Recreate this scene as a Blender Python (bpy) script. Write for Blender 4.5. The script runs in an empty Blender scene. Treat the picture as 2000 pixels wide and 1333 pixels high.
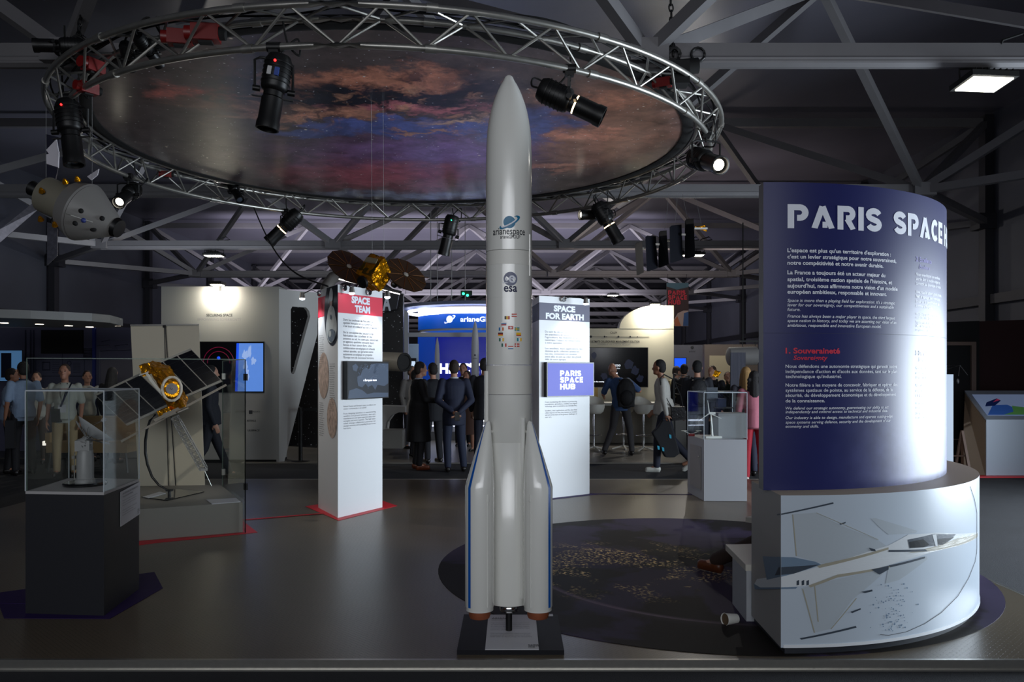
import bpy, math, random
from mathutils import Vector, Matrix
from mathutils.geometry import tessellate_polygon
random.seed(7)
PI = math.pi
V = Vector
col = bpy.context.scene.collection
F, CX, HY, CZ = 1600.0, 1000.0, 725.0, 1.55      # focal length in pixels, principal column, horizon row, eye height

def W(px, py, d):            # world point seen at a pixel at a given distance
    return V(((px - CX) * d / F, d, CZ + (HY - py) * d / F))
def G(px, py, z=0.0):        # point of the floor plane z
    d = (CZ - z) * F / (py - HY)
    return V(((px - CX) * d / F, d, z))

# ------------------------------------------------------------------ materials
def lin(c):
    out = []
    for x in c[:3]:
        x = x / 255.0
        out.append(x / 12.92 if x <= 0.04045 else ((x + 0.055) / 1.055) ** 2.4)
    return (*out, 1.0)
MC = {}
def mat(name, c=(200, 200, 200), rough=0.5, metal=0.0, emit=0.0, ecol=None, spec=0.5, coat=0.0,
        noise=0.0, nscale=8.0, bump=0.0, bscale=60.0, alpha=1.0, stretch=None, trans=0.0):
    if name in MC: return MC[name]
    m = bpy.data.materials.new(name); m.use_nodes = True
    nt = m.node_tree; b = nt.nodes['Principled BSDF']
    b.inputs['Base Color'].default_value = lin(c)
    b.inputs['Roughness'].default_value = rough
    b.inputs['Metallic'].default_value = metal
    b.inputs['Specular IOR Level'].default_value = spec
    b.inputs['Coat Weight'].default_value = coat
    b.inputs['Coat Roughness'].default_value = 0.08
    if alpha < 1: b.inputs['Alpha'].default_value = alpha
    if trans: b.inputs['Transmission Weight'].default_value = trans
    if emit:
        b.inputs['Emission Color'].default_value = lin(ecol or c)
        b.inputs['Emission Strength'].default_value = emit
    tc = nt.nodes.new('ShaderNodeTexCoord')
    src = tc.outputs['Object']
    if stretch:
        mp = nt.nodes.new('ShaderNodeMapping'); mp.inputs['Scale'].default_value = stretch
        nt.links.new(src, mp.inputs['Vector']); src = mp.outputs['Vector']
    if noise:
        n = nt.nodes.new('ShaderNodeTexNoise'); n.inputs['Scale'].default_value = nscale
        n.inputs['Detail'].default_value = 5
        nt.links.new(src, n.inputs['Vector'])
        mx = nt.nodes.new('ShaderNodeMix'); mx.data_type = 'RGBA'
        a = lin(c)
        mx.inputs[6].default_value = tuple(x * (1 - noise) for x in a[:3]) + (1,)
        mx.inputs[7].default_value = tuple(min(1, x * (1 + noise)) for x in a[:3]) + (1,)
        nt.links.new(n.outputs['Fac'], mx.inputs[0]); nt.links.new(mx.outputs[2], b.inputs['Base Color'])
    if bump:
        n = nt.nodes.new('ShaderNodeTexNoise'); n.inputs['Scale'].default_value = bscale
        n.inputs['Detail'].default_value = 3
        nt.links.new(src, n.inputs['Vector'])
        bp = nt.nodes.new('ShaderNodeBump'); bp.inputs['Strength'].default_value = bump
        bp.inputs['Distance'].default_value = 0.02
        nt.links.new(n.outputs['Fac'], bp.inputs['Height']); nt.links.new(bp.outputs['Normal'], b.inputs['Normal'])
    MC[name] = m
    return m

def glassmat(name, tint=(205, 215, 210), refl=0.10, dens=0.12):
    if name in MC: return MC[name]
    m = bpy.data.materials.new(name); m.use_nodes = True
    nt = m.node_tree; nt.nodes.clear()
    out = nt.nodes.new('ShaderNodeOutputMaterial')
    tr = nt.nodes.new('ShaderNodeBsdfTransparent'); tr.inputs[0].default_value = tuple(1 - dens * (1 - x) for x in lin(tint)[:3]) + (1,)
    gl = nt.nodes.new('ShaderNodeBsdfGlossy'); gl.inputs['Roughness'].default_value = 0.03
    gl.inputs[0].default_value = (0.8, 0.85, 0.85, 1)
    lw = nt.nodes.new('ShaderNodeLayerWeight'); lw.inputs[0].default_value = 0.5
    pw_ = nt.nodes.new('ShaderNodeMath'); pw_.operation = 'POWER'; pw_.inputs[1].default_value = 5.0; nt.links.new(lw.outputs['Facing'], pw_.inputs[0])
    fr = nt.nodes.new('ShaderNodeMapRange'); fr.inputs['To Min'].default_value = 0.014; fr.inputs['To Max'].default_value = 0.55; nt.links.new(pw_.outputs[0], fr.inputs[0])
    mx = nt.nodes.new('ShaderNodeMixShader')
    nt.links.new(fr.outputs[0], mx.inputs[0]); nt.links.new(tr.outputs[0], mx.inputs[1]); nt.links.new(gl.outputs[0], mx.inputs[2])
    nt.links.new(mx.outputs[0], out.inputs[0])
    MC[name] = m
    return m

# ------------------------------------------------------------------ mesh builder
class MB:
    def __init__(s): s.v = []; s.f = []; s.m = []
    def add(s, vs, fs, m=0):
        o = len(s.v); s.v += [tuple(p) for p in vs]
        for f in fs: s.f.append([o + i for i in f]); s.m.append(m)
        return s
    def poly(s, pts, m=0): return s.add(pts, [list(range(len(pts)))], m)
    def box(s, c, sz, rz=0.0, m=0, R=None):
        hx, hy, hz = sz[0] / 2, sz[1] / 2, sz[2] / 2
        M = R if R is not None else Matrix.Rotation(rz, 3, 'Z')
        vs = [V(c) + M @ V((x * hx, y * hy, z * hz)) for z in (-1, 1) for y in (-1, 1) for x in (-1, 1)]
        return s.add(vs, [(0, 2, 3, 1), (4, 5, 7, 6), (0, 1, 5, 4), (2, 6, 7, 3), (0, 4, 6, 2), (1, 3, 7, 5)], m)
    def frame(s, a, up=V((0, 0, 1))):
        a = V(a).normalized()
        if abs(a.dot(up)) > 0.99: up = V((0, 1, 0))
        x = a.cross(up).normalized(); y = x.cross(a).normalized()
        return x, y, a
    def beam(s, p0, p1, w, h, m=0, up=V((0, 0, 1))):
        p0, p1 = V(p0), V(p1); x, y, a = s.frame(p1 - p0, up)
        vs = [p + x * i * w / 2 + y * j * h / 2 for p in (p0, p1) for (i, j) in ((-1, -1), (1, -1), (1, 1), (-1, 1))]
        return s.add(vs, [(3, 2, 1, 0), (4, 5, 6, 7), (0, 1, 5, 4), (1, 2, 6, 5), (2, 3, 7, 6), (3, 0, 4, 7)], m)
    def cyl(s, p0, p1, r0, r1=None, n=12, m=0, caps=True):
        r1 = r0 if r1 is None else r1
        p0, p1 = V(p0), V(p1); x, y, a = s.frame(p1 - p0)
        vs = []
        for p, r in ((p0, r0), (p1, r1)):
            for i in range(n):
                t = 2 * PI * i / n; vs.append(p + x * math.cos(t) * r + y * math.sin(t) * r)
        fs = [(i, (i + 1) % n, n + (i + 1) % n, n + i) for i in range(n)]
        if caps: fs += [tuple(range(n - 1, -1, -1)), tuple(range(n, 2 * n))]
        return s.add(vs, fs, m)
    def tube(s, pts, r, n=8, closed=False, m=0):
        pts = [V(p) for p in pts]; N = len(pts); vs = []
        up = V((0, 0, 1)); px = None
        for i, p in enumerate(pts):
            if closed: t = pts[(i + 1) % N] - pts[i - 1]
            else: t = pts[min(i + 1, N - 1)] - pts[max(i - 1, 0)]
            t = t.normalized() if t.length > 1e-9 else V((0, 0, 1))
            if px is None:
                x, y, a = s.frame(t)
            else:
                x = (px - t * px.dot(t))
                x = x.normalized() if x.length > 1e-6 else s.frame(t)[0]
                y = t.cross(x)
            px = x
            rr = r[i] if isinstance(r, (list, tuple)) else r
            for k in range(n):
                q = 2 * PI * k / n; vs.append(p + x * math.cos(q) * rr + y * math.sin(q) * rr)
        fs = []
        for i in range(N if closed else N - 1):
            j = (i + 1) % N
            for k in range(n): fs.append((i * n + k, i * n + (k + 1) % n, j * n + (k + 1) % n, j * n + k))
        if not closed: fs += [tuple(range(n - 1, -1, -1)), tuple((N - 1) * n + k for k in range(n))]
        return s.add(vs, fs, m)
    def lathe(s, prof, o=(0, 0, 0), axis=(0, 0, 1), n=32, m=0, caps=True, shift=None):
        o = V(o); x, y, a = s.frame(V(axis)); vs = []
        for k, (r, z) in enumerate(prof):
            sh = shift[k] if shift else V((0, 0, 0))
            for i in range(n):
                t = 2 * PI * i / n
                vs.append(o + sh + a * z + (x * math.cos(t) + y * math.sin(t)) * max(r, 1e-4))
        fs = []
        for k in range(len(prof) - 1):
            for i in range(n): fs.append((k * n + i, k * n + (i + 1) % n, (k + 1) * n + (i + 1) % n, (k + 1) * n + i))
        if caps: fs += [tuple(range(n - 1, -1, -1)), tuple((len(prof) - 1) * n + i for i in range(n))]
        return s.add(vs, fs, m)
    def ell(s, c, r, n=14, m=0, R=None, k=8):
        c = V(c)
        if not isinstance(r, (tuple, list)): r = (r, r, r)
        vs = [V((0, 0, -r[2]))]
        for j in range(1, k):
            a = -PI / 2 + PI * j / k
            for i in range(n):
                t = 2 * PI * i / n; vs.append(V((r[0] * math.cos(a) * math.cos(t), r[1] * math.cos(a) * math.sin(t), r[2] * math.sin(a))))
        vs.append(V((0, 0, r[2])))
        fs = [(0, 1 + (i + 1) % n, 1 + i) for i in range(n)]
        for j in range(k - 2):
            for i in range(n): fs.append((1 + j * n + i, 1 + j * n + (i + 1) % n, 1 + (j + 1) * n + (i + 1) % n, 1 + (j + 1) * n + i))
        T = len(vs) - 1
        fs += [(T, T - n + i, T - n + (i + 1) % n) for i in range(n)]
        if R is not None: vs = [R @ p for p in vs]
        return s.add([c + p for p in vs], fs, m)
    def cap(s, p0, p1, r0, r1=None, n=10):
        r1 = r0 if r1 is None else r1
        s.cyl(p0, p1, r0, r1, n=n); s.ell(p0, r0, n=n, k=6); s.ell(p1, r1, n=n, k=6); return s
    def slab(s, outer, ext, holes=(), m=0, ms=None):     # planar 3-D outline (with holes) thickened by vector ext
        ext = V(ext); loops = [[V(p) for p in outer]] + [[V(p) for p in h] for h in holes]
        flat = [p for l in loops for p in l]
        tris = tessellate_polygon(loops); N = len(flat)
        nn = V((0, 0, 0))
        for t in tris: nn += (flat[t[1]] - flat[t[0]]).cross(flat[t[2]] - flat[t[0]])
        fs = []
        for t in tris:
            t = tuple(t)
            if nn.dot(ext) > 0: t = t[::-1]
            fs.append(t); fs.append(tuple(i + N for i in t[::-1]))
        s.add(flat + [p + ext for p in flat], fs, m)
        o = 0; vs = []; fs = []
        for l in loops:
            L = len(l); b = len(vs)
            vs += l + [p + ext for p in l]
            for i in range(L):
                j = (i + 1) % L; fs.append((b + i, b + j, b + L + j, b + L + i))
        return s.add(vs, fs, m if ms is None else ms)
    def build(s, name, mats, parent=None, world=True, smooth=True, angle=0.7):
        me = bpy.data.meshes.new(name)
        off = V(parent['_o']) if (parent is not None and world and '_o' in parent) else V((0, 0, 0))
        me.from_pydata([tuple(V(p) - off) for p in s.v], [], s.f)
        if not isinstance(mats, (list, tuple)): mats = [mats]
        for m in mats: me.materials.append(m)
        if len(mats) > 1:
            me.polygons.foreach_set('material_index', [min(i, len(mats) - 1) for i in s.m])
        me.update()
        if smooth:
            me.shade_smooth(); me.set_sharp_from_angle(angle=angle)
        o = bpy.data.objects.new(name, me); col.objects.link(o)
        if parent is not None:
            o.parent = parent
            if '_o' in parent: o['_o'] = list(parent['_o'])
        return o

def tag(o, label=None, cat=None, group=None, kind=None):
    if label and not 4 <= len(label.replace('-', ' ').split()) <= 16: print('LABELLEN', len(label.split()), label)
    if label: o['label'] = label
    if cat: o['category'] = cat
    if group: o['group'] = group
    if kind: o['kind'] = kind
    return o
def thing(name, label, cat, loc=(0, 0, 0), rz=0.0, group=None):
    o = bpy.data.objects.new(name, None); col.objects.link(o)
    o.empty_display_size = 0.1
    o.location = V(loc); o.rotation_euler = (0, 0, rz); o['_o'] = list(V(loc))
    return tag(o, label, cat, group)
def copy_tree(o, parent=None):
    c = o.copy(); col.objects.link(c)
    if parent is not None: c.parent = parent
    for ch in list(o.children): copy_tree(ch, c)
    return c
def struct(mb, name, m, label=None, **k):
    o = mb.build(name, m, **k); o['kind'] = 'structure'
    if label: o['label'] = label
    return o

# ------------------------------------------------------------------ lettering
def plane(o, ux, uz):
    o, ux, uz = V(o), V(ux), V(uz)
    return lambda u, v: o + ux * u + uz * v
def txt(mb, text, size, fn, align='L', bold=0.0, shear=0.0, fit=None, m=0):
    c = bpy.data.curves.new('tmp', 'FONT'); c.body = text; c.size = 1.0; c.offset = bold; c.shear = shear
    c.resolution_u = 3
    o = bpy.data.objects.new('tmp', c); me = o.to_mesh()
    vs = [(p.co.x, p.co.y) for p in me.vertices]; fs = [tuple(p.vertices) for p in me.polygons]
    o.to_mesh_clear(); bpy.data.objects.remove(o); bpy.data.curves.remove(c)
    if not vs: return 0
    x0 = min(p[0] for p in vs); x1 = max(p[0] for p in vs); w = (x1 - x0) * size
    sx = size if not fit else fit / (x1 - x0)
    w = (x1 - x0) * sx
    a = 0 if align == 'L' else (-w / 2 if align == 'C' else -w)
    mb.add([fn((x - x0) * sx + a, y * size) for x, y in vs], fs, m)
    return w
def arc(cx, cy, rx, ry, a0, a1, n=10):
    return [(cx + rx * math.cos(math.radians(a0 + (a1 - a0) * i / n)), cy + ry * math.sin(math.radians(a0 + (a1 - a0) * i / n))) for i in range(n + 1)]
ST = 0.25; h_ = ST / 2
GL = {
 'P': (0.80, [[(h_, 0), (h_, 1 - h_), (.46, 1 - h_)] + arc(.46, .655, .22, .22, 88, -88) + [(.36, .435)]]),
 'R': (0.82, [[(h_, 0), (h_, 1 - h_), (.46, 1 - h_)] + arc(.46, .68, .20, .195, 88, -88) + [(.36, .485)], [(.42, .46), (.68, 0)]]),
 'A': (0.98, [[(.14, 0), (.46, .93)], [(.46, .93), (.84, 0)], [(.46, .17), (.66, .17)]]),
 'I': (0.25, [[(h_, 0), (h_, 1)]]),
 'S': (0.80, [arc(.40, .695, .27, .18, 15, 262, 12) + arc(.40, .305, .27, .18, 82, -165, 12)]),
 'C': (0.80, [arc(.43, .5, .305, .375, 42, 318, 18)]),
 'E': (0.68, [[(.66, 1 - h_), (h_, 1 - h_), (h_, h_), (.66, h_)], [(.32, .5), (.60, .5)]]),
 'H': (0.80, [[(h_, 0), (h_, 1)], [(.80 - h_, 0), (.80 - h_, 1)], [(.30, .5), (.62, .5)]]),
 'U': (0.80, [[(h_, 1), (h_, .38)] + arc(.4, .38, .275, .255, 180, 360) + [(.675, 1)]]),
 'B': (0.78, [[(.34, .5), (.46, .5)] + arc(.46, .69, .19, .19, -88, 88) + [(h_, .88), (h_, .12), (.46, .12)] + arc(.46, .31, .20, .19, -88, 60)]),
 ' ': (0.42, []),
}
def stencil(mb, text, size, fn, fit=None, m=0, gap=0.10):
    tot = sum(GL[c][0] + gap for c in text) - gap
    sx = size if not fit else fit / tot
    x = 0
    for c in text:
        w, strokes = GL[c]
        for st in strokes:
            pts = [V((p[0], p[1], 0)) for p in st]; L = []; Rr = []
            clean = [pts[0]]
            for p in pts[1:]:
                if (p - clean[-1]).length > 1e-4: clean.append(p)
            pts = clean
            for i, p in enumerate(pts):
                d0 = (pts[i] - pts[i - 1]).normalized() if i > 0 else None
                d1 = (pts[i + 1] - pts[i]).normalized() if i < len(pts) - 1 else None
                if d0 is None: d0 = d1
                if d1 is None: d1 = d0
                n0 = V((-d0.y, d0.x, 0)); n1 = V((-d1.y, d1.x, 0)); nm = (n0 + n1)
                nm = nm.normalized() if nm.length > 1e-5 else n0
                k = 1 / max(0.5, nm.dot(n0))
                L.append(p + nm * h_ * k); Rr.append(p - nm * h_ * k)
            N = len(pts); vs = L + Rr
            vs = [(min(max(p.x, 0 if c not in 'A' else -1), 2), min(max(p.y, 0), 1)) for p in vs]
            mb.add([fn((x + a) * sx, b * size) for a, b in vs], [(i, i + 1, N + i + 1, N + i) for i in range(N - 1)], m)
        x += w + gap
    return tot * sx

def cylfn(c, R, s=1):          # (arc length, height) on the outside of an upright cylinder; 0 faces the -y side
    return lambda u, z: V((c[0] + R * math.sin(u / R), c[1] - R * math.cos(u / R), z))
def cylpix(px, py, c, R):      # where a pixel's ray meets that cylinder: (arc length, height)
    t = (px - CX) / F; a = t * t + 1; b = -2 * (t * c[0] + c[1]); q = c[0] ** 2 + c[1] ** 2 - R * R
    D = max(b * b - 4 * a * q, 0); d = (-b - math.sqrt(D)) / (2 * a)
    x, y = t * d, d
    return R * math.atan2(x - c[0], c[1] - y), CZ + (HY - py) * d / F

# ------------------------------------------------------------------ camera, world, view
sc = bpy.context.scene
cam = bpy.data.cameras.new('camera'); co = bpy.data.objects.new('camera', cam); col.objects.link(co)
cam.sensor_width = 36; cam.lens = 36 * F / 2000; cam.shift_y = (HY - 666.5) / 2000
co.location = (0, 0, CZ); co.rotation_euler = (PI / 2, 0, 0); cam.clip_end = 200; sc.camera = co
sc.view_settings.view_transform = 'Standard'; sc.view_settings.look = 'None'; sc.view_settings.gamma = 1.0
sc.view_settings.exposure = EXPOSURE = 0.0
sc.view_settings.use_curve_mapping = False
w = bpy.data.worlds.new('world'); sc.world = w; w.use_nodes = True
w.node_tree.nodes['Background'].inputs[0].default_value = (0.55, 0.68, 1.0, 1)
w.node_tree.nodes['Background'].inputs[1].default_value = 0.05

# ------------------------------------------------------------------ common materials
white_paint = mat('white_paint', (205, 205, 200), 0.55)
white_gloss = mat('white_gloss', (226, 226, 222), 0.16, coat=0.6)
grey_paint = mat('grey_paint', (120, 118, 114), 0.6)
black_metal = mat('black_metal', (14, 14, 15), 0.42, spec=0.4)
black_matte = mat('black_matte', (10, 10, 11), 0.8)
alu = mat('brushed_aluminium', (178, 176, 170), 0.34, 0.9, noise=0.12, nscale=30)
steel = mat('galvanised_steel', (122, 120, 122), 0.5, 0.35, noise=0.1, nscale=4)
chrome = mat('chrome', (225, 225, 225), 0.12, 1.0)
red_case = mat('red_enamel', (112, 14, 13), 0.4)
gold = mat('gold_foil', (236, 160, 16), 0.24, 0.85, bump=1.0, bscale=14)
ink = mat('dark_ink', (40, 42, 48), 0.7)
navy_ink = mat('navy_ink', (34, 38, 74), 0.6)
grey_ink = mat('grey_ink', (128, 128, 132), 0.7)
white_ink = mat('white_ink', (222, 226, 236), 0.5)
purple_tape = mat('purple_tape', (40, 22, 78), 0.6, spec=.3)
red_tape = mat('red_tape', (196, 14, 36), 0.5)
acrylic = glassmat('clear_acrylic')
edge_ac = mat('acrylic_edge', (190, 198, 204), 0.25)
solar = mat('solar_cell_black', (6, 6, 12), 0.14, spec=0.3)
solar_line = mat('solar_cell_line', (90, 92, 100), 0.4)
# ================================================================== SETTING
X0 = -1.4                                   # centre line of the hall
XL, XR = X0 - 10.65, X0 + 10.6
carpet = mat('dark_carpet', (30, 31, 36), 0.95, noise=0.5, nscale=2.2, bump=0.4, bscale=200)
mb = MB(); mb.box((X0, 33, -0.16), (24, 78, 0.2)); struct(mb, 'floor', carpet, 'dark grey exhibition carpet')
far_floor = mat('pale_floor_tiles', (112, 108, 102), 0.35, noise=0.2, nscale=1.2)
mb = MB(); mb.box((0.8, 24, -0.05), (11, 19.6, 0.02)); struct(mb, 'trim_1', far_floor, 'pale grey laid floor beyond the carpet strip')
mb = MB(); mb.box((-8.6, 22, -0.05), (6.4, 14, 0.02)); struct(mb, 'trim_2', mat('grey_floor_left', (70, 68, 66), 0.4), 'grey laid floor of the left booths')

def stage_mat():
    m = bpy.data.materials.new('stage_tread_vinyl'); m.use_nodes = True; nt = m.node_tree; b = nt.nodes['Principled BSDF']
    tc = nt.nodes.new('ShaderNodeTexCoord')
    mp = nt.nodes.new('ShaderNodeMapping'); mp.inputs['Rotation'].default_value = (0, 0, math.radians(45)); mp.inputs['Scale'].default_value = (1, 1, 1)
    nt.links.new(tc.outputs['Object'], mp.inputs[0])
    br = nt.nodes.new('ShaderNodeTexBrick'); br.inputs['Scale'].default_value = 17; br.inputs['Mortar Size'].default_value = 0.032
    br.inputs['Brick Width'].default_value = 0.9; br.inputs['Row Height'].default_value = 0.4; br.inputs['Mortar Smooth'].default_value = 0.6
    nt.links.new(mp.outputs[0], br.inputs['Vector'])
    no = nt.nodes.new('ShaderNodeTexNoise'); no.inputs['Scale'].default_value = 0.9; no.inputs['Detail'].default_value = 6
    nt.links.new(tc.outputs['Object'], no.inputs['Vector'])
    mx = nt.nodes.new('ShaderNodeMix'); mx.data_type = 'RGBA'
    mx.inputs[6].default_value = lin((80, 71, 58)); mx.inputs[7].default_value = lin((104, 93, 77))
    nt.links.new(no.outputs['Fac'], mx.inputs[0])
    m2 = nt.nodes.new('ShaderNodeMix'); m2.data_type = 'RGBA'; m2.blend_type = 'MULTIPLY'; m2.inputs[0].default_value = 0.6
    rp = nt.nodes.new('ShaderNodeMapRange'); rp.inputs['To Min'].default_value = 1.0; rp.inputs['To Max'].default_value = 0.4
    nt.links.new(br.outputs['Fac'], rp.inputs[0]); nt.links.new(mx.outputs[2], m2.inputs[6]); nt.links.new(rp.outputs[0], m2.inputs[7])
    nt.links.new(m2.outputs[2], b.inputs['Base Color'])
    bp = nt.nodes.new('ShaderNodeBump'); bp.inputs['Strength'].default_value = 0.4; bp.inputs['Distance'].default_value = 0.002; bp.invert = True
    nt.links.new(br.outputs['Fac'], bp.inputs['Height']); nt.links.new(bp.outputs[0], b.inputs['Normal'])
    b.inputs['Roughness'].default_value = 0.33; b.inputs['Specular IOR Level'].default_value = 0.55
    return m
SX0, SX1, SY0, SY1 = -5.77, 3.53, 4.41, 11.72
mb = MB(); mb.box(((SX0 + SX1) / 2, (SY0 + SY1) / 2, -0.03), (SX1 - SX0, SY1 - SY0, 0.06))
stage = mb.build('stage_platform', stage_mat(), smooth=False)
tag(stage, 'low grey stage platform with tread pattern floor', 'platform')
mb = MB()
mb.box(((SX0 + SX1) / 2, SY0 - 0.012, -0.005), (SX1 - SX0, 0.02, 0.012)); mb.box(((SX0 + SX1) / 2, SY0 - 0.006, -0.034), (SX1 - SX0, 0.01, 0.046)); mb.box(((SX0 + SX1) / 2, SY0 - 0.014, -0.056), (SX1 - SX0, 0.026, 0.008))
mb.build('edge_profile', alu, stage, smooth=False)
mb = MB(); mb.box((SX1 + 0.01, (SY0 + SY1) / 2, -0.028), (0.02, SY1 - SY0, 0.06)); mb.build('edge_profile', alu, stage, smooth=False)
mb = MB(); mb.box(((SX0 + SX1) / 2, SY1 + 0.01, -0.028), (SX1 - SX0, 0.02, 0.06)); mb.build('edge_profile', alu, stage, smooth=False)

# earth at night decal on the stage
def earth_mat():
    m = bpy.data.materials.new('night_earth_print'); m.use_nodes = True; nt = m.node_tree; b = nt.nodes['Principled BSDF']
    tc = nt.nodes.new('ShaderNodeTexCoord')
    def noise(s, d=6, dist=0.0):
        n = nt.nodes.new('ShaderNodeTexNoise'); n.inputs['Scale'].default_value = s; n.inputs['Detail'].default_value = d
        n.inputs['Distortion'].default_value = dist; nt.links.new(tc.outputs['Object'], n.inputs['Vector']); return n
    def ramp(src, pts):
        r = nt.nodes.new('ShaderNodeValToRGB'); r.color_ramp.elements[0].position = pts[0][0]; r.color_ramp.elements[0].color = lin(pts[0][1])
        r.color_ramp.elements[1].position = pts[-1][0]; r.color_ramp.elements[1].color = lin(pts[-1][1])
        for p, c in pts[1:-1]: e = r.color_ramp.elements.new(p); e.color = lin(c)
        nt.links.new(src, r.inputs[0]); return r
    land = noise(0.8, 8, 0.3)
    base = ramp(land.outputs['Fac'], [(0.40, (29, 26, 24)), (0.47, (31, 27, 26)), (0.50, (52, 45, 66)), (0.70, (62, 54, 76))])
    # city light clusters
    clus = noise(2.3, 3, 0.8); fine = noise(36, 3)
    def mr(src, a, b_):
        r = nt.nodes.new('ShaderNodeMapRange'); r.inputs[1].default_value = a; r.inputs[2].default_value = b_; nt.links.new(src, r.inputs[0]); return r.outputs[0]
    def mul(a, b_):
        r = nt.nodes.new('ShaderNodeMath'); r.operation = 'MULTIPLY'; r.use_clamp = True; nt.links.new(a, r.inputs[0]); nt.links.new(b_, r.inputs[1]); return r.outputs[0]
    vd = nt.nodes.new('ShaderNodeVectorMath'); vd.operation = 'DISTANCE'; vd.inputs[1].default_value = (-0.62, -0.05, 0)
    nt.links.new(tc.outputs['Object'], vd.inputs[0])
    near = mr(vd.outputs['Value'], 1.05, 0.5)
    l = mul(mul(mr(clus.outputs['Fac'], 0.48, 0.56), mr(fine.outputs['Fac'], 0.53, 0.62)), near)
    mx = nt.nodes.new('ShaderNodeMix'); mx.data_type = 'RGBA'
    nt.links.new(l, mx.inputs[0]); nt.links.new(base.outputs[0], mx.inputs[6]); mx.inputs[7].default_value = lin((255, 226, 160))
    # thin bright limb of the planet
    vd2 = nt.nodes.new('ShaderNodeVectorMath'); vd2.operation = 'DISTANCE'; vd2.inputs[1].default_value = (0.2, 0.0, 0)
    nt.links.new(tc.outputs['Object'], vd2.inputs[0])
    ra = nt.nodes.new('ShaderNodeValToRGB'); ra.color_ramp.elements[0].position = 0.0; ra.color_ramp.elements[0].color = (0, 0, 0, 1)
    e = ra.color_ramp.elements; e[1].position = 1.0; e[1].color = (0, 0, 0, 1)
    for p, c in ((0.36, 0.0), (0.44, 0.55), (0.465, 0.08), (0.60, 0.0)): q = e.new(p); q.color = (c, c, c, 1)
    mr2 = mr(vd2.outputs['Value'], 1.30, 1.90); nt.links.new(mr2, ra.inputs[0])
    m3 = nt.nodes.new('ShaderNodeMix'); m3.data_type = 'RGBA'
    vd3 = nt.nodes.new('ShaderNodeVectorMath'); vd3.operation = 'DISTANCE'; vd3.inputs[1].default_value = (-1.0, -1.1, 0); nt.links.new(tc.outputs['Object'], vd3.inputs[0])
    nt.links.new(mul(ra.outputs[0], mr(vd3.outputs['Value'], 1.25, .5)), m3.inputs[0]); nt.links.new(mx.outputs[2], m3.inputs[6]); m3.inputs[7].default_value = lin((150, 130, 150))
    nt.links.new(m3.outputs[2], b.inputs['Base Color']); b.inputs['Roughness'].default_value = 0.6; b.inputs['Specular IOR Level'].default_value = 0.10
    return m
mb = MB(); mb.lathe([(2.08, 0.0), (2.08, 0.003)], (0, 0, 0), n=96)
dec = mb.build('floor_decal', earth_mat(), smooth=False); dec.location = (1.50, 6.52, 0.0)
tag(dec, 'large round floor print of the earth at night with city lights', 'floor print')

# walls, roof
wall_m = mat('tent_wall_fabric', (78, 80, 90), 0.6, noise=0.25, nscale=0.8)
tent = mat('tent_roof_membrane', (104, 103, 114), 0.34, spec=0.6, noise=0.25, nscale=0.35, bump=0.9, bscale=0.7)
ZT = 6.5
mb = MB(); mb.box((XL - 0.06, 33, ZT / 2), (0.1, 78, ZT + 0.3)); struct(mb, 'wall_left', wall_m)
mb = MB()
mb.box((XR + 0.06, 0.5, ZT / 2), (0.1, 7, ZT + 0.3)); mb.box((XR + 0.06, 41.5, ZT / 2), (0.1, 61, ZT + 0.3)); mb.box((XR + 0.06, 7.5, 4.9), (0.1, 7, 3.5))
struct(mb, 'wall_right', wall_m)
mb = MB(); mb.box((X0, 72, ZT / 2), (24, 0.1, ZT + 0.3)); struct(mb, 'wall_far', wall_m)
mb = MB(); mb.box((X0, 35, ZT + 0.05), (24, 74, 0.1)); struct(mb, 'ceiling', tent)

# space-frame trusses of the tent roof
ZB, ZU = CZ + 2.858, CZ + 4.76
ordn = ['nearest of the roof trusses, its beam just above the canopy', 'second roof truss counted from the camera', 'third roof truss counted from the camera',
        'fourth roof truss counted from the camera', 'fifth roof truss counted from the camera', 'sixth roof truss counted from the camera',
        'seventh roof truss counted from the camera', 'eighth roof truss counted from the camera', 'ninth roof truss counted from the camera', 'tenth roof truss counted from the camera', 'farthest of all roof trusses']
for k in range(11):
    d = 7.4 + 5.55 * k
    t = thing('roof_truss', 'grey steel space frame, ' + ordn[k], 'roof truss', (X0, d, ZB), group='steel space frame trusses carrying the tent roof')
    mb = MB(); mb.beam((X0 - 7.87, d, ZB), (X0 + 10.2 if k == 0 else X0 + 7.87, d, ZB), 0.14, 0.16)
    mb.cyl((X0 - 7.87, d, ZB - 0.05), (X0 + 7.87, d, ZB - 0.05), 0.075, n=10)
    for x in (-7.87, -2.62, 2.62, 7.87):
        mb.box((X0 + x, d, ZB), (0.34, 0.3, 0.2))
    mb.build('bottom_chord', steel, t, smooth=False)
    for s in (-1, 1):
        if k > 0 or s > 0:
            mb = MB(); mb.beam((XL, d + s * 2.775, ZU), (XR, d + s * 2.775, ZU), 0.10, 0.16)
            if s > 0 or k == 0: mb.build('top_chord', steel, t, smooth=False)
    for x in (-7.87, -2.62, 2.62, 7.87):
        for s in (-1, 1):
            for sx in (-2.62, 2.62):
                mb = MB(); mb.beam((X0 + x, d, ZB), (X0 + x + sx, d + s * 2.775, ZU), 0.10, 0.12); mb.build('brace', steel, t, smooth=False)
    for sx in (-1, 1):
        for s in (-1, 1):
            mb = MB(); mb.beam((X0 + sx * 7.87, d, ZB), (X0 + sx * 10.5, d + s * 2.775, ZB), 0.12, 0.12); mb.build('tie_bar', steel, t, smooth=False)
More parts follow.
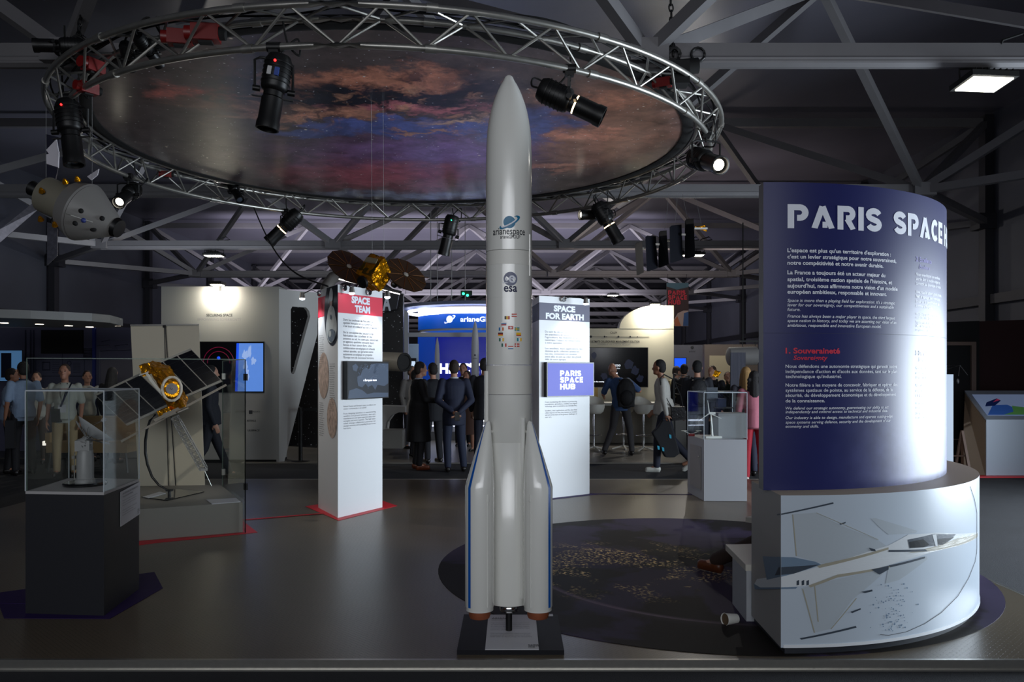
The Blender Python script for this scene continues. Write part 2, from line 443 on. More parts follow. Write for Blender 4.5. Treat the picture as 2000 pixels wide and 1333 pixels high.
# wall posts
post_m = mat('dark_post', (46, 46, 52), 0.5, 0.3)
n = 0
for sx, nm in ((-1, 'left'), (1, 'right')):
    for k in range(-1, 8):
        d = 10.175 + 5.55 * k
        if d < 9: continue
        px = CX + F * (X0 + sx * 10.5) / d
        t = MB(); t.box((X0 + sx * 10.5, d, 3.2), (0.16, 0.22, 6.5)); t.box((X0 + sx * 10.45, d, ZB), (0.34, 0.34, 0.3))
        o = t.build('wall_post', post_m, smooth=False)
        tag(o, 'dark upright steel post on the %s tent wall, %s from the front end' % (nm, ('first', 'second', 'third', 'fourth', 'fifth', 'sixth', 'seventh', 'eighth')[k]), 'post', 'upright posts along the %s tent wall' % nm)
for sx, nm in ((-1, 'left'), (1, 'right')):
    t = MB(); t.box((X0 + sx * 10.52, 26, 2.92 + 0.0), (0.06, 50, 0.18))
    o = t.build('wall_rail', post_m, smooth=False); tag(o, 'dark horizontal rail running along the %s tent wall' % nm, 'rail')

# ================================================================== RING TRUSS AND CANOPY
RC = V((-1.27, 9.40)); RL, RO, RI = 3.44, 3.56, 3.31; ZL_, ZO = CZ + 2.37, CZ + 2.62
def rp(R, a, z): return V((RC.x + R * math.sin(a), RC.y - R * math.cos(a), z))
t = thing('lighting_truss', 'circular aluminium lattice truss ring carrying the stage spotlights', 'lighting truss', (RC.x, RC.y, ZL_))
truss_m = mat('truss_aluminium', (160, 158, 152), 0.38, 0.85, noise=0.25, nscale=12)
for R, z in ((RL, ZL_), (RO, ZO), (RI, ZO)):
    mb = MB(); mb.tube([rp(R, 2 * PI * i / 128, z) for i in range(128)], 0.026, n=10, closed=True)
    for i in range(16):
        a = 2 * PI * (i + .5) / 16; mb.cyl(rp(R, a - .012, z), rp(R, a + .012, z), 0.034, n=10)
    mb.build('ring_chord', truss_m, t)
NB = 34; br = []
for i in range(NB):
    a0, a1, am = 2 * PI * i / NB, 2 * PI * (i + 1) / NB, 2 * PI * (i + .5) / NB
    for R in (RO, RI):
        br.append((am, rp(RL, a0, ZL_), rp(R, am, ZO))); br.append((am, rp(R, am, ZO), rp(RL, a1, ZL_)))
    br.append((am, rp(RI, am, ZO), rp(RO, am + PI / NB, ZO))); br.append((am, rp(RO, am + PI / NB, ZO), rp(RI, am + 2 * PI / NB, ZO)))
br.sort(key=lambda q: (q[1] + q[2]).y)
rest = MB()
for i, (a, p, q) in enumerate(br):
    if i < 98: MB().cyl(p, q, 0.011, n=7).build('brace', truss_m, t)
    else: rest.cyl(p, q, 0.011, n=7)
o = rest.build('brace', truss_m, t); o['kind'] = 'stuff'
mb = MB()
for j in range(3):                     # loose black cable run on the truss
    pts = []
    for i in range(200):
        a = 2 * PI * i / 200; pts.append(rp(3.43 + 0.05 * math.sin(9 * a + j * 2) + 0.02 * j, a, ZO + 0.03 + 0.025 * math.sin(13 * a + j)))
    mb.tube(pts, 0.009, n=5, closed=True)
mb.build('cable_run', black_matte, t)

def nebula_mat():
    m = bpy.data.materials.new('nebula_print'); m.use_nodes = True; nt = m.node_tree; b = nt.nodes['Principled BSDF']
    N, L = nt.nodes, nt.links
    tc = N.new('ShaderNodeTexCoord')
    def noise(s, d=8, dist=0.0, vec=None, rough=0.6):
        n = N.new('ShaderNodeTexNoise'); n.inputs['Scale'].default_value = s; n.inputs['Detail'].default_value = d
        n.inputs['Roughness'].default_value = rough; n.inputs['Distortion'].default_value = dist
        L.new(vec or tc.outputs['Object'], n.inputs['Vector']); return n
    # warped coordinates so that the blobs get ragged cloud edges
    wn = noise(1.6, 12, 0.2, rough=.68); sub = N.new('ShaderNodeVectorMath'); sub.operation = 'SUBTRACT'; sub.inputs[1].default_value = (.5, .5, .5)
    L.new(wn.outputs['Color'], sub.inputs[0])
    scl = N.new('ShaderNodeVectorMath'); scl.operation = 'SCALE'; scl.inputs['Scale'].default_value = 1.9; L.new(sub.outputs[0], scl.inputs[0])
    add = N.new('ShaderNodeVectorMath'); L.new(tc.outputs['Object'], add.inputs[0]); L.new(scl.outputs[0], add.inputs[1])
    cur = None
    def over(prev, fac, c):
        mx = N.new('ShaderNodeMix'); mx.data_type = 'RGBA'; L.new(fac, mx.inputs[0])
        if isinstance(prev, tuple): mx.inputs[6].default_value = lin(prev)
        else: L.new(prev, mx.inputs[6])
        if isinstance(c, tuple): mx.inputs[7].default_value = lin(c)
        else: L.new(c, mx.inputs[7])
        return mx.outputs[2]
    def blob(x, y, sx, sy, pw=1.0, hard=1.0):
        mp = N.new('ShaderNodeMapping'); mp.vector_type = 'POINT'
        mp.inputs['Location'].default_value = (-x / sx, -y / sy, 0); mp.inputs['Scale'].default_value = (1 / sx, 1 / sy, 0)
        L.new(add.outputs[0], mp.inputs[0])
        ln = N.new('ShaderNodeVectorMath'); ln.operation = 'LENGTH'; L.new(mp.outputs[0], ln.inputs[0])
        r = N.new('ShaderNodeMapRange'); r.interpolation_type = 'SMOOTHSTEP'
        r.inputs[1].default_value = 1.0; r.inputs[2].default_value = 1.0 - hard; r.inputs[3].default_value = 0; r.inputs[4].default_value = pw
        L.new(ln.outputs['Value'], r.inputs[0]); return r.outputs[0]
    def mul(a, c):
        r = N.new('ShaderNodeMath'); r.operation = 'MULTIPLY'; r.use_clamp = True; L.new(a, r.inputs[0]); L.new(c, r.inputs[1]); return r.outputs[0]
    def rng(src, a, c):
        r = N.new('ShaderNodeMapRange'); r.inputs[1].default_value = a; r.inputs[2].default_value = c; L.new(src, r.inputs[0]); return r.outputs[0]
    cur = over((92, 82, 86), noise(0.8).outputs['Fac'], (130, 104, 100))
    # x right, y away from the camera; units metres from the canopy centre
    for x, y, sx, sy, c, pw, hd in (
        (0.0, 0.6, 2.3, 1.6, (150, 96, 156), 0.95, .8), (-0.5, 1.6, 2.0, 1.3, (226, 70, 104), .95, .9), (0.5, 0.3, 1.3, .8, (172, 112, 214), .9, .9),
        (2.3, -0.6, 1.3, 2.3, (196, 122, 92), .95, .8), (-0.1, -1.75, 1.7, 0.75, (36, 38, 62), 1.0, .5), (0.3, -0.62, 1.35, 0.42, (74, 100, 210), 1.0, .45), (-.9, -.45, .7, .3, (76, 98, 190), .9, .6), (1.5, -0.6, 0.6, .9, (84, 108, 200), .95, .6),
        (0.3, -1.25, 1.3, 0.22, (250, 100, 120), 1.0, .9), (0.05, -2.05, .95, 0.42, (252, 134, 74), 1.0, .7), (-0.7, -1.05, .9, .25, (252, 146, 96), 1.0, .9), (-1.8, -1.78, 0.42, 0.4, (252, 92, 56), .95, 1), (-1.4, -1.3, .9, .4, (170, 108, 84), .7, 1),
        (0.75, -0.85, .55, .16, (255, 190, 130), .95, .8), (.35, -.45, .5, .10, (250, 160, 104), .9, .8), (2.15, -1.35, .55, .35, (250, 140, 88), .95, .9), (2.2, -.3, .7, .25, (250, 140, 96), .9, .9), (1.7, 1.0, .8, .25, (240, 140, 100), .8, .9), (-0.1, 2.75, 2.4, .4, (170, 180, 220), .8, .9)):
        cur = over(cur, blob(x, y, sx, sy, pw, hd), c)
    fil = rng(noise(2.4, 10, 1.4).outputs['Fac'], 0.55, 0.66); cur = over(cur, mul(fil, blob(.2, -1.3, 2.6, 1.3, .75, .6)), (255, 160, 100))
    drk = rng(noise(2.0, 10, 1.0).outputs['Fac'], 0.55, 0.64); cur = over(cur, mul(drk, blob(.1, -1.5, 2.4, 1.2, .8, .6)), (34, 36, 62))
    tone = N.new('ShaderNodeMapRange'); tone.inputs[1].default_value = .35; tone.inputs[2].default_value = .65; tone.inputs[3].default_value = .45; tone.inputs[4].default_value = 1.0; L.new(noise(3.2, 12, .6, rough=.7).outputs['Fac'], tone.inputs[0])
    hs = N.new('ShaderNodeHueSaturation'); hs.inputs['Saturation'].default_value = .80; L.new(tone.outputs[0], hs.inputs['Value']); L.new(cur, hs.inputs['Color']); cur = hs.outputs[0]
    for s, th, c in ((16, 0.13, (235, 235, 245)), (7, 0.10, (250, 245, 240)), (2.2, 0.05, (255, 240, 220))):
        vo = N.new('ShaderNodeTexVoronoi'); vo.inputs['Scale'].default_value = s; L.new(tc.outputs['Object'], vo.inputs['Vector'])
        f = rng(vo.outputs['Distance'], th, th * .5)
        sep = N.new('ShaderNodeSeparateColor'); L.new(vo.outputs['Color'], sep.inputs[0])
        cur = over(cur, mul(f, rng(sep.outputs[0], .35, .7)), c)
    L.new(cur, b.inputs['Base Color'])
    b.inputs['Roughness'].default_value = 0.30; b.inputs['Specular IOR Level'].default_value = 0.5
    return m
t = thing('canopy_disc', 'round overhead canopy printed with an orange, blue and magenta nebula', 'canopy', (RC.x, RC.y, ZO))
mb = MB(); mb.lathe([(3.17, -0.012), (3.17, 0.0)], (0, 0, 0), n=128)
pr = mb.build('printed_fabric', nebula_mat(), t, world=False, smooth=False)
mb = MB(); mb.lathe([(3.16, 0.05), (3.16, -0.02), (3.22, -0.035), (3.27, -0.02), (3.27, 0.05), (3.16, 0.05)], (RC.x, RC.y, ZO), n=128, caps=False)
mb.build('rim_band', black_matte, t)

def ring_pt(px, far=False, R=RL, z=ZL_):
    k = (px - CX) / F; a = k * k + 1; b = -2 * (k * RC.x + RC.y); q = RC.x ** 2 + RC.y ** 2 - R * R
    D = max(b * b - 4 * a * q, 0); d = (-b + (1 if far else -1) * math.sqrt(D)) / (2 * a)
    return V((k * d, d, z))

# ------------------------------------------------------------------ stage spotlights
lens_on = mat('lamp_lens_lit', (255, 245, 225), 0.2, emit=14)
lens_off = mat('lamp_lens_glass', (60, 66, 76), 0.08, spec=0.8)
warm_slot = mat('lamp_light_leak', (255, 220, 170), 0.3, emit=5)
led_red = mat('red_indicator', (255, 30, 30), 0.3, emit=6)
led_green = mat('green_indicator', (40, 255, 150), 0.3, emit=6)
sticker_blue = mat('blue_sticker', (40, 70, 150), 0.5); sticker_white = mat('white_sticker', (190, 190, 190), 0.5)
def spotlight(pos, direction, label, size=1.0, lit=False, leak=False, drop=0.20, stickers=False, side=None, energy=0, target=None, cone=26, indicator=None):
    t = thing('stage_spotlight', label, 'spotlight', pos, group='black theatre spotlights clamped to the ring truss')
    p = V(pos); d = V(direction).normalized()
    MB().box(p + V((0, 0, -0.015)), (0.07, 0.05, 0.09)).cyl(p + V((-.05, 0, 0)), p + V((.05, 0, 0)), 0.036, n=12).cyl(p + V((0, 0, -.05)), p + V((0, 0, -.10)), .014, n=8).build('clamp', black_metal, t)
    c = p + V((0, 0, -(drop + 0.10) * size))                 # pivot
    s = V(side).normalized() if side else d.cross(V((0, 0, 1)))
    s = s.normalized() if s.length > 0.05 else V((1, 0, 0))
    u = s.cross(d).normalized(); hw = 0.135 * size
    mb = MB(); top = p + V((0, 0, -.09))
    mb.tube([c - s * hw, c - s * hw + V((0, 0, (top.z - c.z) * .9)), top - s * hw * .7, top + s * hw * .7, c + s * hw + V((0, 0, (top.z - c.z) * .9)), c + s * hw], .010, n=6)
    mb.build('yoke', black_metal, t)
    R0 = 0.098 * size
    hb = MB(); hb.lathe([(0.03 * size, -0.27 * size), (R0 * .8, -0.26 * size), (R0, -0.22 * size), (R0, -0.02 * size), (R0 * .9, 0.0), (R0 * .72, 0.01 * size), (R0 * .72, 0.05 * size)], c, d, n=20)
    for q in range(5): hb.lathe([(R0 * 1.07, -0.20 * size + q * .035 * size), (R0 * 1.07, -0.192 * size + q * .035 * size)], c, d, n=20)
    ho = hb.build('lamp_housing', black_metal, t)
    MB().cyl(c - s * (hw + .015), c - s * R0, .022 * size, n=10).build('tilt_knob', black_metal, t)
    MB().cyl(c + s * (hw + .015), c + s * R0, .022 * size, n=10).build('tilt_knob', black_metal, t)
    bb = MB(); bb.lathe([(R0 * .8, 0.06 * size), (R0 * .8, 0.22 * size), (R0 * .86, 0.24 * size), (R0 * .86, 0.29 * size), (R0 * .74, 0.292 * size), (R0 * .72, 0.25 * size)], c, d, n=20, caps=False)
    bb.lathe([(R0 * .72, .245 * size), (R0 * .3, .245 * size)], c, d, n=20, caps=False)
    for q in (-1, 1): bb.beam(c + d * .055 * size + s * q * R0 * .7, c + d * .055 * size + s * q * R0 * 1.5, .03 * size, .006 * size)
    bb.build('lens_barrel', black_metal, t)
    MB().lathe([(R0 * (.5 if lit else .7), 0.255 * size), (R0 * (.42 if lit else .6), 0.265 * size), (R0 * .1, 0.27 * size)], c, d, n=20).build('lens', lens_on if lit else lens_off, t)
    if leak: MB().lathe([(R0 * .74, 0.046 * size), (R0 * .74, 0.064 * size)], c, d, n=20, caps=False).build('light_gap', warm_slot, t)
    cb = MB(); q0 = c - d * .26 * size; pts = [q0, q0 - d * .07 + s * .03, q0 - d * .05 + s * .12 + V((0, 0, .1)), (q0 + p) / 2 + s * .16, p + s * .10 + V((0, 0, .04)), p + s * .06 + V((0, 0, .22))]
    sm = []
    for i in range(len(pts) - 1):
        for j in range(6):
            tt = j / 6; a = pts[max(i - 1, 0)]; b_ = pts[i]; c_ = pts[i + 1]; e = pts[min(i + 2, len(pts) - 1)]
            sm.append(0.5 * ((2 * b_) + (c_ - a) * tt + (2 * a - 5 * b_ + 4 * c_ - e) * tt ** 2 + (3 * b_ - a - 3 * c_ + e) * tt ** 3))
    cb.tube(sm, .008, n=6).build('power_cable', black_matte, t)
    vd = V((0, -1, -.2)); vd = (vd - d * vd.dot(d)).normalized(); vs = d.cross(vd)
    if stickers:
        for k, m_ in ((-1, sticker_blue), (1, sticker_white)):
            MB().box(c - d * .11 + vd * R0 * 1.02 + vs * k * .026, (0.03, 0.02, 0.06), R=Matrix((vs, vd, d)).transposed()).build('sticker', m_, t)
    if indicator:
        MB().ell(c - d * .19 * size + vd * R0 * 1.0, .010).build('indicator_light', indicator, t)
    if energy:
        ld = bpy.data.lights.new('spot_beam', 'SPOT'); ld.energy = energy; ld.spot_size = math.radians(cone); ld.spot_blend = .5; ld.color = (1, .93, .82); ld.shadow_soft_size = .04
        lo = bpy.data.objects.new('spot_beam', ld); col.objects.link(lo); lo.parent = t
        pos_ = c + d * .30 * size - p; lo.location = pos_
        dd = (V(target) - (p + pos_)) if target is not None else d
        lo.rotation_euler = dd.to_track_quat('-Z', 'Y').to_euler()
    return t
spotlight(ring_pt(535), (-.16, -.05, -1), 'black spotlight with blue and white stickers hanging before the left of the nebula canopy', 1.0, stickers=True, indicator=led_red, side=(1, .2, -.1), drop=.22, energy=80, target=(-3.45, 8.2, 1.1), cone=30)
spotlight(ring_pt(1112), (.86, -.05, -.42), 'large black spotlight tilted down to the right, just right of the rocket tip', 1.0, leak=True, side=(.1, 1, 0), drop=.16, energy=60, target=(1.2, 8, 0), cone=36)
spotlight(ring_pt(138), (.16, -.1, -1), 'black spotlight at the far left bend of the ring truss, above the hanging space capsule', 1.05, stickers=False, indicator=led_red, drop=.18, side=(1, .1, .1))
spotlight(ring_pt(250, True), (-.02, -.80, -.5), 'lit spotlight facing the camera, just right of the hanging space capsule', .95, lit=True, drop=.14, side=(1, 0, 0), energy=150, target=(-2.05, 8.95, 1.2), cone=34)
spotlight(ring_pt(556, True), (-.72, 0, -.70), 'black spotlight tilted down left on the far ring, above the white booth wall', 1.15, leak=True, drop=.10, side=(.1, 1, 0), energy=60, target=(-4.9, 14.0, 1.5), cone=30)
spotlight(ring_pt(876, True), (-.25, .1, -1), 'black spotlight with a green light on the far ring, just left of the rocket', 1.15, drop=.10, indicator=led_green, side=(1, .2, -.3))
spotlight(ring_pt(1165, True), (-.94, -.32, -.05), 'small lit spotlight pointing left, first to the right of the rocket', .9, lit=True, drop=.04, side=(0, 1, 0))
spotlight(ring_pt(1186, True), (.50, 0, -.85), 'black spotlight tilted down right with a bright barrel gap, beside the small lit one', 1.15, leak=True, drop=.12, side=(.1, 1, 0), energy=60, target=(2.6, 10, 0), cone=30)
spotlight(ring_pt(1379), (.22, -.88, -.36), 'lit spotlight facing the camera at the right bend of the ring truss', 1.1, lit=True, drop=.16, side=(1, .2, 0))
spotlight(ring_pt(290, False, RI, ZO), (.1, .4, -.2), 'small dark spotlight inside the upper left of the ring, near the red cases', .55, drop=.02, side=(1, 0, 0))
spotlight(ring_pt(250, False, RI, ZO), (-.1, .4, -.2), 'small dark lamp inside the upper left of the ring, next to a red case', .5, drop=.02, side=(1, 0, 0))
spotlight(ring_pt(118, False, RO, ZO + .12), (-.9, -.3, -.1), 'dark cylindrical lamp standing on the outer left edge of the ring', .7, drop=-.10, side=(0, 1, 0))
spotlight(ring_pt(460, True, RI, ZO - .05), (.2, -.2, -.3), 'small black lamp body behind the far lower edge of the nebula canopy', .7, drop=-.02, side=(1, 0, 0))

# red motor cases, chains, hoists
def hoist_case(pos, size, label, rz=0.3):
    t = thing('hoist_motor', label, 'hoist motor', pos, group='red hoist motor cases on the ring truss')
    p = V(pos); R = Matrix.Rotation(rz, 3, 'Z')
    MB().box(p, (size, size * .55, size * .6), R=R).cyl(p + R @ V((-size * .5, 0, 0)), p + R @ V((-size * .75, 0, 0)), size * .27, n=14).build('motor_case', red_case, t)
    MB().cyl(p + R @ V((size * .5, 0, 0)), p + R @ V((size * .72, 0, 0)), size * .24, n=14).box(p + R @ V((0, 0, -size * .34)), (size * .5, size * .3, size * .1), R=R).build('black_end_cap', black_matte, t)
for px, fr, sz, rz, lb in ((182, False, .17, 1.2, 'red motor case low at the left bend of the ring truss'), (172, False, .15, 1.0, 'lower of the two red motor cases at the left bend'), (352, False, .18, .2, 'red motor case at the upper left of the ring, left of its neighbour'),
                           (402, False, .20, .1, 'largest red motor case at the upper left of the ring'), (1296, False, .13, -.5, 'red motor case at the upper right of the ring'), (325, True, .12, .3, 'small red motor case on the far left of the ring under the canopy rim')):
    q = ring_pt(px, fr, 3.40, ZO - .08)
    if px == 172: q.z -= .16
    hoist_case(q, sz, lb, rz)
def chain(p, q, label):
    p, q = V(p), V(q); t = thing('lifting_chain', label, 'chain', q)
    mb = MB(); n = max(6, int((p - q).length / .06)); mb2 = MB()
    for i in range(n):
        c = q + (p - q) * ((i + .5) / n); L = (p - q).length / n * .68
        ax = (p - q).normalized(); sd = (V((1, 0, 0)) if i % 2 else V((0, 1, 0)))
        pts = [c + ax * L * math.cos(a) + sd * L * .45 * math.sin(a) for a in [2 * PI * j / 10 for j in range(10)]]
        mb.tube(pts, .007, n=5, closed=True)
    mb.build('chain_links', black_metal, t)
    for j in range(3): mb2.tube([q + V((.05 * math.cos(a) * (1 + .2 * j), .03 * j - .03, .06 * math.sin(a) + .02 * j)) for a in [2 * PI * k / 12 for k in range(12)]], .012, n=6, closed=True)
    mb2.box(q + V((0, 0, -.09)), (.09, .06, .14)); mb2.build('shackle', black_metal, t)
    return t
q = ring_pt(150, False, 3.43, ZO + .16); chain(q + V((.18, .2, 2.0)), q, 'black lifting chain with shackles at the upper left of the ring')
q = ring_pt(1315, False, 3.43, ZO + .18); chain(q + V((-.05, .2, 2.0)), q, 'black lifting chain with hoist at the upper right of the ring')
t = thing('chain_hoist', 'black electric chain hoist at the upper right of the ring truss', 'hoist', q + V((0, 0, -.1)))
MB().box(q + V((.02, 0, -.16)), (.22, .16, .2)).cyl(q + V((.02, 0, -.1)), q + V((.22, 0, -.08)), .07, n=12).build('hoist_body', black_matte, t)
MB().tube([q + V((.22 + .06 * math.cos(a), 0, .02 + .06 * math.sin(a))) for a in [2 * PI * k / 12 for k in range(12)]], .012, n=6, closed=True).build('hook_ring', black_metal, t)
# black cable sagging from the ring to the printed column
a_ = ring_pt(495, True); b_ = V((-2.0, 8.9, 2.47)); pts = []
for i in range(25):
    s_ = i / 24; p = a_.lerp(b_, s_); p.z -= 0.35 * math.sin(PI * s_) * (1 - .3 * s_); pts.append(p)
tag(MB().tube(pts, .010, n=6).build('power_cable', black_matte), 'black cable sagging from the far ring truss to the red and white column', 'cable')
# ================================================================== ROCKET
RX, RY, RR = -0.018, 4.80, 0.135
rk = thing('rocket_model', 'tall white launcher rocket model with four strap-on boosters and blue stripes', 'rocket model', (RX, RY, 0.0))
rocket_w = mat('rocket_white_gloss', (226, 226, 220), 0.22, coat=0.8)
rocket_s = mat('rocket_white_satin', (222, 221, 214), 0.42)
blue_s = mat('booster_blue_stripe', (10, 84, 170), 0.35)
copper = mat('nozzle_copper', (150, 84, 56), 0.45, 0.3)
zpx = lambda y: CZ + (HY - y) * RY / F
prof = [(.004, 3.284), (.015, 3.280), (.025, 3.269), (.034, 3.248), (.050, 3.222), (.065, 3.192), (.080, 3.155), (.094, 3.115), (.107, 3.07), (.118, 3.015), (.126, 2.96), (.131, 2.90), (.134, 2.82), (.135, 2.72), (.135, zpx(494) + .002)]
MB().lathe(prof[::-1], (RX, RY, 0), n=64).build('payload_fairing', rocket_w, rk, angle=1.2)
MB().lathe([(.133, zpx(521)), (.133, zpx(494))], (RX, RY, 0), n=64).build('adapter_ring', rocket_s, rk)
MB().lathe([(.135, zpx(586) + .003), (.1355, zpx(521) - .001)], (RX, RY, 0), n=64).lathe([(.1335, zpx(586) - .001), (.1335, zpx(586) + .004)], (RX, RY, 0), n=64).lathe([(.135, zpx(713)), (.135, zpx(586) - .001)], (RX, RY, 0), n=64).build('upper_stage', rocket_w, rk)
MB().lathe([(.1345, zpx(770)), (.1345, zpx(713) - .002)], (RX, RY, 0), n=64).build('interstage_band', rocket_s, rk)
MB().lathe([(.1345, .205), (.135, .22), (.135, zpx(863)), (.1335, zpx(863) + .002), (.135, zpx(863) + .004), (.135, zpx(770) - .002)], (RX, RY, 0), n=64).build('core_stage', rocket_w, rk)
# two long fuel line covers on the core
for a, z0, z1, r in ((-1.25, .45, 1.55, .016), (.62, .25, 1.28, .016), (1.1, 2.1, 2.34, .006)):
    MB().cyl((RX + RR * math.sin(a), RY - RR * math.cos(a), z0), (RX + RR * math.sin(a), RY - RR * math.cos(a), z1), r, n=10).build('fuel_line_cover', rocket_w, rk)
BD, BR = .165, .083
for sx in (-1, 1):
    for sy in (-1, 1):
        c = V((RX + sx * BD, RY + sy * BD, 0)); inn = V((-sx, -sy, 0)).normalized()
        pr_ = [(.070, .198), (.079, .2), (.079, .215), (.083, .225), (.083, .895), (.078, .93), (.048, 1.10), (.020, 1.235), (.013, 1.258), (.003, 1.265)]
        sh = [V((0, 0, 0))] * 5 + [inn * .006, inn * .036, inn * .060, inn * .064, inn * .066]
        bo = MB().lathe(pr_, c, n=36, shift=sh).build('booster', rocket_w, rk, angle=0.9)
        MB().lathe([(.056, .155), (.062, .172), (.060, .199)], c, n=28).build('booster_nozzle', copper, bo)
        na = math.atan2(sx * (.62 if sx < 0 else .80), .72 if sy < 0 else -.72)        # stripe direction, outwards
        st = MB(); rows = []
        for (r, z), s_ in zip(pr_[3:9], sh[3:9]):
            row = []
            for w_ in (-1, 0, 1):
                a = na + w_ * .11 * min(1, .083 / max(r, .03)) * (1 if r > .04 else .6)
                row.append(c + s_ + V((math.sin(a) * (r + .0018), -math.cos(a) * (r + .0018), z)))
            rows.append(row)
        vs = [p for r_ in rows for p in r_]
        st.add(vs, [(3 * i + j, 3 * i + j + 1, 3 * i + j + 4, 3 * i + j + 3) for i in range(len(rows) - 1) for j in (0, 1)])
        st.build('blue_stripe', blue_s, bo)
        if sy < 0:
            a = .62 if sx < 0 else -.55
            q = V((math.sin(a), -math.cos(a), 0)) * BR
            MB().cyl(c + q + V((0, 0, .23)), c + q + V((0, 0, .84)), .0045, n=8).cyl(c + q + V((0, 0, .82)), c + q + V((0, 0, .86)), .0085, .004, n=8).build('cable_duct', rocket_w, bo)
        for z in (.215, .83, 1.2):
            MB().cyl(c + inn * (.05 if z < 1 else .085) + V((0, 0, z)), V((RX + sx * .07, RY + sy * .07, z)), .009, n=8).build('strut', rocket_s, bo)
MB().lathe([(.03, .205), (.05, .20), (.056, .185), (.050, .18), (.057, .165), (.054, .145), (.03, .145)], (RX, RY, 0), n=28).build('engine_bell', chrome, rk)
MB().cyl((RX, RY, .02), (RX, RY, .15), .019, n=16).build('support_rod', black_metal, rk)
bs = mat('stand_black', (14, 15, 22), 0.6, spec=.25)
bx = MB(); bx.box((-.008, 4.80, .0125), (.585, .66, .025)); bx.build('base_plate', bs, rk, smooth=False)
# information card on the base
card = mat('white_card', (196, 196, 200), 0.5)
p = thing('information_card', 'white printed card lying on the black base of the rocket', 'card', (-.005, 4.78, .025))
MB().box((-.0, 4.79, .0275), (.294, .635, .004)).build('sheet', card, p, smooth=False)
mb = MB(); fn = lambda x0, y0: plane((x0, y0, .0305), (1, 0, 0), (0, 1, 0))
txt(mb, 'ARIANE 6', .030, fn(-.125, 5.02), bold=.02); txt(mb, 'LAUNCHER', .014, fn(-.125, 4.99))
ls = ['Modèle du lanceur lourd européen, conçu pour répondre aux besoins', 'des missions institutionnelles et commerciales, vers toutes', 'les orbites, avec deux ou quatre propulseurs d\'appoint.',
      'Il assure à l\'Europe un accès autonome et durable à l\'espace', 'pour les satellites.', '', 'Model of the European heavy launcher, designed to meet the needs', 'of institutional and commercial missions to all orbits,', 'with two or four strap-on boosters.']
for i, l in enumerate(ls):
    if l: txt(mb, l, .0165, fn(-.125, 4.93 - i * .032), fit=.23 if len(l) > 50 else None)
for i, l in enumerate(('PARIS', 'SPACE', 'HUB')): stencil(mb, l, .014, fn(.09, 4.535 - i * .018))
mb.build('lettering', ink, p, smooth=False)
tag(MB().box((.155 + .05, 5.105, .0275), (.1, .035, .004)).build('paper_strip', card, smooth=False), 'small blank white strip at the back edge of the rocket base', 'paper')

# logos and flags on the rocket (decals wrapped round the body)
fnR = cylfn((RX, RY), RR + .0012); rot = lambda px, py: cylpix(px, py, (RX, RY), RR)
teal = mat('logo_teal', (0, 110, 150), 0.4); esa_blue = mat('logo_grey_blue', (92, 98, 126), 0.4)
mb = MB(); u0, z0 = rot(995, 434)
def disc2(mb, cu, cz, ru, rz_, fn, m=0, a0=0, a1=360, n=28):
    pts = [(cu, cz)] + [(cu + ru * math.cos(math.radians(a0 + (a1 - a0) * i / n)), cz + rz_ * math.sin(math.radians(a0 + (a1 - a0) * i / n))) for i in range(n + 1)]
    mb.add([fn(*q) for q in pts], [(0, i, i + 1) for i in range(1, n + 1)], m)
def swoosh(mb, cu, cz, ru, rv, tilt, a0, a1, w0, w1, fn, m=0, n=28):
    vs = []
    for i in range(n + 1):
        t_ = i / n; a = math.radians(a0 + (a1 - a0) * t_); ww = w0 + (w1 - w0) * math.sin(PI * t_)
        for k in (1 - ww, 1 + ww):
            x, y = ru * k * math.cos(a), rv * k * math.sin(a); c_, s_ = math.cos(tilt), math.sin(tilt)
            vs.append(fn(cu + x * c_ - y * s_, cz + x * s_ + y * c_))
    mb.add(vs, [(2 * i, 2 * i + 1, 2 * i + 3, 2 * i + 2) for i in range(n)], m)
def planet_logo(mb, cu, cz, r, fn, m=0, m2=None):
    disc2(mb, cu, cz, r, r, fn, m)
    swoosh(mb, cu, cz, r * 1.75, r * .55, .52, -205, 48, .05, .22, fn, m)
    disc2(mb, cu + r * 1.25, cz + r * 1.05, r * .10, r * .10, fn, m, n=10)
    if m2 is not None: swoosh(mb, cu, cz + r * .05, r * 1.45, r * .36, .52, -175, -20, .10, .30, lambda u, v: fn(u, v) + V((0, -.0006, 0)), m2)
planet_logo(mb, u0, z0, .035, fnR, 0, 1); mb.build('planet_logo', [teal, white_ink], rk, smooth=False)
mb = MB(); u0, z0 = rot(963, 460); u1, _ = rot(1025, 460); txt(mb, 'arianespace', .058, lambda u, v: fnR(u0 + u, z0 + v), fit=u1 - u0, bold=.01)
u0, z0 = rot(977, 466.5); u1, _ = rot(1016, 460); txt(mb, 'arianeGROUP', .030, lambda u, v: fnR(u0 + u, z0 + v), fit=u1 - u0, bold=.01)
mb.build('lettering', ink, rk, smooth=False)
mb = MB(); u0, z0 = rot(997, 545); disc2(mb, u0, z0, .040, .040, fnR, 0); fn2 = lambda u, v: fnR(u, v) + V((0, -.0006, 0))
txt(mb, 'e', .085, lambda u, v: fn2(u0 - .010 + u, z0 - .020 + v), bold=.02, m=1); disc2(mb, u0 - .022, z0 - .004, .005, .010, fn2, 1)
disc2(mb, u0 - .03, z0 - .022, .016, .003, fn2, 1); mb.build('agency_logo', [esa_blue, white_ink], rk, smooth=False)
mb = MB(); u0, z0 = rot(984, 570); u1, _ = rot(1010, 570); txt(mb, 'esa', .068, lambda u, v: fnR(u0 + u, z0 + v), fit=u1 - u0, bold=.02); mb.build('lettering', navy_ink, rk, smooth=False)
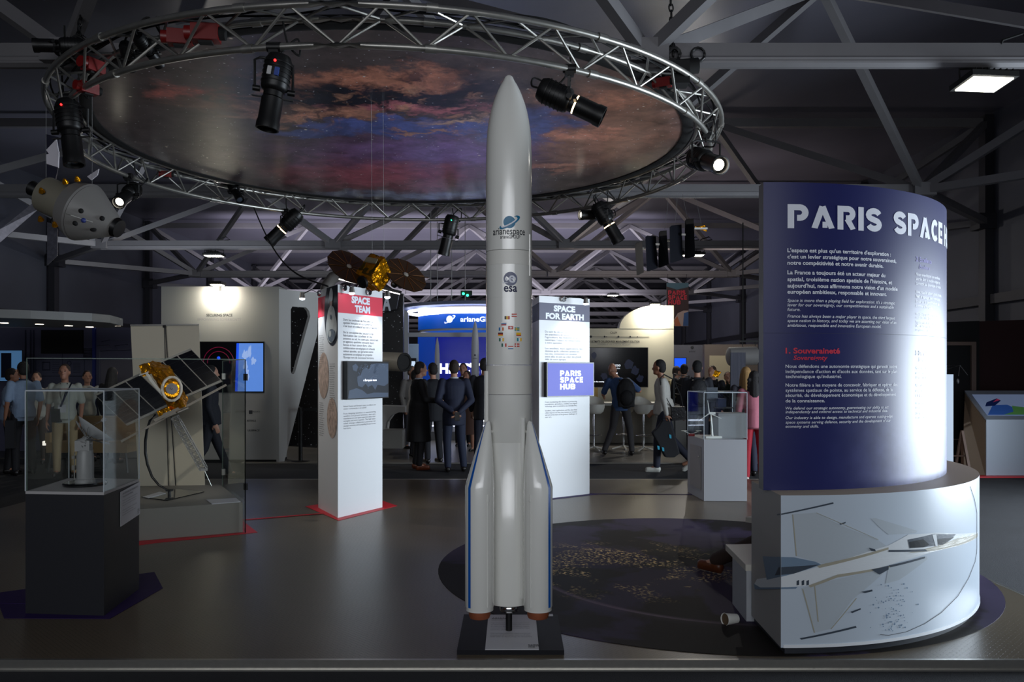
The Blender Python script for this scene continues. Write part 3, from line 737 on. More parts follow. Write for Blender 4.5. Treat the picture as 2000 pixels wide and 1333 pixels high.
FC = {'k': mat('flag_black', (20, 20, 20), .4), 'y': mat('flag_yellow', (240, 190, 40), .4), 'r': mat('flag_red', (200, 60, 40), .4), 'w': mat('flag_white', (240, 240, 240), .4), 'b': mat('flag_blue', (30, 110, 170), .4), 'g': mat('flag_green', (10, 100, 80), .4), 'o': mat('flag_orange', (215, 110, 40), .4), 't': mat('flag_teal', (20, 140, 150), .4)}
def flag(cx, cy, kind):
    px, py = 920 + cx / 10.257, 590 + cy / 10.257; u0, z0 = rot(px, py); w_, h2 = .0150, .0095; mb = MB(); mats = []
    def q(a, b_, c_, d_, c, lift=0):
        if FC[c] not in mats: mats.append(FC[c])
        vs = [fnR(u0 + a, z0 + b_), fnR(u0 + c_, z0 + b_), fnR(u0 + c_, z0 + d_), fnR(u0 + a, z0 + d_)]
        mb.add([p + V((0, -lift, 0)) for p in vs], [(0, 1, 2, 3)], mats.index(FC[c]))
    if kind[0] == 'v':
        for i, c in enumerate(kind[1:]): q(-w_ + i * 2 * w_ / 3, -h2, -w_ + (i + 1) * 2 * w_ / 3, h2, c)
    elif kind[0] == 'h':
        for i, c in enumerate(kind[1:]): q(-w_, h2 - (i + 1) * 2 * h2 / 3, w_, h2 - i * 2 * h2 / 3, c)
    elif kind[0] == 'x':
        q(-w_, -h2, w_, h2, kind[1]); cx_ = -.25 * w_ if kind[3:] != 'c' else 0
        q(-w_ if kind[3:] != 'c' else -.5 * w_, -.0022, w_ if kind[3:] != 'c' else .5 * w_, .0022, kind[2], .0005); q(cx_ - .0022, -h2 if kind[3:] != 'c' else -.6 * h2, cx_ + .0022, h2 if kind[3:] != 'c' else .6 * h2, kind[2], .0005)
    mb.build('flag', mats, rk, smooth=False)
for f_ in ((723, 318, 'vkyr'), (865, 270, 'hrwr'), (655, 440, 'hwbr'), (605, 545, 'vbwo'), (795, 518, 'xrwc'), (922, 545, 'xty'), (590, 650, 'hkry'), (955, 650, 'hyyr'), (610, 760, 'vgwy'), (968, 758, 'vtwy'), (660, 868, 'vgwr'), (795, 915, 'hrwb'), (922, 868, 'xrw')): flag(*f_)

# ================================================================== CURVED PODIUM AND WALL
PC = (1.5, 6.24); PR, BR_ = 1.79, 1.60
def ann(mb, r0, r1, z0, z1, a0, a1, n=60, m=0, mt=None, mside=None):
    mt = m if mt is None else mt
    P = lambda r, a, z: V((PC[0] + r * math.sin(a), PC[1] - r * math.cos(a), z))
    A = [a0 + (a1 - a0) * i / n for i in range(n + 1)]
    for r, flip in ((r1, 0), (r0, 1)):
        vs = [P(r, a, z) for a in A for z in (z0, z1)]
        fs = [(2 * i, 2 * i + 2, 2 * i + 3, 2 * i + 1) for i in range(n)]
        if flip: fs = [f[::-1] for f in fs]
        mb.add(vs, fs, m)
    for z, flip, mm in ((z1, 0, mt), (z0, 1, m)):
        vs = [P(r, a, z) for a in A for r in (r0, r1)]
        fs = [(2 * i, 2 * i + 1, 2 * i + 3, 2 * i + 2) for i in range(n)]
        if flip: fs = [f[::-1] for f in fs]
        mb.add(vs, fs, mm)
    for a in (a0, a1): mb.poly([P(r0, a, z0), P(r1, a, z0), P(r1, a, z1), P(r0, a, z1)], m if mside is None else mside)
    return mb
pod_top = mat('podium_warm_top', (176, 160, 138), 0.45); pod_w = mat('podium_white_wrap', (188, 200, 212), 0.30, spec=0.5, noise=.04, nscale=1.5); pod_side = mat('podium_side_grey', (160, 158, 156), 0.5)
pd = thing('curved_podium', 'curved white podium wrapped with a fighter aircraft print', 'podium', (2.2, 5.1, 0))
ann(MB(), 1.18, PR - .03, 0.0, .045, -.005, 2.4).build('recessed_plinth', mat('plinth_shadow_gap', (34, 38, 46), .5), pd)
ann(MB(), 1.20, PR, .045, .873, -.022, 2.4, mt=1, mside=2).build('body', [pod_w, pod_top, pod_side], pd)
ann(MB(), PR, PR + .004, .045, .062, -.015, 2.4).build('base_trim', mat('white_trim', (225, 230, 235), .3), pd)
sb = thing('curved_bench', 'low white bench set inside the curve of the podium', 'bench', (1.6, 5.4, 0))
ann(MB(), .60, 1.19, .315, .355, -.05, 2.4).build('seat_top', mat('bench_top', (205, 202, 192), .4), sb)
ann(MB(), .80, 1.185, 0.0, .315, -.045, 2.4).build('bench_front', mat('bench_side', (176, 180, 186), .45), sb)
cwl = thing('curved_text_wall', 'tall curved dark blue wall with white lettering standing on the podium', 'display wall', (2.2, 4.9, .873))
blue_w = mat('blue_print', (38, 42, 108), 0.26, spec=0.55)
def moon_mat():
    m = bpy.data.materials.new('blue_wall_print'); m.use_nodes = True; nt = m.node_tree; b = nt.nodes['Principled BSDF']; N, L = nt.nodes, nt.links
    tc = N.new('ShaderNodeTexCoord'); sp = N.new('ShaderNodeSeparateXYZ'); L.new(tc.outputs['Object'], sp.inputs[0])
    no = N.new('ShaderNodeTexNoise'); no.inputs['Scale'].default_value = 2.2; no.inputs['Detail'].default_value = 9; L.new(tc.outputs['Object'], no.inputs['Vector'])
    a = N.new('ShaderNodeMath'); a.operation = 'MULTIPLY_ADD'; a.inputs[1].default_value = .30; L.new(no.outputs['Fac'], a.inputs[0]); L.new(sp.outputs['Z'], a.inputs[2])
    r = N.new('ShaderNodeMapRange'); r.inputs[1].default_value = .62; r.inputs[2].default_value = .45; L.new(a.outputs[0], r.inputs[0])
    n2 = N.new('ShaderNodeTexNoise'); n2.inputs['Scale'].default_value = 9; n2.inputs['Detail'].default_value = 6; L.new(tc.outputs['Object'], n2.inputs['Vector'])
    r2 = N.new('ShaderNodeMapRange'); r2.inputs[1].default_value = .35; r2.inputs[2].default_value = .75; L.new(n2.outputs['Fac'], r2.inputs[0])
    mu = N.new('ShaderNodeMath'); mu.operation = 'MULTIPLY'; L.new(r.outputs[0], mu.inputs[0]); L.new(r2.outputs[0], mu.inputs[1])
    rx = N.new('ShaderNodeMapRange'); rx.inputs[1].default_value = -.45; rx.inputs[2].default_value = 0.3; L.new(sp.outputs['X'], rx.inputs[0])
    m4 = N.new('ShaderNodeMath'); m4.operation = 'MULTIPLY'; L.new(mu.outputs[0], m4.inputs[0]); L.new(rx.outputs[0], m4.inputs[1])
    mx = N.new('ShaderNodeMix'); mx.data_type = 'RGBA'; mx.inputs[6].default_value = lin((24, 29, 88)); mx.inputs[7].default_value = lin((66, 70, 130)); L.new(m4.outputs[0], mx.inputs[0])
    L.new(mx.outputs[2], b.inputs['Base Color']); b.inputs['Roughness'].default_value = .40; b.inputs['Specular IOR Level'].default_value = .38
    return m
uL = cylpix(1491, 700, PC, BR_)[0] / BR_
ann(MB(), BR_ - .10, BR_, .873, 2.62, uL, 2.3, mside=1).build('curved_panel', [moon_mat(), mat('panel_edge_grey', (120, 122, 124), .5)], cwl)
ann(MB(), BR_ - .102, BR_ - .099, .88, 2.61, uL, 2.3).build('inner_face', mat('panel_inner', (150, 150, 150), .5), cwl)
fw = cylfn(PC, BR_ + .002)
def wl(mb, text, xl, yb, xr, size, bold=0.0, shear=0.0, m=0):
    px, py, pr = 1480 + xl / 2.776, 380 + yb / 2.776, 1480 + (xr or 0) / 2.776
    u0, z0 = cylpix(px, py, PC, BR_); fit = (cylpix(pr, py, PC, BR_)[0] - u0) if xr else None
    txt(mb, text, size, lambda u, v: fw(u0 + u, z0 + v), fit=fit, bold=bold, shear=shear, m=m)
mb = MB()
u0, z0 = cylpix(1538, 446, PC, BR_); u1, _ = cylpix(1722, 446, PC, BR_); stencil(mb, 'PARIS', .136, lambda u, v: fw(u0 + u, z0 + v), fit=u1 - u0)
u2, _ = cylpix(1745, 446, PC, BR_); u3, _ = cylpix(1840, 446, PC, BR_); stencil(mb, 'SPACE', .136, lambda u, v: fw(u2 + u, z0 + v), fit=u3 - u2)
u4 = u3 + .06; stencil(mb, 'HUB', .136, lambda u, v: fw(u4 + u, z0 + v), fit=.32)
mb.build('title_lettering', white_ink, cwl, smooth=False)
mb = MB()
for a in (("L'espace est plus qu'un territoire d'exploration :", 313, 720), ("c'est un levier stratégique pour notre souveraineté,", 347, 750), ('notre compétitivité et notre avenir durable.', 381, 680), ('La France a toujours été un acteur majeur du', 433, 690),
          ("spatial, troisième nation spatiale de l'histoire, et", 470, 727), ("aujourd'hui, nous affirmons notre vision d'un modèle", 505, 757), ('européen ambitieux, responsable et innovant.', 538, 698)):
    wl(mb, a[0], 160, a[1], a[2], .031, bold=.025)
for a in (("Space is more than a playing field for exploration: it's a strategic", 583, 742), ('lever for our sovereignty, our competitiveness and a sustainable', 607, 736), ('future.', 632, 230), ('France has always been a major player in space, the third largest', 668, 742),
          ('space nation in history, and today we are asserting our vision of an', 692, 750), ('ambitious, responsible and innovative European model.', 718, 668)):
    wl(mb, a[0], 160, a[1], a[2], .0245, shear=.2, bold=.01)
for a in (('Nous défendons une autonomie stratégique qui garantit notre', 941, 753), ("indépendance d'action et d'accès aux données, tant sur le plan", 969, 753), ("technologique qu'industriel.", 996, 453), ('Notre filière a les moyens de concevoir, fabriquer et opérer des', 1043, 755),
          ('systèmes spatiaux de pointe, au service de la défense, de la', 1071, 730), ('sécurité, du développement économique et du développement', 1098, 748), ('de la connaissance.', 1128, 363)):
    wl(mb, a[0], 150, a[1], a[2], .0265, bold=.01)
for a in (('We defend our strategic autonomy, guaranteeing our ability to act', 1167, 708), ('independently and control access to technical and industrial data.', 1187, 703), ('Our industry is able to design, manufacture and operate cutting-edge', 1219, 730),
          ('space systems serving defence, security and the development of our', 1243, 720), ('economy and skills.', 1266, 330)):
    wl(mb, a[0], 150, a[1], a[2], .0225, shear=.2, bold=.008)
for yb, tx in ((440, 'Nous revendiquons une excellence'), (464, 'ancrée dans un modèle exigeant et'), (489, 'connecté aux dynamiques du monde'), (535, 'Avec tous les acteurs, grands groupes,'), (561, 'PME et startups, nous construisons'), (587, 'fondé sur la complémentarité des'), (612, "hommes à l'horizon."),
               (950, 'Nous nous engageons pour une'), (975, 'activité spatiale responsable et'), (1000, 'durable au service de tous.'), (1043, 'Notre filière développe des'), (1071, 'usages utiles à la planète et'), (1098, 'à la protection du climat.')):
    wl(mb, tx, 857, yb, None, .0265, bold=.01)
for yb, tx in ((655, 'We stand for excellence rooted in a'), (673, 'model that is fully European.'), (700, 'Together with all players, large groups,'), (719, 'SMEs and start-ups, we build on'), (740, 'complementary skills.'), (1140, 'We are committed to responsible'), (1162, 'and sustainable space activities.'), (1196, 'Our industry develops uses for'), (1218, 'the planet and its climate.')):
    wl(mb, tx, 857, yb, None, .0225, shear=.2, bold=.008)
wl(mb, '3. Durabilité', 855, 872, None, .038, bold=.02); wl(mb, 'Sustainability', 872, 905, None, .033, bold=.01, shear=.2)
mb.build('body_lettering', white_ink, cwl, smooth=False)
mb = MB(); wl(mb, '1. Souveraineté', 150, 862, 445, .044, bold=.03); wl(mb, 'Sovereignty', 192, 898, 378, .036, bold=.02, shear=.2)
mb.build('red_lettering', mat('red_ink', (205, 30, 60), .5), cwl, smooth=False)
mb = MB(); wl(mb, '2. Excellence', 857, 362, None, .040, bold=.03); wl(mb, 'Excellence', 875, 402, None, .034, bold=.02, shear=.2)
mb.build('violet_lettering', mat('violet_ink', (72, 58, 150), .5), cwl, smooth=False)
ann(MB(), BR_ + .0005, BR_ + .0015, cylpix(1500, 651, PC, BR_)[1] - .001, cylpix(1500, 651, PC, BR_)[1] + .001, uL, 2.3).build('panel_seam', navy_ink, cwl)

# fighter aircraft print on the podium (flat colour shapes wrapped on the drum)
UE = -.0215 * PR; XE = PC[0] - PR * .0215
def fp(lift):                     # print wraps round the drum and on over the flat end face
    def g(u, v):
        if u >= UE: return cylfn(PC, PR + lift)(u, v)
        p = cylfn(PC, PR)(u, v); s_ = XE / p.x
        return V((XE - lift - .001, p.y * s_, CZ + (p.z - CZ) * s_))
    return g
JS = 2.817
def jet(mb, pts, m, lift):
    P = []
    for x, y in pts:
        px, py = 1380 + x / JS, 860 + y / JS
        if px > 1909: px = 1909
        P.append(V((*cylpix(px, py, PC, PR), 0)))
    # subdivide edges so the shape follows the drum
    Q = []
    for i in range(len(P)):
        a, b = P[i], P[(i + 1) % len(P)]; k = max(1, int((b - a).length / .06))
        Q += [a.lerp(b, j / k) for j in range(k)]
    tr = tessellate_polygon([Q]); verts = [(q.x, q.y) for q in Q]; f = fp(lift)
    tris = [tuple(t) for t in tr]
    for _ in range(8):                      # split long triangles
        new = []
        for t in tris:
            a, b, c = [V((*verts[i], 0)) for i in t]
            e = [((a - b).length, 0), ((b - c).length, 1), ((c - a).length, 2)]; L_, k = max(e)
            if L_ < .06: new.append(t); continue
            i, j, o = t[k], t[(k + 1) % 3], t[(k + 2) % 3]
            mid = ((verts[i][0] + verts[j][0]) / 2, (verts[i][1] + verts[j][1]) / 2); verts.append(mid); q = len(verts) - 1
            new += [(i, q, o), (q, j, o)]
        tris = new
    for t in tris:                            # fold the print over the corner of the end face
        P3 = [verts[i] for i in t]
        for sgn in (1, -1):
            out = []
            for i in range(3):
                a, b = P3[i], P3[(i + 1) % 3]; da, db = (a[0] - UE) * sgn, (b[0] - UE) * sgn
                if da >= 0: out.append(a)
                if (da > 0 and db < 0) or (da < 0 and db > 0):
                    k = da / (da - db); out.append((UE + sgn * 1e-5, a[1] + (b[1] - a[1]) * k))
            if len(out) >= 3: mb.poly([f(*q) for q in out], m)
jm = [mat('print_pale_grey', (178, 188, 196), .32), mat('print_beige', (164, 160, 144), .35), mat('print_dark', (62, 72, 84), .35), mat('print_white', (214, 220, 224), .3), mat('print_black', (26, 32, 36), .3), mat('print_blue_grey', (112, 134, 156), .35)]
mb = MB()
jet(mb, [(470, 408), (600, 400), (760, 480), (940, 548), (1000, 590), (820, 640), (640, 680), (490, 638)], 0, .0010)         # far wing
jet(mb, [(905, 432), (930, 430), (1160, 500), (1150, 512), (1000, 520), (950, 480)], 0, .0012)                               # canard
jet(mb, [(520, 815), (700, 770), (900, 725), (1010, 700), (960, 745), (800, 880), (680, 1040), (590, 1062)], 0, .0010)       # near wing
jet(mb, [(1000, 700), (1210, 640), (1215, 655), (1060, 770), (985, 790)], 0, .0012)
jet(mb, [(262, 800), (280, 765), (460, 740), (640, 690), (900, 610), (1000, 580), (1110, 520), (1270, 510), (1390, 515), (1520, 505), (1510, 525), (1400, 565), (1230, 620), (1060, 670), (900, 715), (700, 745), (560, 800), (420, 812), (300, 818)], 3, .0018)
jet(mb, [(600, 690), (1000, 590), (1000, 602), (620, 704)], 1, .0026)
jet(mb, [(560, 800), (720, 740), (1010, 690), (1010, 700), (720, 756), (570, 812)], 1, .0026)
jet(mb, [(1380, 540), (1520, 512), (1500, 530), (1250, 610), (1100, 622)], 1, .0022)
jet(mb, [(312, 640), (480, 645), (600, 670), (630, 685), (480, 735), (335, 770)], 5, .0028)
jet(mb, [(400, 700), (620, 685), (480, 735), (380, 745)], 2, .0032)
jet(mb, [(262, 790), (300, 812), (500, 808), (490, 818), (270, 822)], 5, .0030)
jet(mb, [(1105, 548), (1250, 516), (1370, 518), (1345, 545), (1270, 580), (1115, 596)], 2, .0030)
jet(mb, [(1115, 560), (1190, 545), (1225, 575), (1190, 590), (1118, 592)], 4, .0036)
jet(mb, [(1270, 545), (1360, 535), (1300, 575), (1262, 580)], 4, .0036)
jet(mb, [(1240, 520), (1262, 518), (1270, 585), (1258, 585)], 3, .0040)
jet(mb, [(1000, 605), (1200, 600), (1215, 612), (1000, 616)], 2, .0030)
jet(mb, [(890, 592), (925, 600), (930, 612), (905, 610)], 2, .0036)
jet(mb, [(905, 712), (1000, 692), (1000, 712), (950, 740)], 2, .0036)
jet(mb, [(1000, 690), (1200, 640), (1200, 650), (1010, 700)], 2, .0036)
for x in (502, 530, 556): jet(mb, [(x - 8, 775), (x + 6, 770), (x + 6, 796), (x - 8, 800)], 2, .0036)
jet(mb, [(390, 408), (695, 342), (698, 350), (395, 415)], 2, .0036)
jet(mb, [(512, 1090), (820, 1022), (824, 1032), (520, 1098)], 2, .0036)
jet(mb, [(730, 460), (765, 450), (762, 458), (735, 466)], 2, .0036); jet(mb, [(790, 945), (845, 925), (848, 932), (800, 952)], 2, .0036); jet(mb, [(850, 835), (910, 822), (912, 832), (870, 842)], 2, .0036)
for x0, y0, x1, y1 in ((470, 410, 490, 638), (525, 820, 590, 1060), (600, 400, 940, 548), (820, 870, 680, 1040), (590, 800, 610, 1000)):
    jet(mb, [(x0, y0), (x0 + 6, y0), (x1 + 6, y1), (x1, y1)], 1, .0036)
rn = random.Random(3)
for i in range(90):
    x = 980 + rn.gauss(0, 1) * 40 + (i % 9) * 12; y = 790 + rn.random() * 260; s_ = 2 + rn.random() * 4
    jet(mb, [(x - s_, y), (x, y - s_ * .8), (x + s_, y), (x, y + s_)], 5, .0036)
mb.build('aircraft_print', jm, pd, smooth=False)
mb = MB(); pts = []; raw = [(1448, 255), (1470, 320), (1486, 400), (1494, 480), (1492, 570), (1475, 670), (1440, 760), (1380, 860), (1290, 950), (1200, 1010), (1100, 1055), (1000, 1074), (940, 1068)]
for a_, b_ in zip(raw, raw[1:]):
    for k_ in range(4): pts.append(fp(.003)(*cylpix(min(1380 + (a_[0] + (b_[0] - a_[0]) * k_ / 4) / JS, 1907), 860 + (a_[1] + (b_[1] - a_[1]) * k_ / 4) / JS, PC, PR)))
mb.tube(pts, .0014, n=5); mb.build('circle_line', ink, pd)

# paper cup and the seated visitor's shoe
t = thing('paper_cup', 'empty white paper cup lying on its side beside the podium', 'cup', G(1425, 1222) + V((0, 0, 0)))
o_ = G(1424, 1221); a0 = o_ + V((-.03, -.01, .036)); ax = V((1, .45, -.08)).normalized()
MB().lathe([(.038, 0), (.039, .002), (.036, .003), (.028, .092), (.026, .092), (.034, .004)], a0, ax, n=24, caps=False).lathe([(.0275, .088), (.0275, .0915)], a0, ax, n=24).build('cup_body', white_paint, t)
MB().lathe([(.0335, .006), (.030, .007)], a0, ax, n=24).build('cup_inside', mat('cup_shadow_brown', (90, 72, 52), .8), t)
# ================================================================== PRINTED TRIANGULAR COLUMNS
col_w = mat('column_white', (212, 214, 216), 0.42, spec=.4)
hdr_red = mat('header_red', (206, 40, 66), 0.5); hdr_navy = mat('header_navy', (52, 52, 82), 0.5)
tv_black = mat('screen_bezel', (12, 12, 14), 0.35)
lamp_hot = mat('small_lamp_lit', (235, 245, 255), .3, emit=10)
def tri_column(name, A, B, C, H, hdr, label, base):
    t = thing(name, label, 'display column', (A + B + C) / 3)
    mb = MB(); mb.slab([A + V((0, 0, .004)), B + V((0, 0, .004)), C + V((0, 0, .004))], (0, 0, H - .004)); mb.build('body', col_w, t, smooth=False)
    t['_n'] = 0
    return t
def face(P, Q, lift):          # local frame of a vertical face: u from P to Q, v = height; lifted outwards
    ux = (Q - P).normalized(); n = ux.cross(V((0, 0, 1))).normalized()
    return (lambda u, v: P + ux * u + V((0, 0, v)) + n * lift), n, ux
def arm_lamp(parent_none, base, n, ux, reach, label, to_right=0.0, energy=14, target=None, hot=True):
    t = thing('arm_spotlight', label, 'spotlight', base, group='small arm spotlights')
    e = base + n * reach + ux * to_right + V((0, 0, -.01))
    MB().cyl(base - n * .005, base + n * .03, .030, n=14).tube([base + n * .02 + V((0, 0, .03 * math.sin(a))) + ux * .035 * math.cos(a) for a in [2 * PI * k / 12 for k in range(12)]], .006, n=5, closed=True).build('wall_mount', chrome, t)
    MB().tube([base + n * .02, base + n * reach * .5 + ux * to_right * .5 + V((0, 0, .04)), e], .006, n=6).build('arm', black_metal, t)
    MB().cyl(e + V((0, 0, .02)), e + V((0, 0, -.045)), .022, .034, n=14).build('lamp_head', alu, t)
    MB().ell(e + V((0, 0, -.05)), (.032, .032, .018)).build('bulb', lamp_hot, t)
    if energy:
        ld = bpy.data.lights.new('bulb_light', 'SPOT'); ld.energy = energy; ld.spot_size = math.radians(110); ld.spot_blend = .8; ld.color = (.86, .93, 1); ld.shadow_soft_size = .03
        lo = bpy.data.objects.new('bulb_light', ld); col.objects.link(lo); lo.parent = t; lp = e + V((0, 0, -.075)); lo.location = lp - base
        lo.rotation_euler = ((V(target) if target is not None else lp + V((0, 0, -1)) - n * .5) - lp).to_track_quat('-Z', 'Y').to_euler()
    return t
def screen(center_fn, u0, v0, u1, v1, label, lift, mats, name='wall_screen', tilt=0.0):
    pass

# column 1 -------------------------------------------------------------
A, B, C = V((-1.83, 8.61, 0)), V((-1.469, 9.285, 0)), V((-2.19, 9.26, 0)); H1 = 2.46
c1 = tri_column('triangular_column', A, B, C, H1, hdr_red, 'white triangular column headed SPACE TEAM on red, with round photos on its side', None)
f, n, ux = face(A, B, .002); L1 = (B - A).length
mb = MB(); mb.poly([f(0, 2.165), f(L1, 2.165), f(L1, 2.375), f(0, 2.375)]); mb.build('header_band', hdr_red, c1, smooth=False)
f, n, ux = face(A, B, .004); mb = MB()
txt(mb, 'SPACE', .098, lambda u, v: f(L1 * .49 + u, 2.285 + v), 'C', bold=.055, fit=.315); txt(mb, 'TEAM', .098, lambda u, v: f(L1 * .53 + u, 2.19 + v), 'C', bold=.055, fit=.265)
mb.build('title_lettering', white_ink, c1, smooth=False)
def block(parent, f_, u, v, lines, size, lead, wd, material, m_=0):
    f = (lambda a, b: f_(a, b) - n * .0026)
    mb = MB()
    for i, l in enumerate(lines):
        if l: txt(mb, l, size, lambda a, b: f(u + a, v - i * lead + b), fit=wd * min(1.0, len(l) / 40.0) if wd else None)
    return mb.build('lettering', material, parent, smooth=False)
block(c1, f, .085, 2.085, ["Dans les coulisses de l'excellence", 'spatiale française et européenne,', "c'est tout un collectif qui est à l'œuvre !", '', 'De la conception des lanceurs à la', 'fabrication des satellites et des', 'antennes au sol, les start-ups, industriels',
      'et agences spatiales unissent leurs', 'forces et leur savoir-faire. Une', 'collaboration stratégique et à haute', 'valeur ajoutée, qui garantit notre', 'autonomie stratégique et propulse', "l'Europe vers de nouveaux horizons."], .033, .0335, .60, ink)
block(c1, f, .09, 1.165, ["Behind France and Europe's space excellence, an", 'entire community is at work!', '', 'From designing launchers to manufacturing', 'satellites and ground antennas, start-ups,', 'manufacturers and space agencies unite their', 'strengths and work together. This high value-',
      'added, strategic collaboration guarantees our', 'strategic autonomy and is propelling Europe to new', 'horizons.'], .024, .026, .55, grey_ink)
# its left face: red band, photos, captions
f2, n2, ux2 = face(C, A, .002); L2 = (A - C).length; f3, _, _ = face(C, A, .004); f4, _, _ = face(C, A, .006)
mb = MB(); mb.poly([f2(0, 2.15), f2(L2, 2.165), f2(L2, 2.375), f2(0, 2.375)]); mb.build('header_band', hdr_red, c1, smooth=False)
photo_dark = mat('photo_dark_blue', (40, 46, 62), .4); photo_mix = mat('photo_machinery', (170, 150, 138), .4, noise=1.5, nscale=16); photo_wh = mat('photo_white_suit', (196, 204, 206), .45, noise=.15, nscale=20); photo_skin = mat('photo_skin', (176, 132, 112), .45); photo_met = mat('photo_metal', (110, 124, 140), .4, noise=.9, nscale=50)
def oval(mb, f, cu, cv, ru, rv, m=0, n=36, clip=None):
    pts = [(cu + ru * math.cos(2 * PI * i / n), cv + rv * math.sin(2 * PI * i / n)) for i in range(n)]
    if clip: pts = [(min(max(u, clip[0]), clip[1]), min(max(v, clip[2]), clip[3])) for u, v in pts]
    mb.poly([f(*p) for p in pts], m)
mb = MB(); cl = (0.01, L2, 0, H1 - .002)
oval(mb, f3, L2 - .19, 2.18, .30, .36, 0, clip=cl)
mb.poly([f3(L2 - .47, 2.2), f3(L2, 2.2), f3(L2, H1 - .002), f3(L2 - .40, H1 - .002)], 0)
for k_, q in enumerate(((L2 - .22, 2.02, .20, .17, 1), (L2 - .22, 2.12, .15, .13, 1), (L2 - .22, 2.355, .068, .085, 1), (L2 - .22, 2.285, .05, .075, 2), (L2 - .22, 2.345, .062, .05, 1), (L2 - .22, 2.225, .05, .03, 1), (L2 - .22, 2.13, .028, .026, 3), (L2 - .19, 1.93, .13, .07, 3), (L2 - .24, 1.95, .05, .035, 1))):
    oval(mb, face(C, A, .0055 + .0012 * k_)[0], q[0], q[1], q[2], q[3], q[4], clip=cl)
mb.build('photograph', [photo_dark, photo_wh, photo_skin, photo_met], c1, smooth=False)
mb = MB(); oval(mb, f3, .22, 1.50, .20, .255, clip=cl); mb.build('photograph', photo_mix, c1, smooth=False)
mb = MB(); oval(mb, f3, L2 - .20, 1.045, .185, .215, clip=cl); mb.build('photograph', photo_mix, c1, smooth=False)
for u, v, nl, nn in ((.05, 1.94, 14, 1), (L2 - .29, 1.62, 22, 2), (.05, 1.19, 16, 3)):
    rn = random.Random(nn); wd = .20
    words = ['assemblage en salle blanche', 'contrôle des instruments', 'essais du satellite', 'équipe de production', 'intégration finale', 'clean room assembly', 'instrument checks', 'satellite testing', 'production team', 'final integration']
    mb = MB()
    for i in range(nl): txt(mb, words[(i + nn * 3) % 10], .016, lambda a, b: f3(u + a, v - i * .024 + b), fit=wd * (.7 + .3 * rn.random()))
    mb.build('lettering', ink, c1, smooth=False)

def column_screen(P, Q, u0, u1, v0, v1, lift, label, mats, draw):
    ff, n, ux = face(P, Q, 0); c = P + ux * (u0 + u1) / 2 + V((0, 0, (v0 + v1) / 2))
    t = thing('wall_screen', label, 'screen', c)
    rot_ = Matrix((ux, -n, V((0, 0, 1)))).transposed()
    MB().box(c + n * (.002 + lift / 2), (u1 - u0, lift, v1 - v0), R=rot_).build('housing', tv_black, t, smooth=False)
    b = .012; g = lambda l: (lambda u, v: P + ux * u + V((0, 0, v)) + n * (lift + l))
    mb = MB(); g1 = g(.0035); mb.poly([g1(u0 + b, v0 + b), g1(u1 - b, v0 + b), g1(u1 - b, v1 - b), g1(u0 + b, v1 - b)]); 
    dp = mb.build('display', mats[0], t, smooth=False)
    draw(t, g, u0 + b, u1 - b, v0 + b, v1 - b)
    return t
map_sea = mat('screen_map_sea', (22, 25, 32), .35, emit=.10, ecol=(60, 72, 90)); map_land = mat('screen_map_land', (50, 60, 76), .35, emit=.16, ecol=(100, 120, 150)); map_line = mat('screen_map_line', (120, 136, 160), .2, emit=.2)
white_px = mat('screen_white', (235, 240, 250), .2, emit=.9)
def draw_map(t, g, a, b, c, d):
    g1, g2, g3 = g(.0042), g(.0048), g(.0056); w_, h2 = b - a, d - c; q = lambda fn, pts: [fn(a + x * w_, c + y * h2) for x, y in pts]
    mb = MB()
    for pl in ([(.22, .60), (.30, .64), (.34, .78), (.42, .86), (.50, .80), (.56, .95), (.75, .98), (1, .97), (1, .40), (.9, .32), (.72, .36), (.66, .22), (.58, .36), (.48, .30), (.42, .40), (.34, .30), (.24, .34), (.22, .48)],
               [(.0, .0), (.03, .22), (.20, .28), (.34, .22), (.46, .10), (.62, .14), (1, .12), (1, 0)], [(.12, .78), (.20, .74), (.24, .88), (.18, .96), (.10, .90)], [(.68, .98), (.60, .70), (.66, .68), (.76, .96)]):
        mb.slab(q(g1, pl), (g(.0042)(0, 0) - g(.0040)(0, 0)))
    mb.build('map_land', map_land, t, smooth=False)
    rn = random.Random(5); mb = MB()
    for i in range(26):
        x, y = .25 + rn.random() * .7, .36 + rn.random() * .55; pts = [(x, y)]
        for j in range(5): x += rn.uniform(-.06, .07); y += rn.uniform(-.09, .09); pts.append((min(max(x, .02), .98), min(max(y, .05), .95)))
        mb.tube([g2(a + p[0] * w_, c + p[1] * h2) for p in pts], .0008, n=4)
    mb.build('map_borders', map_line, t)
    mb = MB(); txt(mb, 'a European team', .034, lambda u, v: g3(a + w_ * .53 + u, c + h2 * .47 + v), 'C', bold=.03); mb.build('lettering', white_px, t, smooth=False)
column_screen(A, B, .075, L1 + .035, 1.245, 1.655, .06, 'dark screen showing a map of Europe, mounted on the red-headed column', [map_sea], draw_map)
arm_lamp(None, f(.50, 2.42) - n * .0, n, ux, .22, 'right small lamp on top of the red-headed column', 0.06, 20, f(.45, 1.0))
arm_lamp(None, f(.08, 2.43), n, ux, .10, 'small round chrome lamp on top of the red-headed column, above the letters', .02, 0)
arm_lamp(None, f2(.10, 2.42), n2, ux2, .18, 'small lamp on the left side top of the red-headed column', -.10, 16, f2(.3, 1.2))
t = thing('tube_lamp', 'thin lit tube lamp behind the top of the red-headed column', 'lamp', W(690, 548, 9.6))
tube_lit = mat('tube_lamp_lit', (245, 240, 235), .3, emit=3.0)
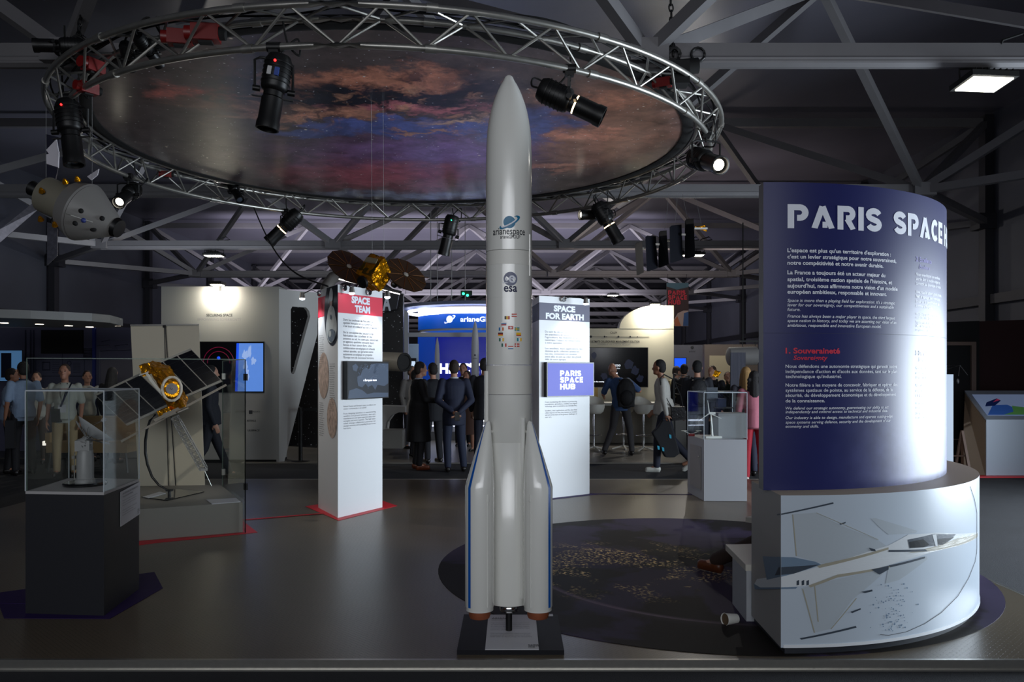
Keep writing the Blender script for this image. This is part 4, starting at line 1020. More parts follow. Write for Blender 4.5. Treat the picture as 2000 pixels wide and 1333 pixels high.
MB().beam(W(700, 551, 9.5), V((-1.75, 9.1, 2.40)), .02, .02).beam(W(662, 540, 9.5), W(784, 572, 9.5), .035, .035).build('housing', black_metal, t, smooth=False); MB().beam(W(662, 545.5, 9.47), W(781, 575, 9.47), .018, .012).build('tube', tube_lit, t, smooth=False)

# column 2 -------------------------------------------------------------
A2, B2 = V((.326, 9.84, 0)), V((.975, 10.30, 0)); C2 = V((.253, 10.63, 0)); C2 = A2 + (Matrix.Rotation(PI / 3, 3, 'Z') @ (B2 - A2)); H2 = 2.455
c2 = tri_column('triangular_column', A2, B2, C2, H2, hdr_navy, 'white triangular column headed SPACE FOR EARTH on a navy band, behind the rocket', None)
f, n, ux = face(A2, B2, .002); L3 = (B2 - A2).length
mb = MB(); mb.poly([f(0, 2.165), f(L3, 2.165), f(L3, 2.375), f(0, 2.375)]); mb.build('header_band', hdr_navy, c2, smooth=False)
f5, n5, ux5 = face(C2, A2, .002); mb = MB(); mb.poly([f5(0, 2.165), f5(L3, 2.165), f5(L3, 2.375), f5(0, 2.375)]); mb.build('header_band', hdr_navy, c2, smooth=False)
f, n, ux = face(A2, B2, .004); mb = MB()
txt(mb, 'SPACE', .095, lambda u, v: f(L3 * .49 + u, 2.28 + v), 'C', bold=.055, fit=.34); txt(mb, 'FOR EARTH', .095, lambda u, v: f(L3 * .50 + u, 2.185 + v), 'C', bold=.055, fit=.60)
mb.build('title_lettering', white_ink, c2, smooth=False)
block(c2, f, .09, 2.015, ['Du suivi du climat à la protection', 'des populations en passant par', "l'agriculture, les mobilités et le", "numérique, l'espace est indispensable", 'à notre quotidien.', '', 'Les satellites, leurs applications, les', "données qu'ils collectent améliorent", 'nos vies, connectent nos sociétés', 'entre elles et sont au cœur des grands', 'défis de notre époque.'], .033, .0335, .60, grey_ink)
block(c2, f, .09, 1.165, ['From monitoring the climate to protecting', 'populations, agriculture, mobility and digital', 'technology, space is essential to our everyday lives.', '', 'Satellites, their applications and the data they', 'collect improve our lives, they connect our societies', 'and are at the heart of the greatest challenges of', 'our era.'], .024, .026, .50, grey_ink)
scr_blue = mat('screen_blue', (30, 36, 120), .4, emit=.42, ecol=(62, 72, 226), spec=.3)
def draw_hub(t, g, a, b, c, d):
    g1 = g(.0046); mb = MB(); w_, h2 = b - a, d - c
    for i, l in enumerate(('PARIS', 'SPACE', 'HUB')):
        stencil(mb, l, .070, lambda u, v: g1(a + w_ * .26 + u, c + h2 * (.605 - .205 * i) + v), fit=(.335, .365, .24)[i])
    mb.build('lettering', mat('screen_pale', (215, 225, 255), .2, emit=.75), t, smooth=False)
column_screen(A2, B2, .07, L3 + .02, 1.235, 1.655, .06, 'blue screen reading PARIS SPACE HUB, mounted on the navy-headed column', [scr_blue], draw_hub)
arm_lamp(None, f(.36, 2.43), n, ux, .20, 'small arm lamp on top of the navy-headed column', .20, 22, f(.4, 1.0))

# floor tapes and triangle decals -----------------------------------------
def decal(pts, m, label, cat, nm, z=.0015):
    mb = MB(); mb.slab([V((p[0], p[1], z)) for p in pts], (0, 0, .002)); o = mb.build(nm, m, smooth=False); return tag(o, label, cat)
cen = (A + B + C) / 3
tri = [cen + (p - cen) * 1.32 for p in (A, B, C)]
decal([(G(596, 990).x, G(596, 990).y), (G(661, 1018).x, G(661, 1018).y), (G(776, 989).x, G(776, 989).y), (-1.75, 10.1)], red_tape, 'red triangular floor sticker under the red-headed column', 'floor sticker', 'floor_sticker')
decal([G(250, 1069).to_2d(), G(300, 1062).to_2d(), G(503, 1041).to_2d(), G(455, 1004).to_2d(), (-4.3, 9.2), (-3.95, 7.3)], red_tape, 'red floor sticker under the low grey satellite plinth', 'floor sticker', 'floor_sticker')
cen2 = (A2 + B2 + C2) / 3; q = [cen2 + (p - cen2) * 1.35 for p in (A2, B2, C2)]
decal([p.to_2d() for p in q], purple_tape, 'dark purple triangular floor sticker under the navy-headed column', 'floor sticker', 'floor_sticker')
decal([G(8, 1209).to_2d(), G(215, 1210).to_2d(), G(318, 1150).to_2d(), (-2.75, 6.3), (-3.6, 5.7)], purple_tape, 'dark purple floor sticker under the black pedestal', 'floor sticker', 'floor_sticker')
def tape(p, q, w_, m, label, z=.0035):
    p, q = V((*p, 0)), V((*q, 0)); n_ = (q - p).normalized().cross(V((0, 0, 1))) * w_ / 2
    return decal([(p + n_).to_2d(), (q + n_).to_2d(), (q - n_).to_2d(), (p - n_).to_2d()], m, label, 'floor tape', 'floor_tape', z)
tape(G(472, 1017).to_2d(), G(632, 1004).to_2d(), .05, red_tape, 'thin red floor line joining the satellite plinth to the red-headed column', .004)
tape(G(0, 1176).to_2d(), G(60, 1177).to_2d(), .10, purple_tape, 'purple floor line running left from the black pedestal')
tape(G(1150, 965.5).to_2d(), G(1352, 967).to_2d(), .05, purple_tape, 'thin purple floor line joining the navy-headed column to the white glass-topped pedestal')

# ================================================================== GLASS CASES
def glass_box(parent, corners, z0, z1, th=.008, name='glass_pane', top=True):
    N = len(corners)
    for i in range(N):
        a, b = V((*corners[i], 0)), V((*corners[(i + 1) % N], 0)); d = (b - a).normalized(); n_ = d.cross(V((0, 0, 1)))
        mb = MB(); mb.slab([a + V((0, 0, z0)), b + V((0, 0, z0)), b + V((0, 0, z1)), a + V((0, 0, z1))], -n_ * th); mb.build(name, acrylic, parent, smooth=False)
    if top:
        mb = MB(); mb.slab([V((*c, z1)) for c in corners], (0, 0, th)); mb.build('glass_lid', acrylic, parent, smooth=False)
    mb = MB()
    for i in range(N):
        a, b = V((*corners[i], z1 + .004)), V((*corners[(i + 1) % N], z1 + .004)); mb.beam(a, b, .006, .008)
        mb.beam(V((*corners[i], z0)), V((*corners[i], z1)), .006, .006)
    mb.build('glass_edge', edge_ac, parent, smooth=False)
# black pedestal with antenna model
PA, PB, PCc, PD = (-3.10, 5.22), (-2.575, 5.17), (-2.645, 5.81), (-3.17, 5.86)
t = thing('display_pedestal', 'black pedestal with a clear acrylic case standing on the purple floor sticker', 'pedestal', (-2.87, 5.5, .004))
ped_b = mat('pedestal_charcoal', (34, 35, 40), .5, spec=.35)
mb = MB(); mb.slab([V((*p, .004)) for p in (PA, PB, PCc, PD)], (0, 0, .762)); mb.build('body', ped_b, t, smooth=False)
mb = MB(); mb.slab([V((*p, .766)) for p in (PA, PB, PCc, PD)], (0, 0, .018)); mb.build('pale_top', mat('pedestal_pale_top', (168, 166, 166), .4), t, smooth=False)
glass_box(t, [PA, PB, PCc, PD], .784, 1.42)
ff, n_, ux_ = face(V((*PB, 0)), V((*PCc, 0)), .003); Lp = (V((*PCc, 0)) - V((*PB, 0))).length
p = thing('label_plate', 'white printed label plate on the side of the black pedestal', 'label', ff(.48, .55))
f6, _, _ = face(V((*PB, 0)), V((*PCc, 0)), .009)
mb = MB(); mb.slab([ff(Lp * .42, .745), ff(Lp * 1.0, .765), ff(Lp * 1.0, .535), ff(Lp * .42, .515)], n_ * .004); mb.build('sheet', card, p, smooth=False)
mb = MB(); sk = lambda u, v: f6(Lp * .46 + u, v + u * .035)
txt(mb, 'ANTENNE DE POURSUITE', .017, lambda u, v: sk(u, .722 + v), bold=.02, fit=.30); txt(mb, 'TRACKING ANTENNA', .014, lambda u, v: sk(u, .702 + v), bold=.02, fit=.2)
for i, l in enumerate(('Maquette d\'une antenne sol de réception de', 'données des satellites et des lanceurs.', 'Elle assure la liaison avec la station.', '', 'Model of a ground antenna receiving data', 'from satellites and launchers.', 'It provides the link with the station.')):
    if l: txt(mb, l, .0115, lambda u, v: sk(u, .678 - i * .016 + v), fit=.30 * len(l) / 44)
for i, l in enumerate(('PARIS', 'SPACE', 'HUB')): stencil(mb, l, .009, lambda u, v: sk(.29 + u, .56 - i * .012 + v))
mb.build('lettering', grey_ink, p, smooth=False)
# antenna
t = thing('antenna_model', 'small grey dish antenna model on a round black base inside the acrylic case', 'antenna model', (-2.865, 5.50, .784))
o_ = V((-2.865, 5.50, .784)); ant = mat('antenna_grey', (150, 150, 150), .4)
MB().lathe([(.135, 0), (.138, .012), (.132, .022)], o_, n=40).build('round_base', mat('glossy_black_base', (12, 12, 13), .08, coat=1.0), t)
MB().lathe([(.062, .022), (.062, .04), (.053, .045), (.053, .20), (.048, .215), (.048, .235)], o_, n=28).build('tower', ant, t)
MB().tube([o_ + V((-.057, -.03, z)) for z in (.04, .22)], .004, n=6).box(o_ + V((-.06, -.03, .12)), (.02, .02, .03)).box(o_ + V((-.06, -.03, .19)), (.02, .02, .02)).build('ladder_pipe', alu, t)
MB().box(o_ + V((-.01, 0, .265)), (.09, .08, .07), rz=.2).cyl(o_ + V((-.05, 0, .27)), o_ + V((.03, 0, .30)), .034, n=14).build('azimuth_drive', ant, t)
dc = o_ + V((.045, 0, .345)); dn = V((-.62, -.25, -.70)).normalized() * -1
dn = V((.52, .34, .78)).normalized()
mb = MB(); pr2 = [(.01, -.002)] + [(r, r * r * 3.4) for r in (.03, .06, .09, .115, .135)] + [(.136, .135 ** 2 * 3.4 + .003)] + [(r, r * r * 3.4 + .005) for r in (.12, .09, .06, .03)] + [(.01, .006)]
mb.lathe(pr2, dc - dn * .02, dn, n=36); mb.build('dish', mat('antenna_dish', (176, 178, 180), .45), t)
mb = MB(); x_, y_, a_ = MB().frame(dn)
for k in range(14):
    a = 2 * PI * k / 14; r_ = x_ * math.cos(a) + y_ * math.sin(a); mb.tube([dc - dn * .035 + r_ * .03, dc - dn * .012 + r_ * .09, dc + dn * .010 + r_ * .13], .0025, n=4)
for k in range(3):
    a = 2 * PI * k / 3 + .5; r_ = x_ * math.cos(a) + y_ * math.sin(a); mb.tube([dc + dn * .012 + r_ * .12, dc + dn * .11], .002, n=4)
mb.cyl(dc + dn * .10, dc + dn * .13, .014, n=12)
rn = random.Random(2)
for k in range(16): mb.cyl(dc - dn * .05 + V([rn.uniform(-.05, .03) for _ in range(3)]), dc - dn * .04 + V([rn.uniform(-.05, .03) for _ in range(3)]), .003, n=5)
mb.build('dish_support', ant, t)

# satellite plinth
plz = .29
FR, FL, BL, BR2 = (-2.58, 7.85), (-4.15, 7.08), (-4.75, 8.9), (-3.22, 9.05)
t = thing('satellite_plinth', 'low grey angled plinth with glass panes around the gold satellite', 'plinth', (-3.6, 8.2, .004))
mb = MB(); mb.slab([V((*p, .004)) for p in (FR, BR2, BL, FL)], (0, 0, plz - .004)); mb.build('body', mat('plinth_grey', (128, 124, 116), .5), t, smooth=False)
g0 = [(-2.55, 7.83), (-3.19, 9.03), (-4.75, 8.92), (-4.17, 7.04)]
for i in (0, 3):
    a, b = V((*g0[i], 0)), V((*g0[(i + 1) % 4], 0)); nn_ = (b - a).normalized().cross(V((0, 0, 1))) * .006
    z0 = .004
    mb = MB(); mb.slab([a + V((0, 0, z0)), b + V((0, 0, z0)), b + V((0, 0, 1.66)), a + V((0, 0, 1.66))], nn_); mb.build('glass_pane', acrylic, t, smooth=False)
    mb = MB(); mb.beam(a + V((0, 0, 1.66)), b + V((0, 0, 1.66)), .006, .006); mb.beam(a + V((0, 0, z0)), a + V((0, 0, 1.66)), .007, .007); mb.beam(b + V((0, 0, z0)), b + V((0, 0, 1.66)), .007, .007); mb.build('glass_edge', mat('green_glass_edge', (96, 112, 104), .25), t, smooth=False)
for z in (1.49, .44): MB().box((-2.56, 7.87, z), (.035, .05, .065), rz=.45).build('glass_clamp', black_metal, t, smooth=False)
for z in (1.49, .44): MB().box((-3.17, 9.0, z), (.035, .05, .065), rz=.45).build('glass_clamp', alu, t, smooth=False)
# placards on the plinth
def place_card(pts, label):
    mb = MB(); mb.slab([V((p.x, p.y, plz + .001)) for p in pts], (0, 0, .006)); return tag(mb.build('placard', card, smooth=False), label, 'placard')
place_card([G(403, 978, plz), G(414, 986, plz), G(470, 981.5, plz), G(461, 974.5, plz)], 'blank white placard on the front right corner of the grey satellite plinth')
# rollup backdrop
t = thing('backdrop_banner', 'back of a white roll-up banner with support poles behind the gold satellite', 'banner', (-3.75, 9.4, 0))
cream = mat('banner_cream', (222, 215, 194), .6)
P = [W(255, 637, 9.35), W(388, 635, 9.35), W(401, 992, 9.35), W(272, 992, 9.35)]
mb = MB(); mb.slab([V((p.x, 9.35, max(p.z, .05))) for p in P], (0, .01, 0)); mb.build('fabric', cream, t, smooth=False)
MB().beam(W(255, 636, 9.34), W(388, 634.5, 9.34), .02, .018).build('top_rail', alu, t, smooth=False)
MB().box((W(336, 0, 9.35).x, 9.36, .035), (.80, .2, .07)).build('base_cassette', alu, t, smooth=False)
MB().cyl(W(321, 640, 9.32), V((W(330, 0, 9.32).x, 9.32, .07)), .005, n=8).box(W(321, 638, 9.32), (.03, .02, .03)).build('support_pole', black_metal, t)
MB().cyl(W(323, 640, 9.33), V((W(345, 0, 9.33).x, 9.33, .07)), .005, n=8).build('support_pole', black_metal, t)

# gold satellite on its curved stand
D0 = 8.25
sat = thing('satellite_model', 'gold foil satellite model with black solar wings and lattice mast on a curved black stand', 'satellite model', V((-3.5, 8.25, plz)))
wing_frame = mat('wing_frame_grey', (128, 126, 120), .5)
def wing(q, depths, parent, cells, m1=solar, m2=wing_frame, name='solar_wing', bw=.03):
    P = [W(x, y, d) for (x, y), d in zip(q, depths)]; P[2] = P[1] + P[3] - P[0]; nrm = (P[1] - P[0]).cross(P[3] - P[0]).normalized()
    if nrm.y > 0: nrm = -nrm
    w0 = MB().slab(P, -nrm * .018).build(name, m2, parent, smooth=False)
    def at(u, v): return P[0].lerp(P[1], u).lerp(P[3].lerp(P[2], u), v) + nrm * .003
    mb = MB(); nu, nv = cells
    for i in range(nu):
        g_ = .012; mb.poly([at(i / nu + g_, .05), at((i + 1) / nu - g_, .05), at((i + 1) / nu - g_, .95), at(i / nu + g_, .95)])
    mb.build('solar_cells', m1, w0, smooth=False)
    mb = MB()
    for j in range(1, nv): mb.tube([at(.01, j / nv) + nrm * .001, at(.99, j / nv) + nrm * .001], .0012, n=4)
    mb.build('cell_lines', solar_line, w0)
    return w0
wing([(184, 771), (272, 730), (336, 784), (248, 832)], (8.30, 8.42, 8.42, 8.30), sat, (3, 9))
wing([(286, 716), (372, 681), (437, 738), (350, 782)], (8.5, 8.7, 8.7, 8.5), sat, (3, 6))
def crumple(mb, amt, seed=1, n=3):
    import mathutils
    for i, p in enumerate(mb.v):
        p = V(p); d = mathutils.noise.noise_vector(p * 16 + V((seed, 0, 0))) + mathutils.noise.noise_vector(p * 38 + V((0, seed, 0))) * .5; mb.v[i] = tuple(p + d * amt)
def foil(parent, name, P4a, P4b, amt=.008, seg=10, m=gold, seed=1):    # body between two quads, subdivided and crumpled
    mb = MB(); import mathutils
    def grid(a, b, c, d):
        vs = [a.lerp(b, i / seg).lerp(d.lerp(c, i / seg), j / seg) for j in range(seg + 1) for i in range(seg + 1)]
        mb.add(vs, [(j * (seg + 1) + i, j * (seg + 1) + i + 1, (j + 1) * (seg + 1) + i + 1, (j + 1) * (seg + 1) + i) for j in range(seg) for i in range(seg)])
    a, b, c, d = P4a; e, f_, g_, h = P4b
    grid(a, b, c, d); grid(f_, e, h, g_); grid(e, f_, b, a); grid(b, f_, g_, c); grid(c, g_, h, d); grid(e, a, d, h)
    crumple(mb, amt, seed)
    return mb.build(name, m, parent, angle=.35)
Q = lambda x, y, d=0: W(x, y, D0 + d)
foil(sat, 'foil_body', [Q(288, 712, -.05), Q(320, 726, -.10), Q(362, 795, -.10), Q(333, 806, -.05)], [Q(298, 706, .22), Q(332, 716, .20), Q(368, 780, .20), Q(345, 796, .22)], .016, seg=18)
foil(sat, 'foil_nose', [Q(271, 716, -.05), Q(291, 708, -.05), Q(302, 728, -.05), Q(280, 736, -.05)], [Q(276, 713, .10), Q(292, 709, .10), Q(304, 724, .10), Q(286, 732, .10)], .012, seed=4, seg=12)
foil(sat, 'foil_box', [Q(306, 805, -.10), Q(329, 795, -.10), Q(335, 802, -.10), Q(311, 815, -.10)], [Q(306, 804, .05), Q(329, 794, .05), Q(335, 801, .05), Q(311, 814, .05)], .004, seg=5, seed=7)
rc = Q(335.5, 760, -.13); rn_ = V((.35, -1, .25)).normalized(); x_, y_, a_ = MB().frame(rn_)
MB().tube([rc + x_ * .088 * math.cos(2 * PI * k / 24) + y_ * .12 * math.sin(2 * PI * k / 24) for k in range(24)], [.012 + .003 * (k % 2) for k in range(24)], n=8, closed=True).build('ring_antenna', mat('ring_white', (190, 182, 170), .5), sat, angle=.3)
MB().lathe([(.055, 0), (.055, .02), (.012, .022), (.008, .03)], rc - rn_ * .01, rn_, n=24).build('centre_disc', mat('disc_grey', (110, 106, 110), .4), sat)
MB().lathe([(.082, -.004), (.082, 0), (.056, .004)], rc - rn_ * .012, rn_, n=24).build('gold_disc', gold, sat)
MB().slab([Q(284, 729, -.12), Q(288, 728, -.12), Q(322, 772, -.14), Q(317, 774, -.14), Q(294, 745, -.13)], (0, -.012, 0)).build('white_strut', white_paint, sat, smooth=False)
MB().beam(Q(272, 734, -.1), Q(290, 727, -.1), .01, .01).build('white_strut', white_paint, sat, smooth=False)
boom = mat('boom_aluminium', (130, 122, 112), .5, .4)
MB().beam(Q(236, 863, -.25), Q(442, 752, .15), .018, .022).build('long_boom', boom, sat, smooth=False)
MB().beam(Q(302, 822, -.12), Q(352, 797, -.05), .05, .03).beam(Q(320, 813, -.1), Q(362, 796, -.05), .03, .05).build('boom_bracket', boom, sat, smooth=False)
MB().beam(Q(345, 806, -.12), Q(366, 797, -.05), .05, .012).build('boom_bracket', boom, sat, smooth=False)
# lattice mast
ma, mb_ = Q(341, 815, -.08), Q(398, 917, .05); ax = (mb_ - ma).normalized(); x_, y_, _ = MB().frame(ax); mm = MB()
cs = [[ma + (x_ * math.cos(PI / 2 * k + .4) + y_ * math.sin(PI / 2 * k + .4)) * .045 + ax * ((mb_ - ma).length * j / 9) for j in range(10)] for k in range(4)]
for k in range(4):
    mm.tube(cs[k], .0035, n=5)
    for j in range(9):
        mm.cyl(cs[k][j], cs[(k + 1) % 4][j + 1], .0028, n=4); mm.cyl(cs[(k + 1) % 4][j], cs[k][j + 1], .0022, n=4); mm.cyl(cs[k][j], cs[(k + 1) % 4][j], .003, n=4)
mm.box(mb_, (.07, .05, .03), rz=.3); mm.build('lattice_mast', mat('mast_grey', (150, 148, 146), .4, .3), sat)
MB().cyl(mb_, Q(413, 950, .09), .004, n=6).build('mast_tip_rod', alu, sat)
pts = [Q(304, 810, .02), Q(293, 822, .02), Q(287, 840, .02), Q(284, 862, .02), Q(284, 885, .02), Q(288, 908, .02), Q(297, 932, .02), Q(310, 948, .02), Q(324, 956, .02), Q(331, 958, .02)]
MB().tube(pts, [.011, .012, .013, .014, .014, .013, .012, .011, .010, .009], n=12).build('curved_stand', mat('stand_arc_black', (14, 14, 16), .3), sat)
bp0 = Q(331, 958, .02); MB().cyl(bp0 + V((0, 0, .01)), V((bp0.x, bp0.y, plz + .01)), .016, n=12).box(bp0, (.06, .05, .02)).build('stand_foot', black_metal, sat)
g_ = [G(276, 972, plz + .004), G(326, 979, plz + .004), G(399, 962, plz + .004), G(345, 957, plz + .004)]
MB().slab(g_, (0, 0, .008)).build('mirror_base', mat('dark_mirror', (50, 48, 48), .06, .8), sat, smooth=False)
MB().slab([p + V((0, 0, .013)) for p in (G(279, 974, plz), G(290, 976, plz), G(324, 967, plz), G(312, 964, plz))], (0, 0, .003)).build('name_plate', card, sat, smooth=False)

# white pedestal with wind turbine
pc1, pc2 = G(1375, 980), G(1345, 962)
t = thing('display_pedestal', 'white-grey pedestal with a clear glass case holding a small wind turbine', 'pedestal', G(1405, 972))
a_ = G(1375, 980); b_ = G(1459, 980.5); dpt = .75
c_ = V((b_.x + .03, b_.y + dpt, 0)); e_ = V((G(1343, 962).x, G(1343, 962).y, 0))
cc = [(a_.x, a_.y), (b_.x, b_.y), (c_.x, c_.y), (e_.x, e_.y)]; z1 = CZ - (859 - HY) * a_.y / F
mb = MB(); mb.slab([V((*p, .004)) for p in cc], (0, 0, z1 - .004)); mb.build('body', mat('pedestal_light_grey', (158, 158, 162), .5), t, smooth=False)
zt = CZ - (768 - HY) * a_.y / F
glass_box(t, cc, z1, zt)
P1, P2 = V((*cc[3], 0)), V((*cc[0], 0)); ff, n_, ux_ = face(P1, P2, .003); LL = (P2 - P1).length
mb = MB(); mb.slab([ff(LL * .2, .12), ff(LL * .85, .12), ff(LL * .85, z1 - .1), ff(LL * .2, z1 - .1)], n_ * .004); dr = mb.build('door', mat('pedestal_door', (150, 146, 144), .5), t, smooth=False)
MB().ell(ff(LL * .75, z1 - .22) + n_ * .01, .012).build('knob', alu, dr)
o_ = V(((a_.x + b_.x) / 2 - .10, a_.y + .22, z1)); t = thing('wind_turbine_model', 'tiny white wind turbine model inside the glass case', 'model', o_)
MB().box(o_ + V((0, 0, .012)), (.20, .12, .024), rz=.1).build('base', white_paint, t, smooth=False)
MB().cyl(o_ + V((0, 0, .02)), o_ + V((-.02, 0, .30)), .014, .008, n=10).build('mast', white_paint, t)
MB().box(o_ + V((0, 0, .30)), (.07, .03, .03)).build('nacelle', white_paint, t, smooth=False)
hub_ = o_ + V((-.04, -.01, .30))
for k in range(3):
    a = PI / 2 + .12 + k * 2 * PI / 3; MB().cyl(hub_, hub_ + V((.16 * math.cos(a), 0, .16 * math.sin(a))), .008, .002, n=6).build('blade', white_paint, t)
o_ = V((a_.x + .30, a_.y + .38, z1)); tag(MB().box(o_ + V((.10, 0, .15)), (.34, .3, .30)).build('inner_riser', mat('riser_grey', (120, 120, 122), .5), smooth=False), 'grey block inside the glass case behind the wind turbine', 'display block')
t = thing('electronics_unit', 'dark electronics unit on the grey block inside the glass case', 'device', o_ + V((0, 0, .30)))
MB().box(o_ + V((.03, 0, .36)), (.22, .16, .012)).build('tray', black_matte, t, smooth=False); MB().box(o_ + V((0, 0, .42)), (.10, .10, .11)).build('dark_box', mat('device_blue_black', (28, 34, 52), .3), t, smooth=False)
MB().box(o_ + V((-.10, .05, .52)), (.14, .02, .18), rz=.1).build('circuit_board', mat('board_grey', (60, 66, 74), .4, noise=.6, nscale=60), t, smooth=False)
o_ = V((a_.x - .08, a_.y + .32, z1)); t = thing('drone_model', 'tiny red and white drone model at the left inside the glass case', 'model', o_)
MB().box(o_ + V((0, 0, .03)), (.07, .05, .03)).build('red_body', red_case, t, smooth=False)
for sx in (-1, 1): MB().cyl(o_ + V((sx * .03, 0, .05)), o_ + V((sx * .09, 0, .075)), .004, n=6).lathe([(.035, 0), (.035, .004)], o_ + V((sx * .09, 0, .078)), n=14).build('rotor_arm', white_paint, t)

# ================================================================== HANGING MODELS
wire = mat('thin_wire', (150, 150, 150), .4, .6)
# space capsule
dC = 7.4; Cc = lambda x, y, d=0: W(x, y, dC + d)
cap_ = thing('space_capsule_model', 'hanging white conical space capsule model with service module and solar wings', 'spacecraft model', Cc(150, 400))
tip, base_ = Cc(226, 444, -.03), Cc(168, 417, 0); axc = (tip - base_).normalized(); s7 = dC / F
back = base_ - axc * (28 * s7); smo = Cc(80, 389, .10)
axs = axc
capw = mat('capsule_white', (126, 124, 121), .45); caps = mat('service_module_grey', (124, 120, 106), .5)
L_ = (tip - base_).length
MB().lathe([(57 * s7 * .98, -.005), (57 * s7, 0), (55 * s7, .02), (21 * s7, L_ * .95), (17 * s7, L_), (12 * s7, L_ + .01)], base_, axc, n=48).build('crew_cone', capw, cap_)
MB().lathe([(40 * s7, -32 * s7), (52 * s7, -30 * s7), (59 * s7, -.02), (57 * s7, -.004)], base_, axc, n=48).build('heat_shield_skirt', mat('skirt_grey', (120, 118, 116), .5), cap_)
MB().lathe([(33 * s7, -94 * s7), (36 * s7, -92 * s7), (36 * s7, -30 * s7)], base_, axc, n=36).build('service_module', caps, cap_)
MB().lathe([(.07, -125 * s7), (.055, -110 * s7), (.03, -94 * s7)], base_, axc, n=24).build('engine_nozzle', black_metal, cap_)
MB().lathe([(.092, 0), (.086, .015), (.082, .04), (.05, .045)], tip, axc, n=24).build('docking_ring', black_metal, cap_)
x_, y_, _ = MB().frame(axc); vdir = (V((0, -1, 0)) - axc * V((0, -1, 0)).dot(axc)).normalized(); wd = axc.cross(vdir)
for u, w2 in ((.25, .52), (.42, .30), (.65, .70), (.78, -.2), (.30, -.05)):
    r = (57 - 38 * u) * s7; nr = (vdir * math.cos(w2) + wd * math.sin(w2)).normalized(); p = base_ + axc * L_ * u + nr * (r + .002)
    MB().ell(p, (.022, .022, .022) if u != .65 else (.03, .012, .02), n=10).build('window_port' if u != .42 else 'round_emblem', black_matte if u != .42 else mat('emblem_blue', (50, 64, 130), .4), cap_)
MB().tube([base_ + axc * (L_ * k / 8) + (vdir * math.cos(.25) + wd * math.sin(.25)) * ((57 - 38 * k / 8) * s7 + .003) for k in range(6)], .003, n=5).build('seam_line', white_paint, cap_)
for x, y in ((128, 357), (82, 375), (80, 430), (108, 441), (152, 352)):
    MB().lathe([(.028, 0), (.016, .03), (.01, .04)], Cc(x, y, -.15), V((.1, -.6, .5)), n=12).build('thruster', gold, cap_)
panel_m = mat('capsule_panel', (84, 84, 94), .30, .4, noise=.6, nscale=30); panel_lit = mat('capsule_panel_lit', (220, 216, 224), .35, .1)  # lit copy is paler: light on the upper wings put into colour
def flat_wing(q, ds, m_, nm='solar_wing'):
    P = [Cc(x, y, d) for (x, y), d in zip(q, ds)]; nn_ = (P[1] - P[0]).cross(P[3] - P[0]).normalized() * .012
    MB().slab(P, nn_).build(nm, m_, cap_, smooth=False)
flat_wing([(89, 262), (114, 268), (114, 318), (90, 300)], (.3, .3, .3, .3), mat('capsule_panel_dark', (34, 34, 50), .3), 'solar_wing'); flat_wing([(90, 293), (110, 272), (115, 300), (114, 328), (108, 330), (90, 322)][:4], (.28, .28, .28, .28), panel_lit)
flat_wing([(90, 302), (115, 296), (113, 327), (91, 320)], (.25, .25, .25, .25), panel_lit); flat_wing([(91, 322), (113, 328), (107, 358), (92, 350)], (.22, .22, .22, .22), mat('capsule_panel_dark', (34, 34, 50), .3))
flat_wing([(0, 448), (70, 392), (76, 408), (0, 474)], (-.1, 0, 0, -.1), panel_m); flat_wing([(92, 434), (112, 440), (111, 500), (92, 518)], (.1, .1, .1, .1), panel_m); flat_wing([(170, 345), (193, 330), (190, 342), (178, 352)], (.3, .3, .3, .3), panel_lit)
MB().tube([Cc(70, 392), Cc(86, 396)], .012, n=6).tube([Cc(100, 436, .08), Cc(104, 424, .08)], .012, n=6).tube([Cc(100, 355, .2), Cc(104, 372, .12)], .012, n=6).build('wing_hinge', black_metal, cap_)
for x, y in ((180, 360), (90, 370)): MB().cyl(Cc(x, y), V((Cc(x, y).x, dC, ZB - .05)), .0018, n=4).build('hanging_wire', wire, cap_)

# gold telecom satellite with two round wings
dG = 8.0; Cg = lambda x, y, d=0: W(x, y, dG + d); sg = dG / F
gs = thing('hanging_satellite_model', 'hanging gold foil satellite model with two dark twelve-sided wings above the red-headed column', 'satellite model', Cg(735, 530))
a4 = [Cg(694, 532, -.10), Cg(720, 556, -.18), Cg(742, 568, -.12), Cg(768, 540, -.05)]
foil(gs, 'foil_body', [Cg(694, 534, -.02), Cg(724, 543, -.2), Cg(743, 570, -.15), Cg(716, 566, .02)], [Cg(724, 496, .02), Cg(750, 502, -.16), Cg(767, 541, -.1), Cg(752, 552, .2)], .014, seg=12)
foil(gs, 'foil_top', [Cg(697, 531, -.02), Cg(726, 540, -.2), Cg(752, 504, -.16), Cg(723, 495, .03)], [Cg(700, 536, .1), Cg(730, 548, -.1), Cg(756, 512, -.05), Cg(727, 505, .12)], .006, seg=8, seed=5, m=mat('dull_gold_foil', (150, 138, 60), .35, 1.0, bump=.6, bscale=10))
mbx = MB().slab([Cg(712, 512, -.17), Cg(734, 516, -.19), Cg(738, 508, -.17), Cg(717, 504, -.15)], (0, -.01, .01)).build('radiator_plate', mat('radiator_grey', (170, 165, 140), .3, .7), gs, smooth=False)
MB().lathe([(.065, 0), (.058, .02), (.01, .035)], Cg(709, 551, -.2), V((-.5, -.7, -.4)), n=24).build('dish_antenna', black_metal, gs)
MB().lathe([(.035, 0), (.03, .02), (.01, .03)], Cg(770, 556, -.1), V((.3, -.8, -.2)), n=18).build('dish_antenna', black_metal, gs)
nw = V((.53, -.57, .62)).normalized(); x_, y_, _ = MB().frame(nw)
bronze = mat('bronze_wing', (58, 40, 18), .45, .4, noise=.5, nscale=14); rib = mat('bronze_rib', (120, 72, 24), .4, .5)
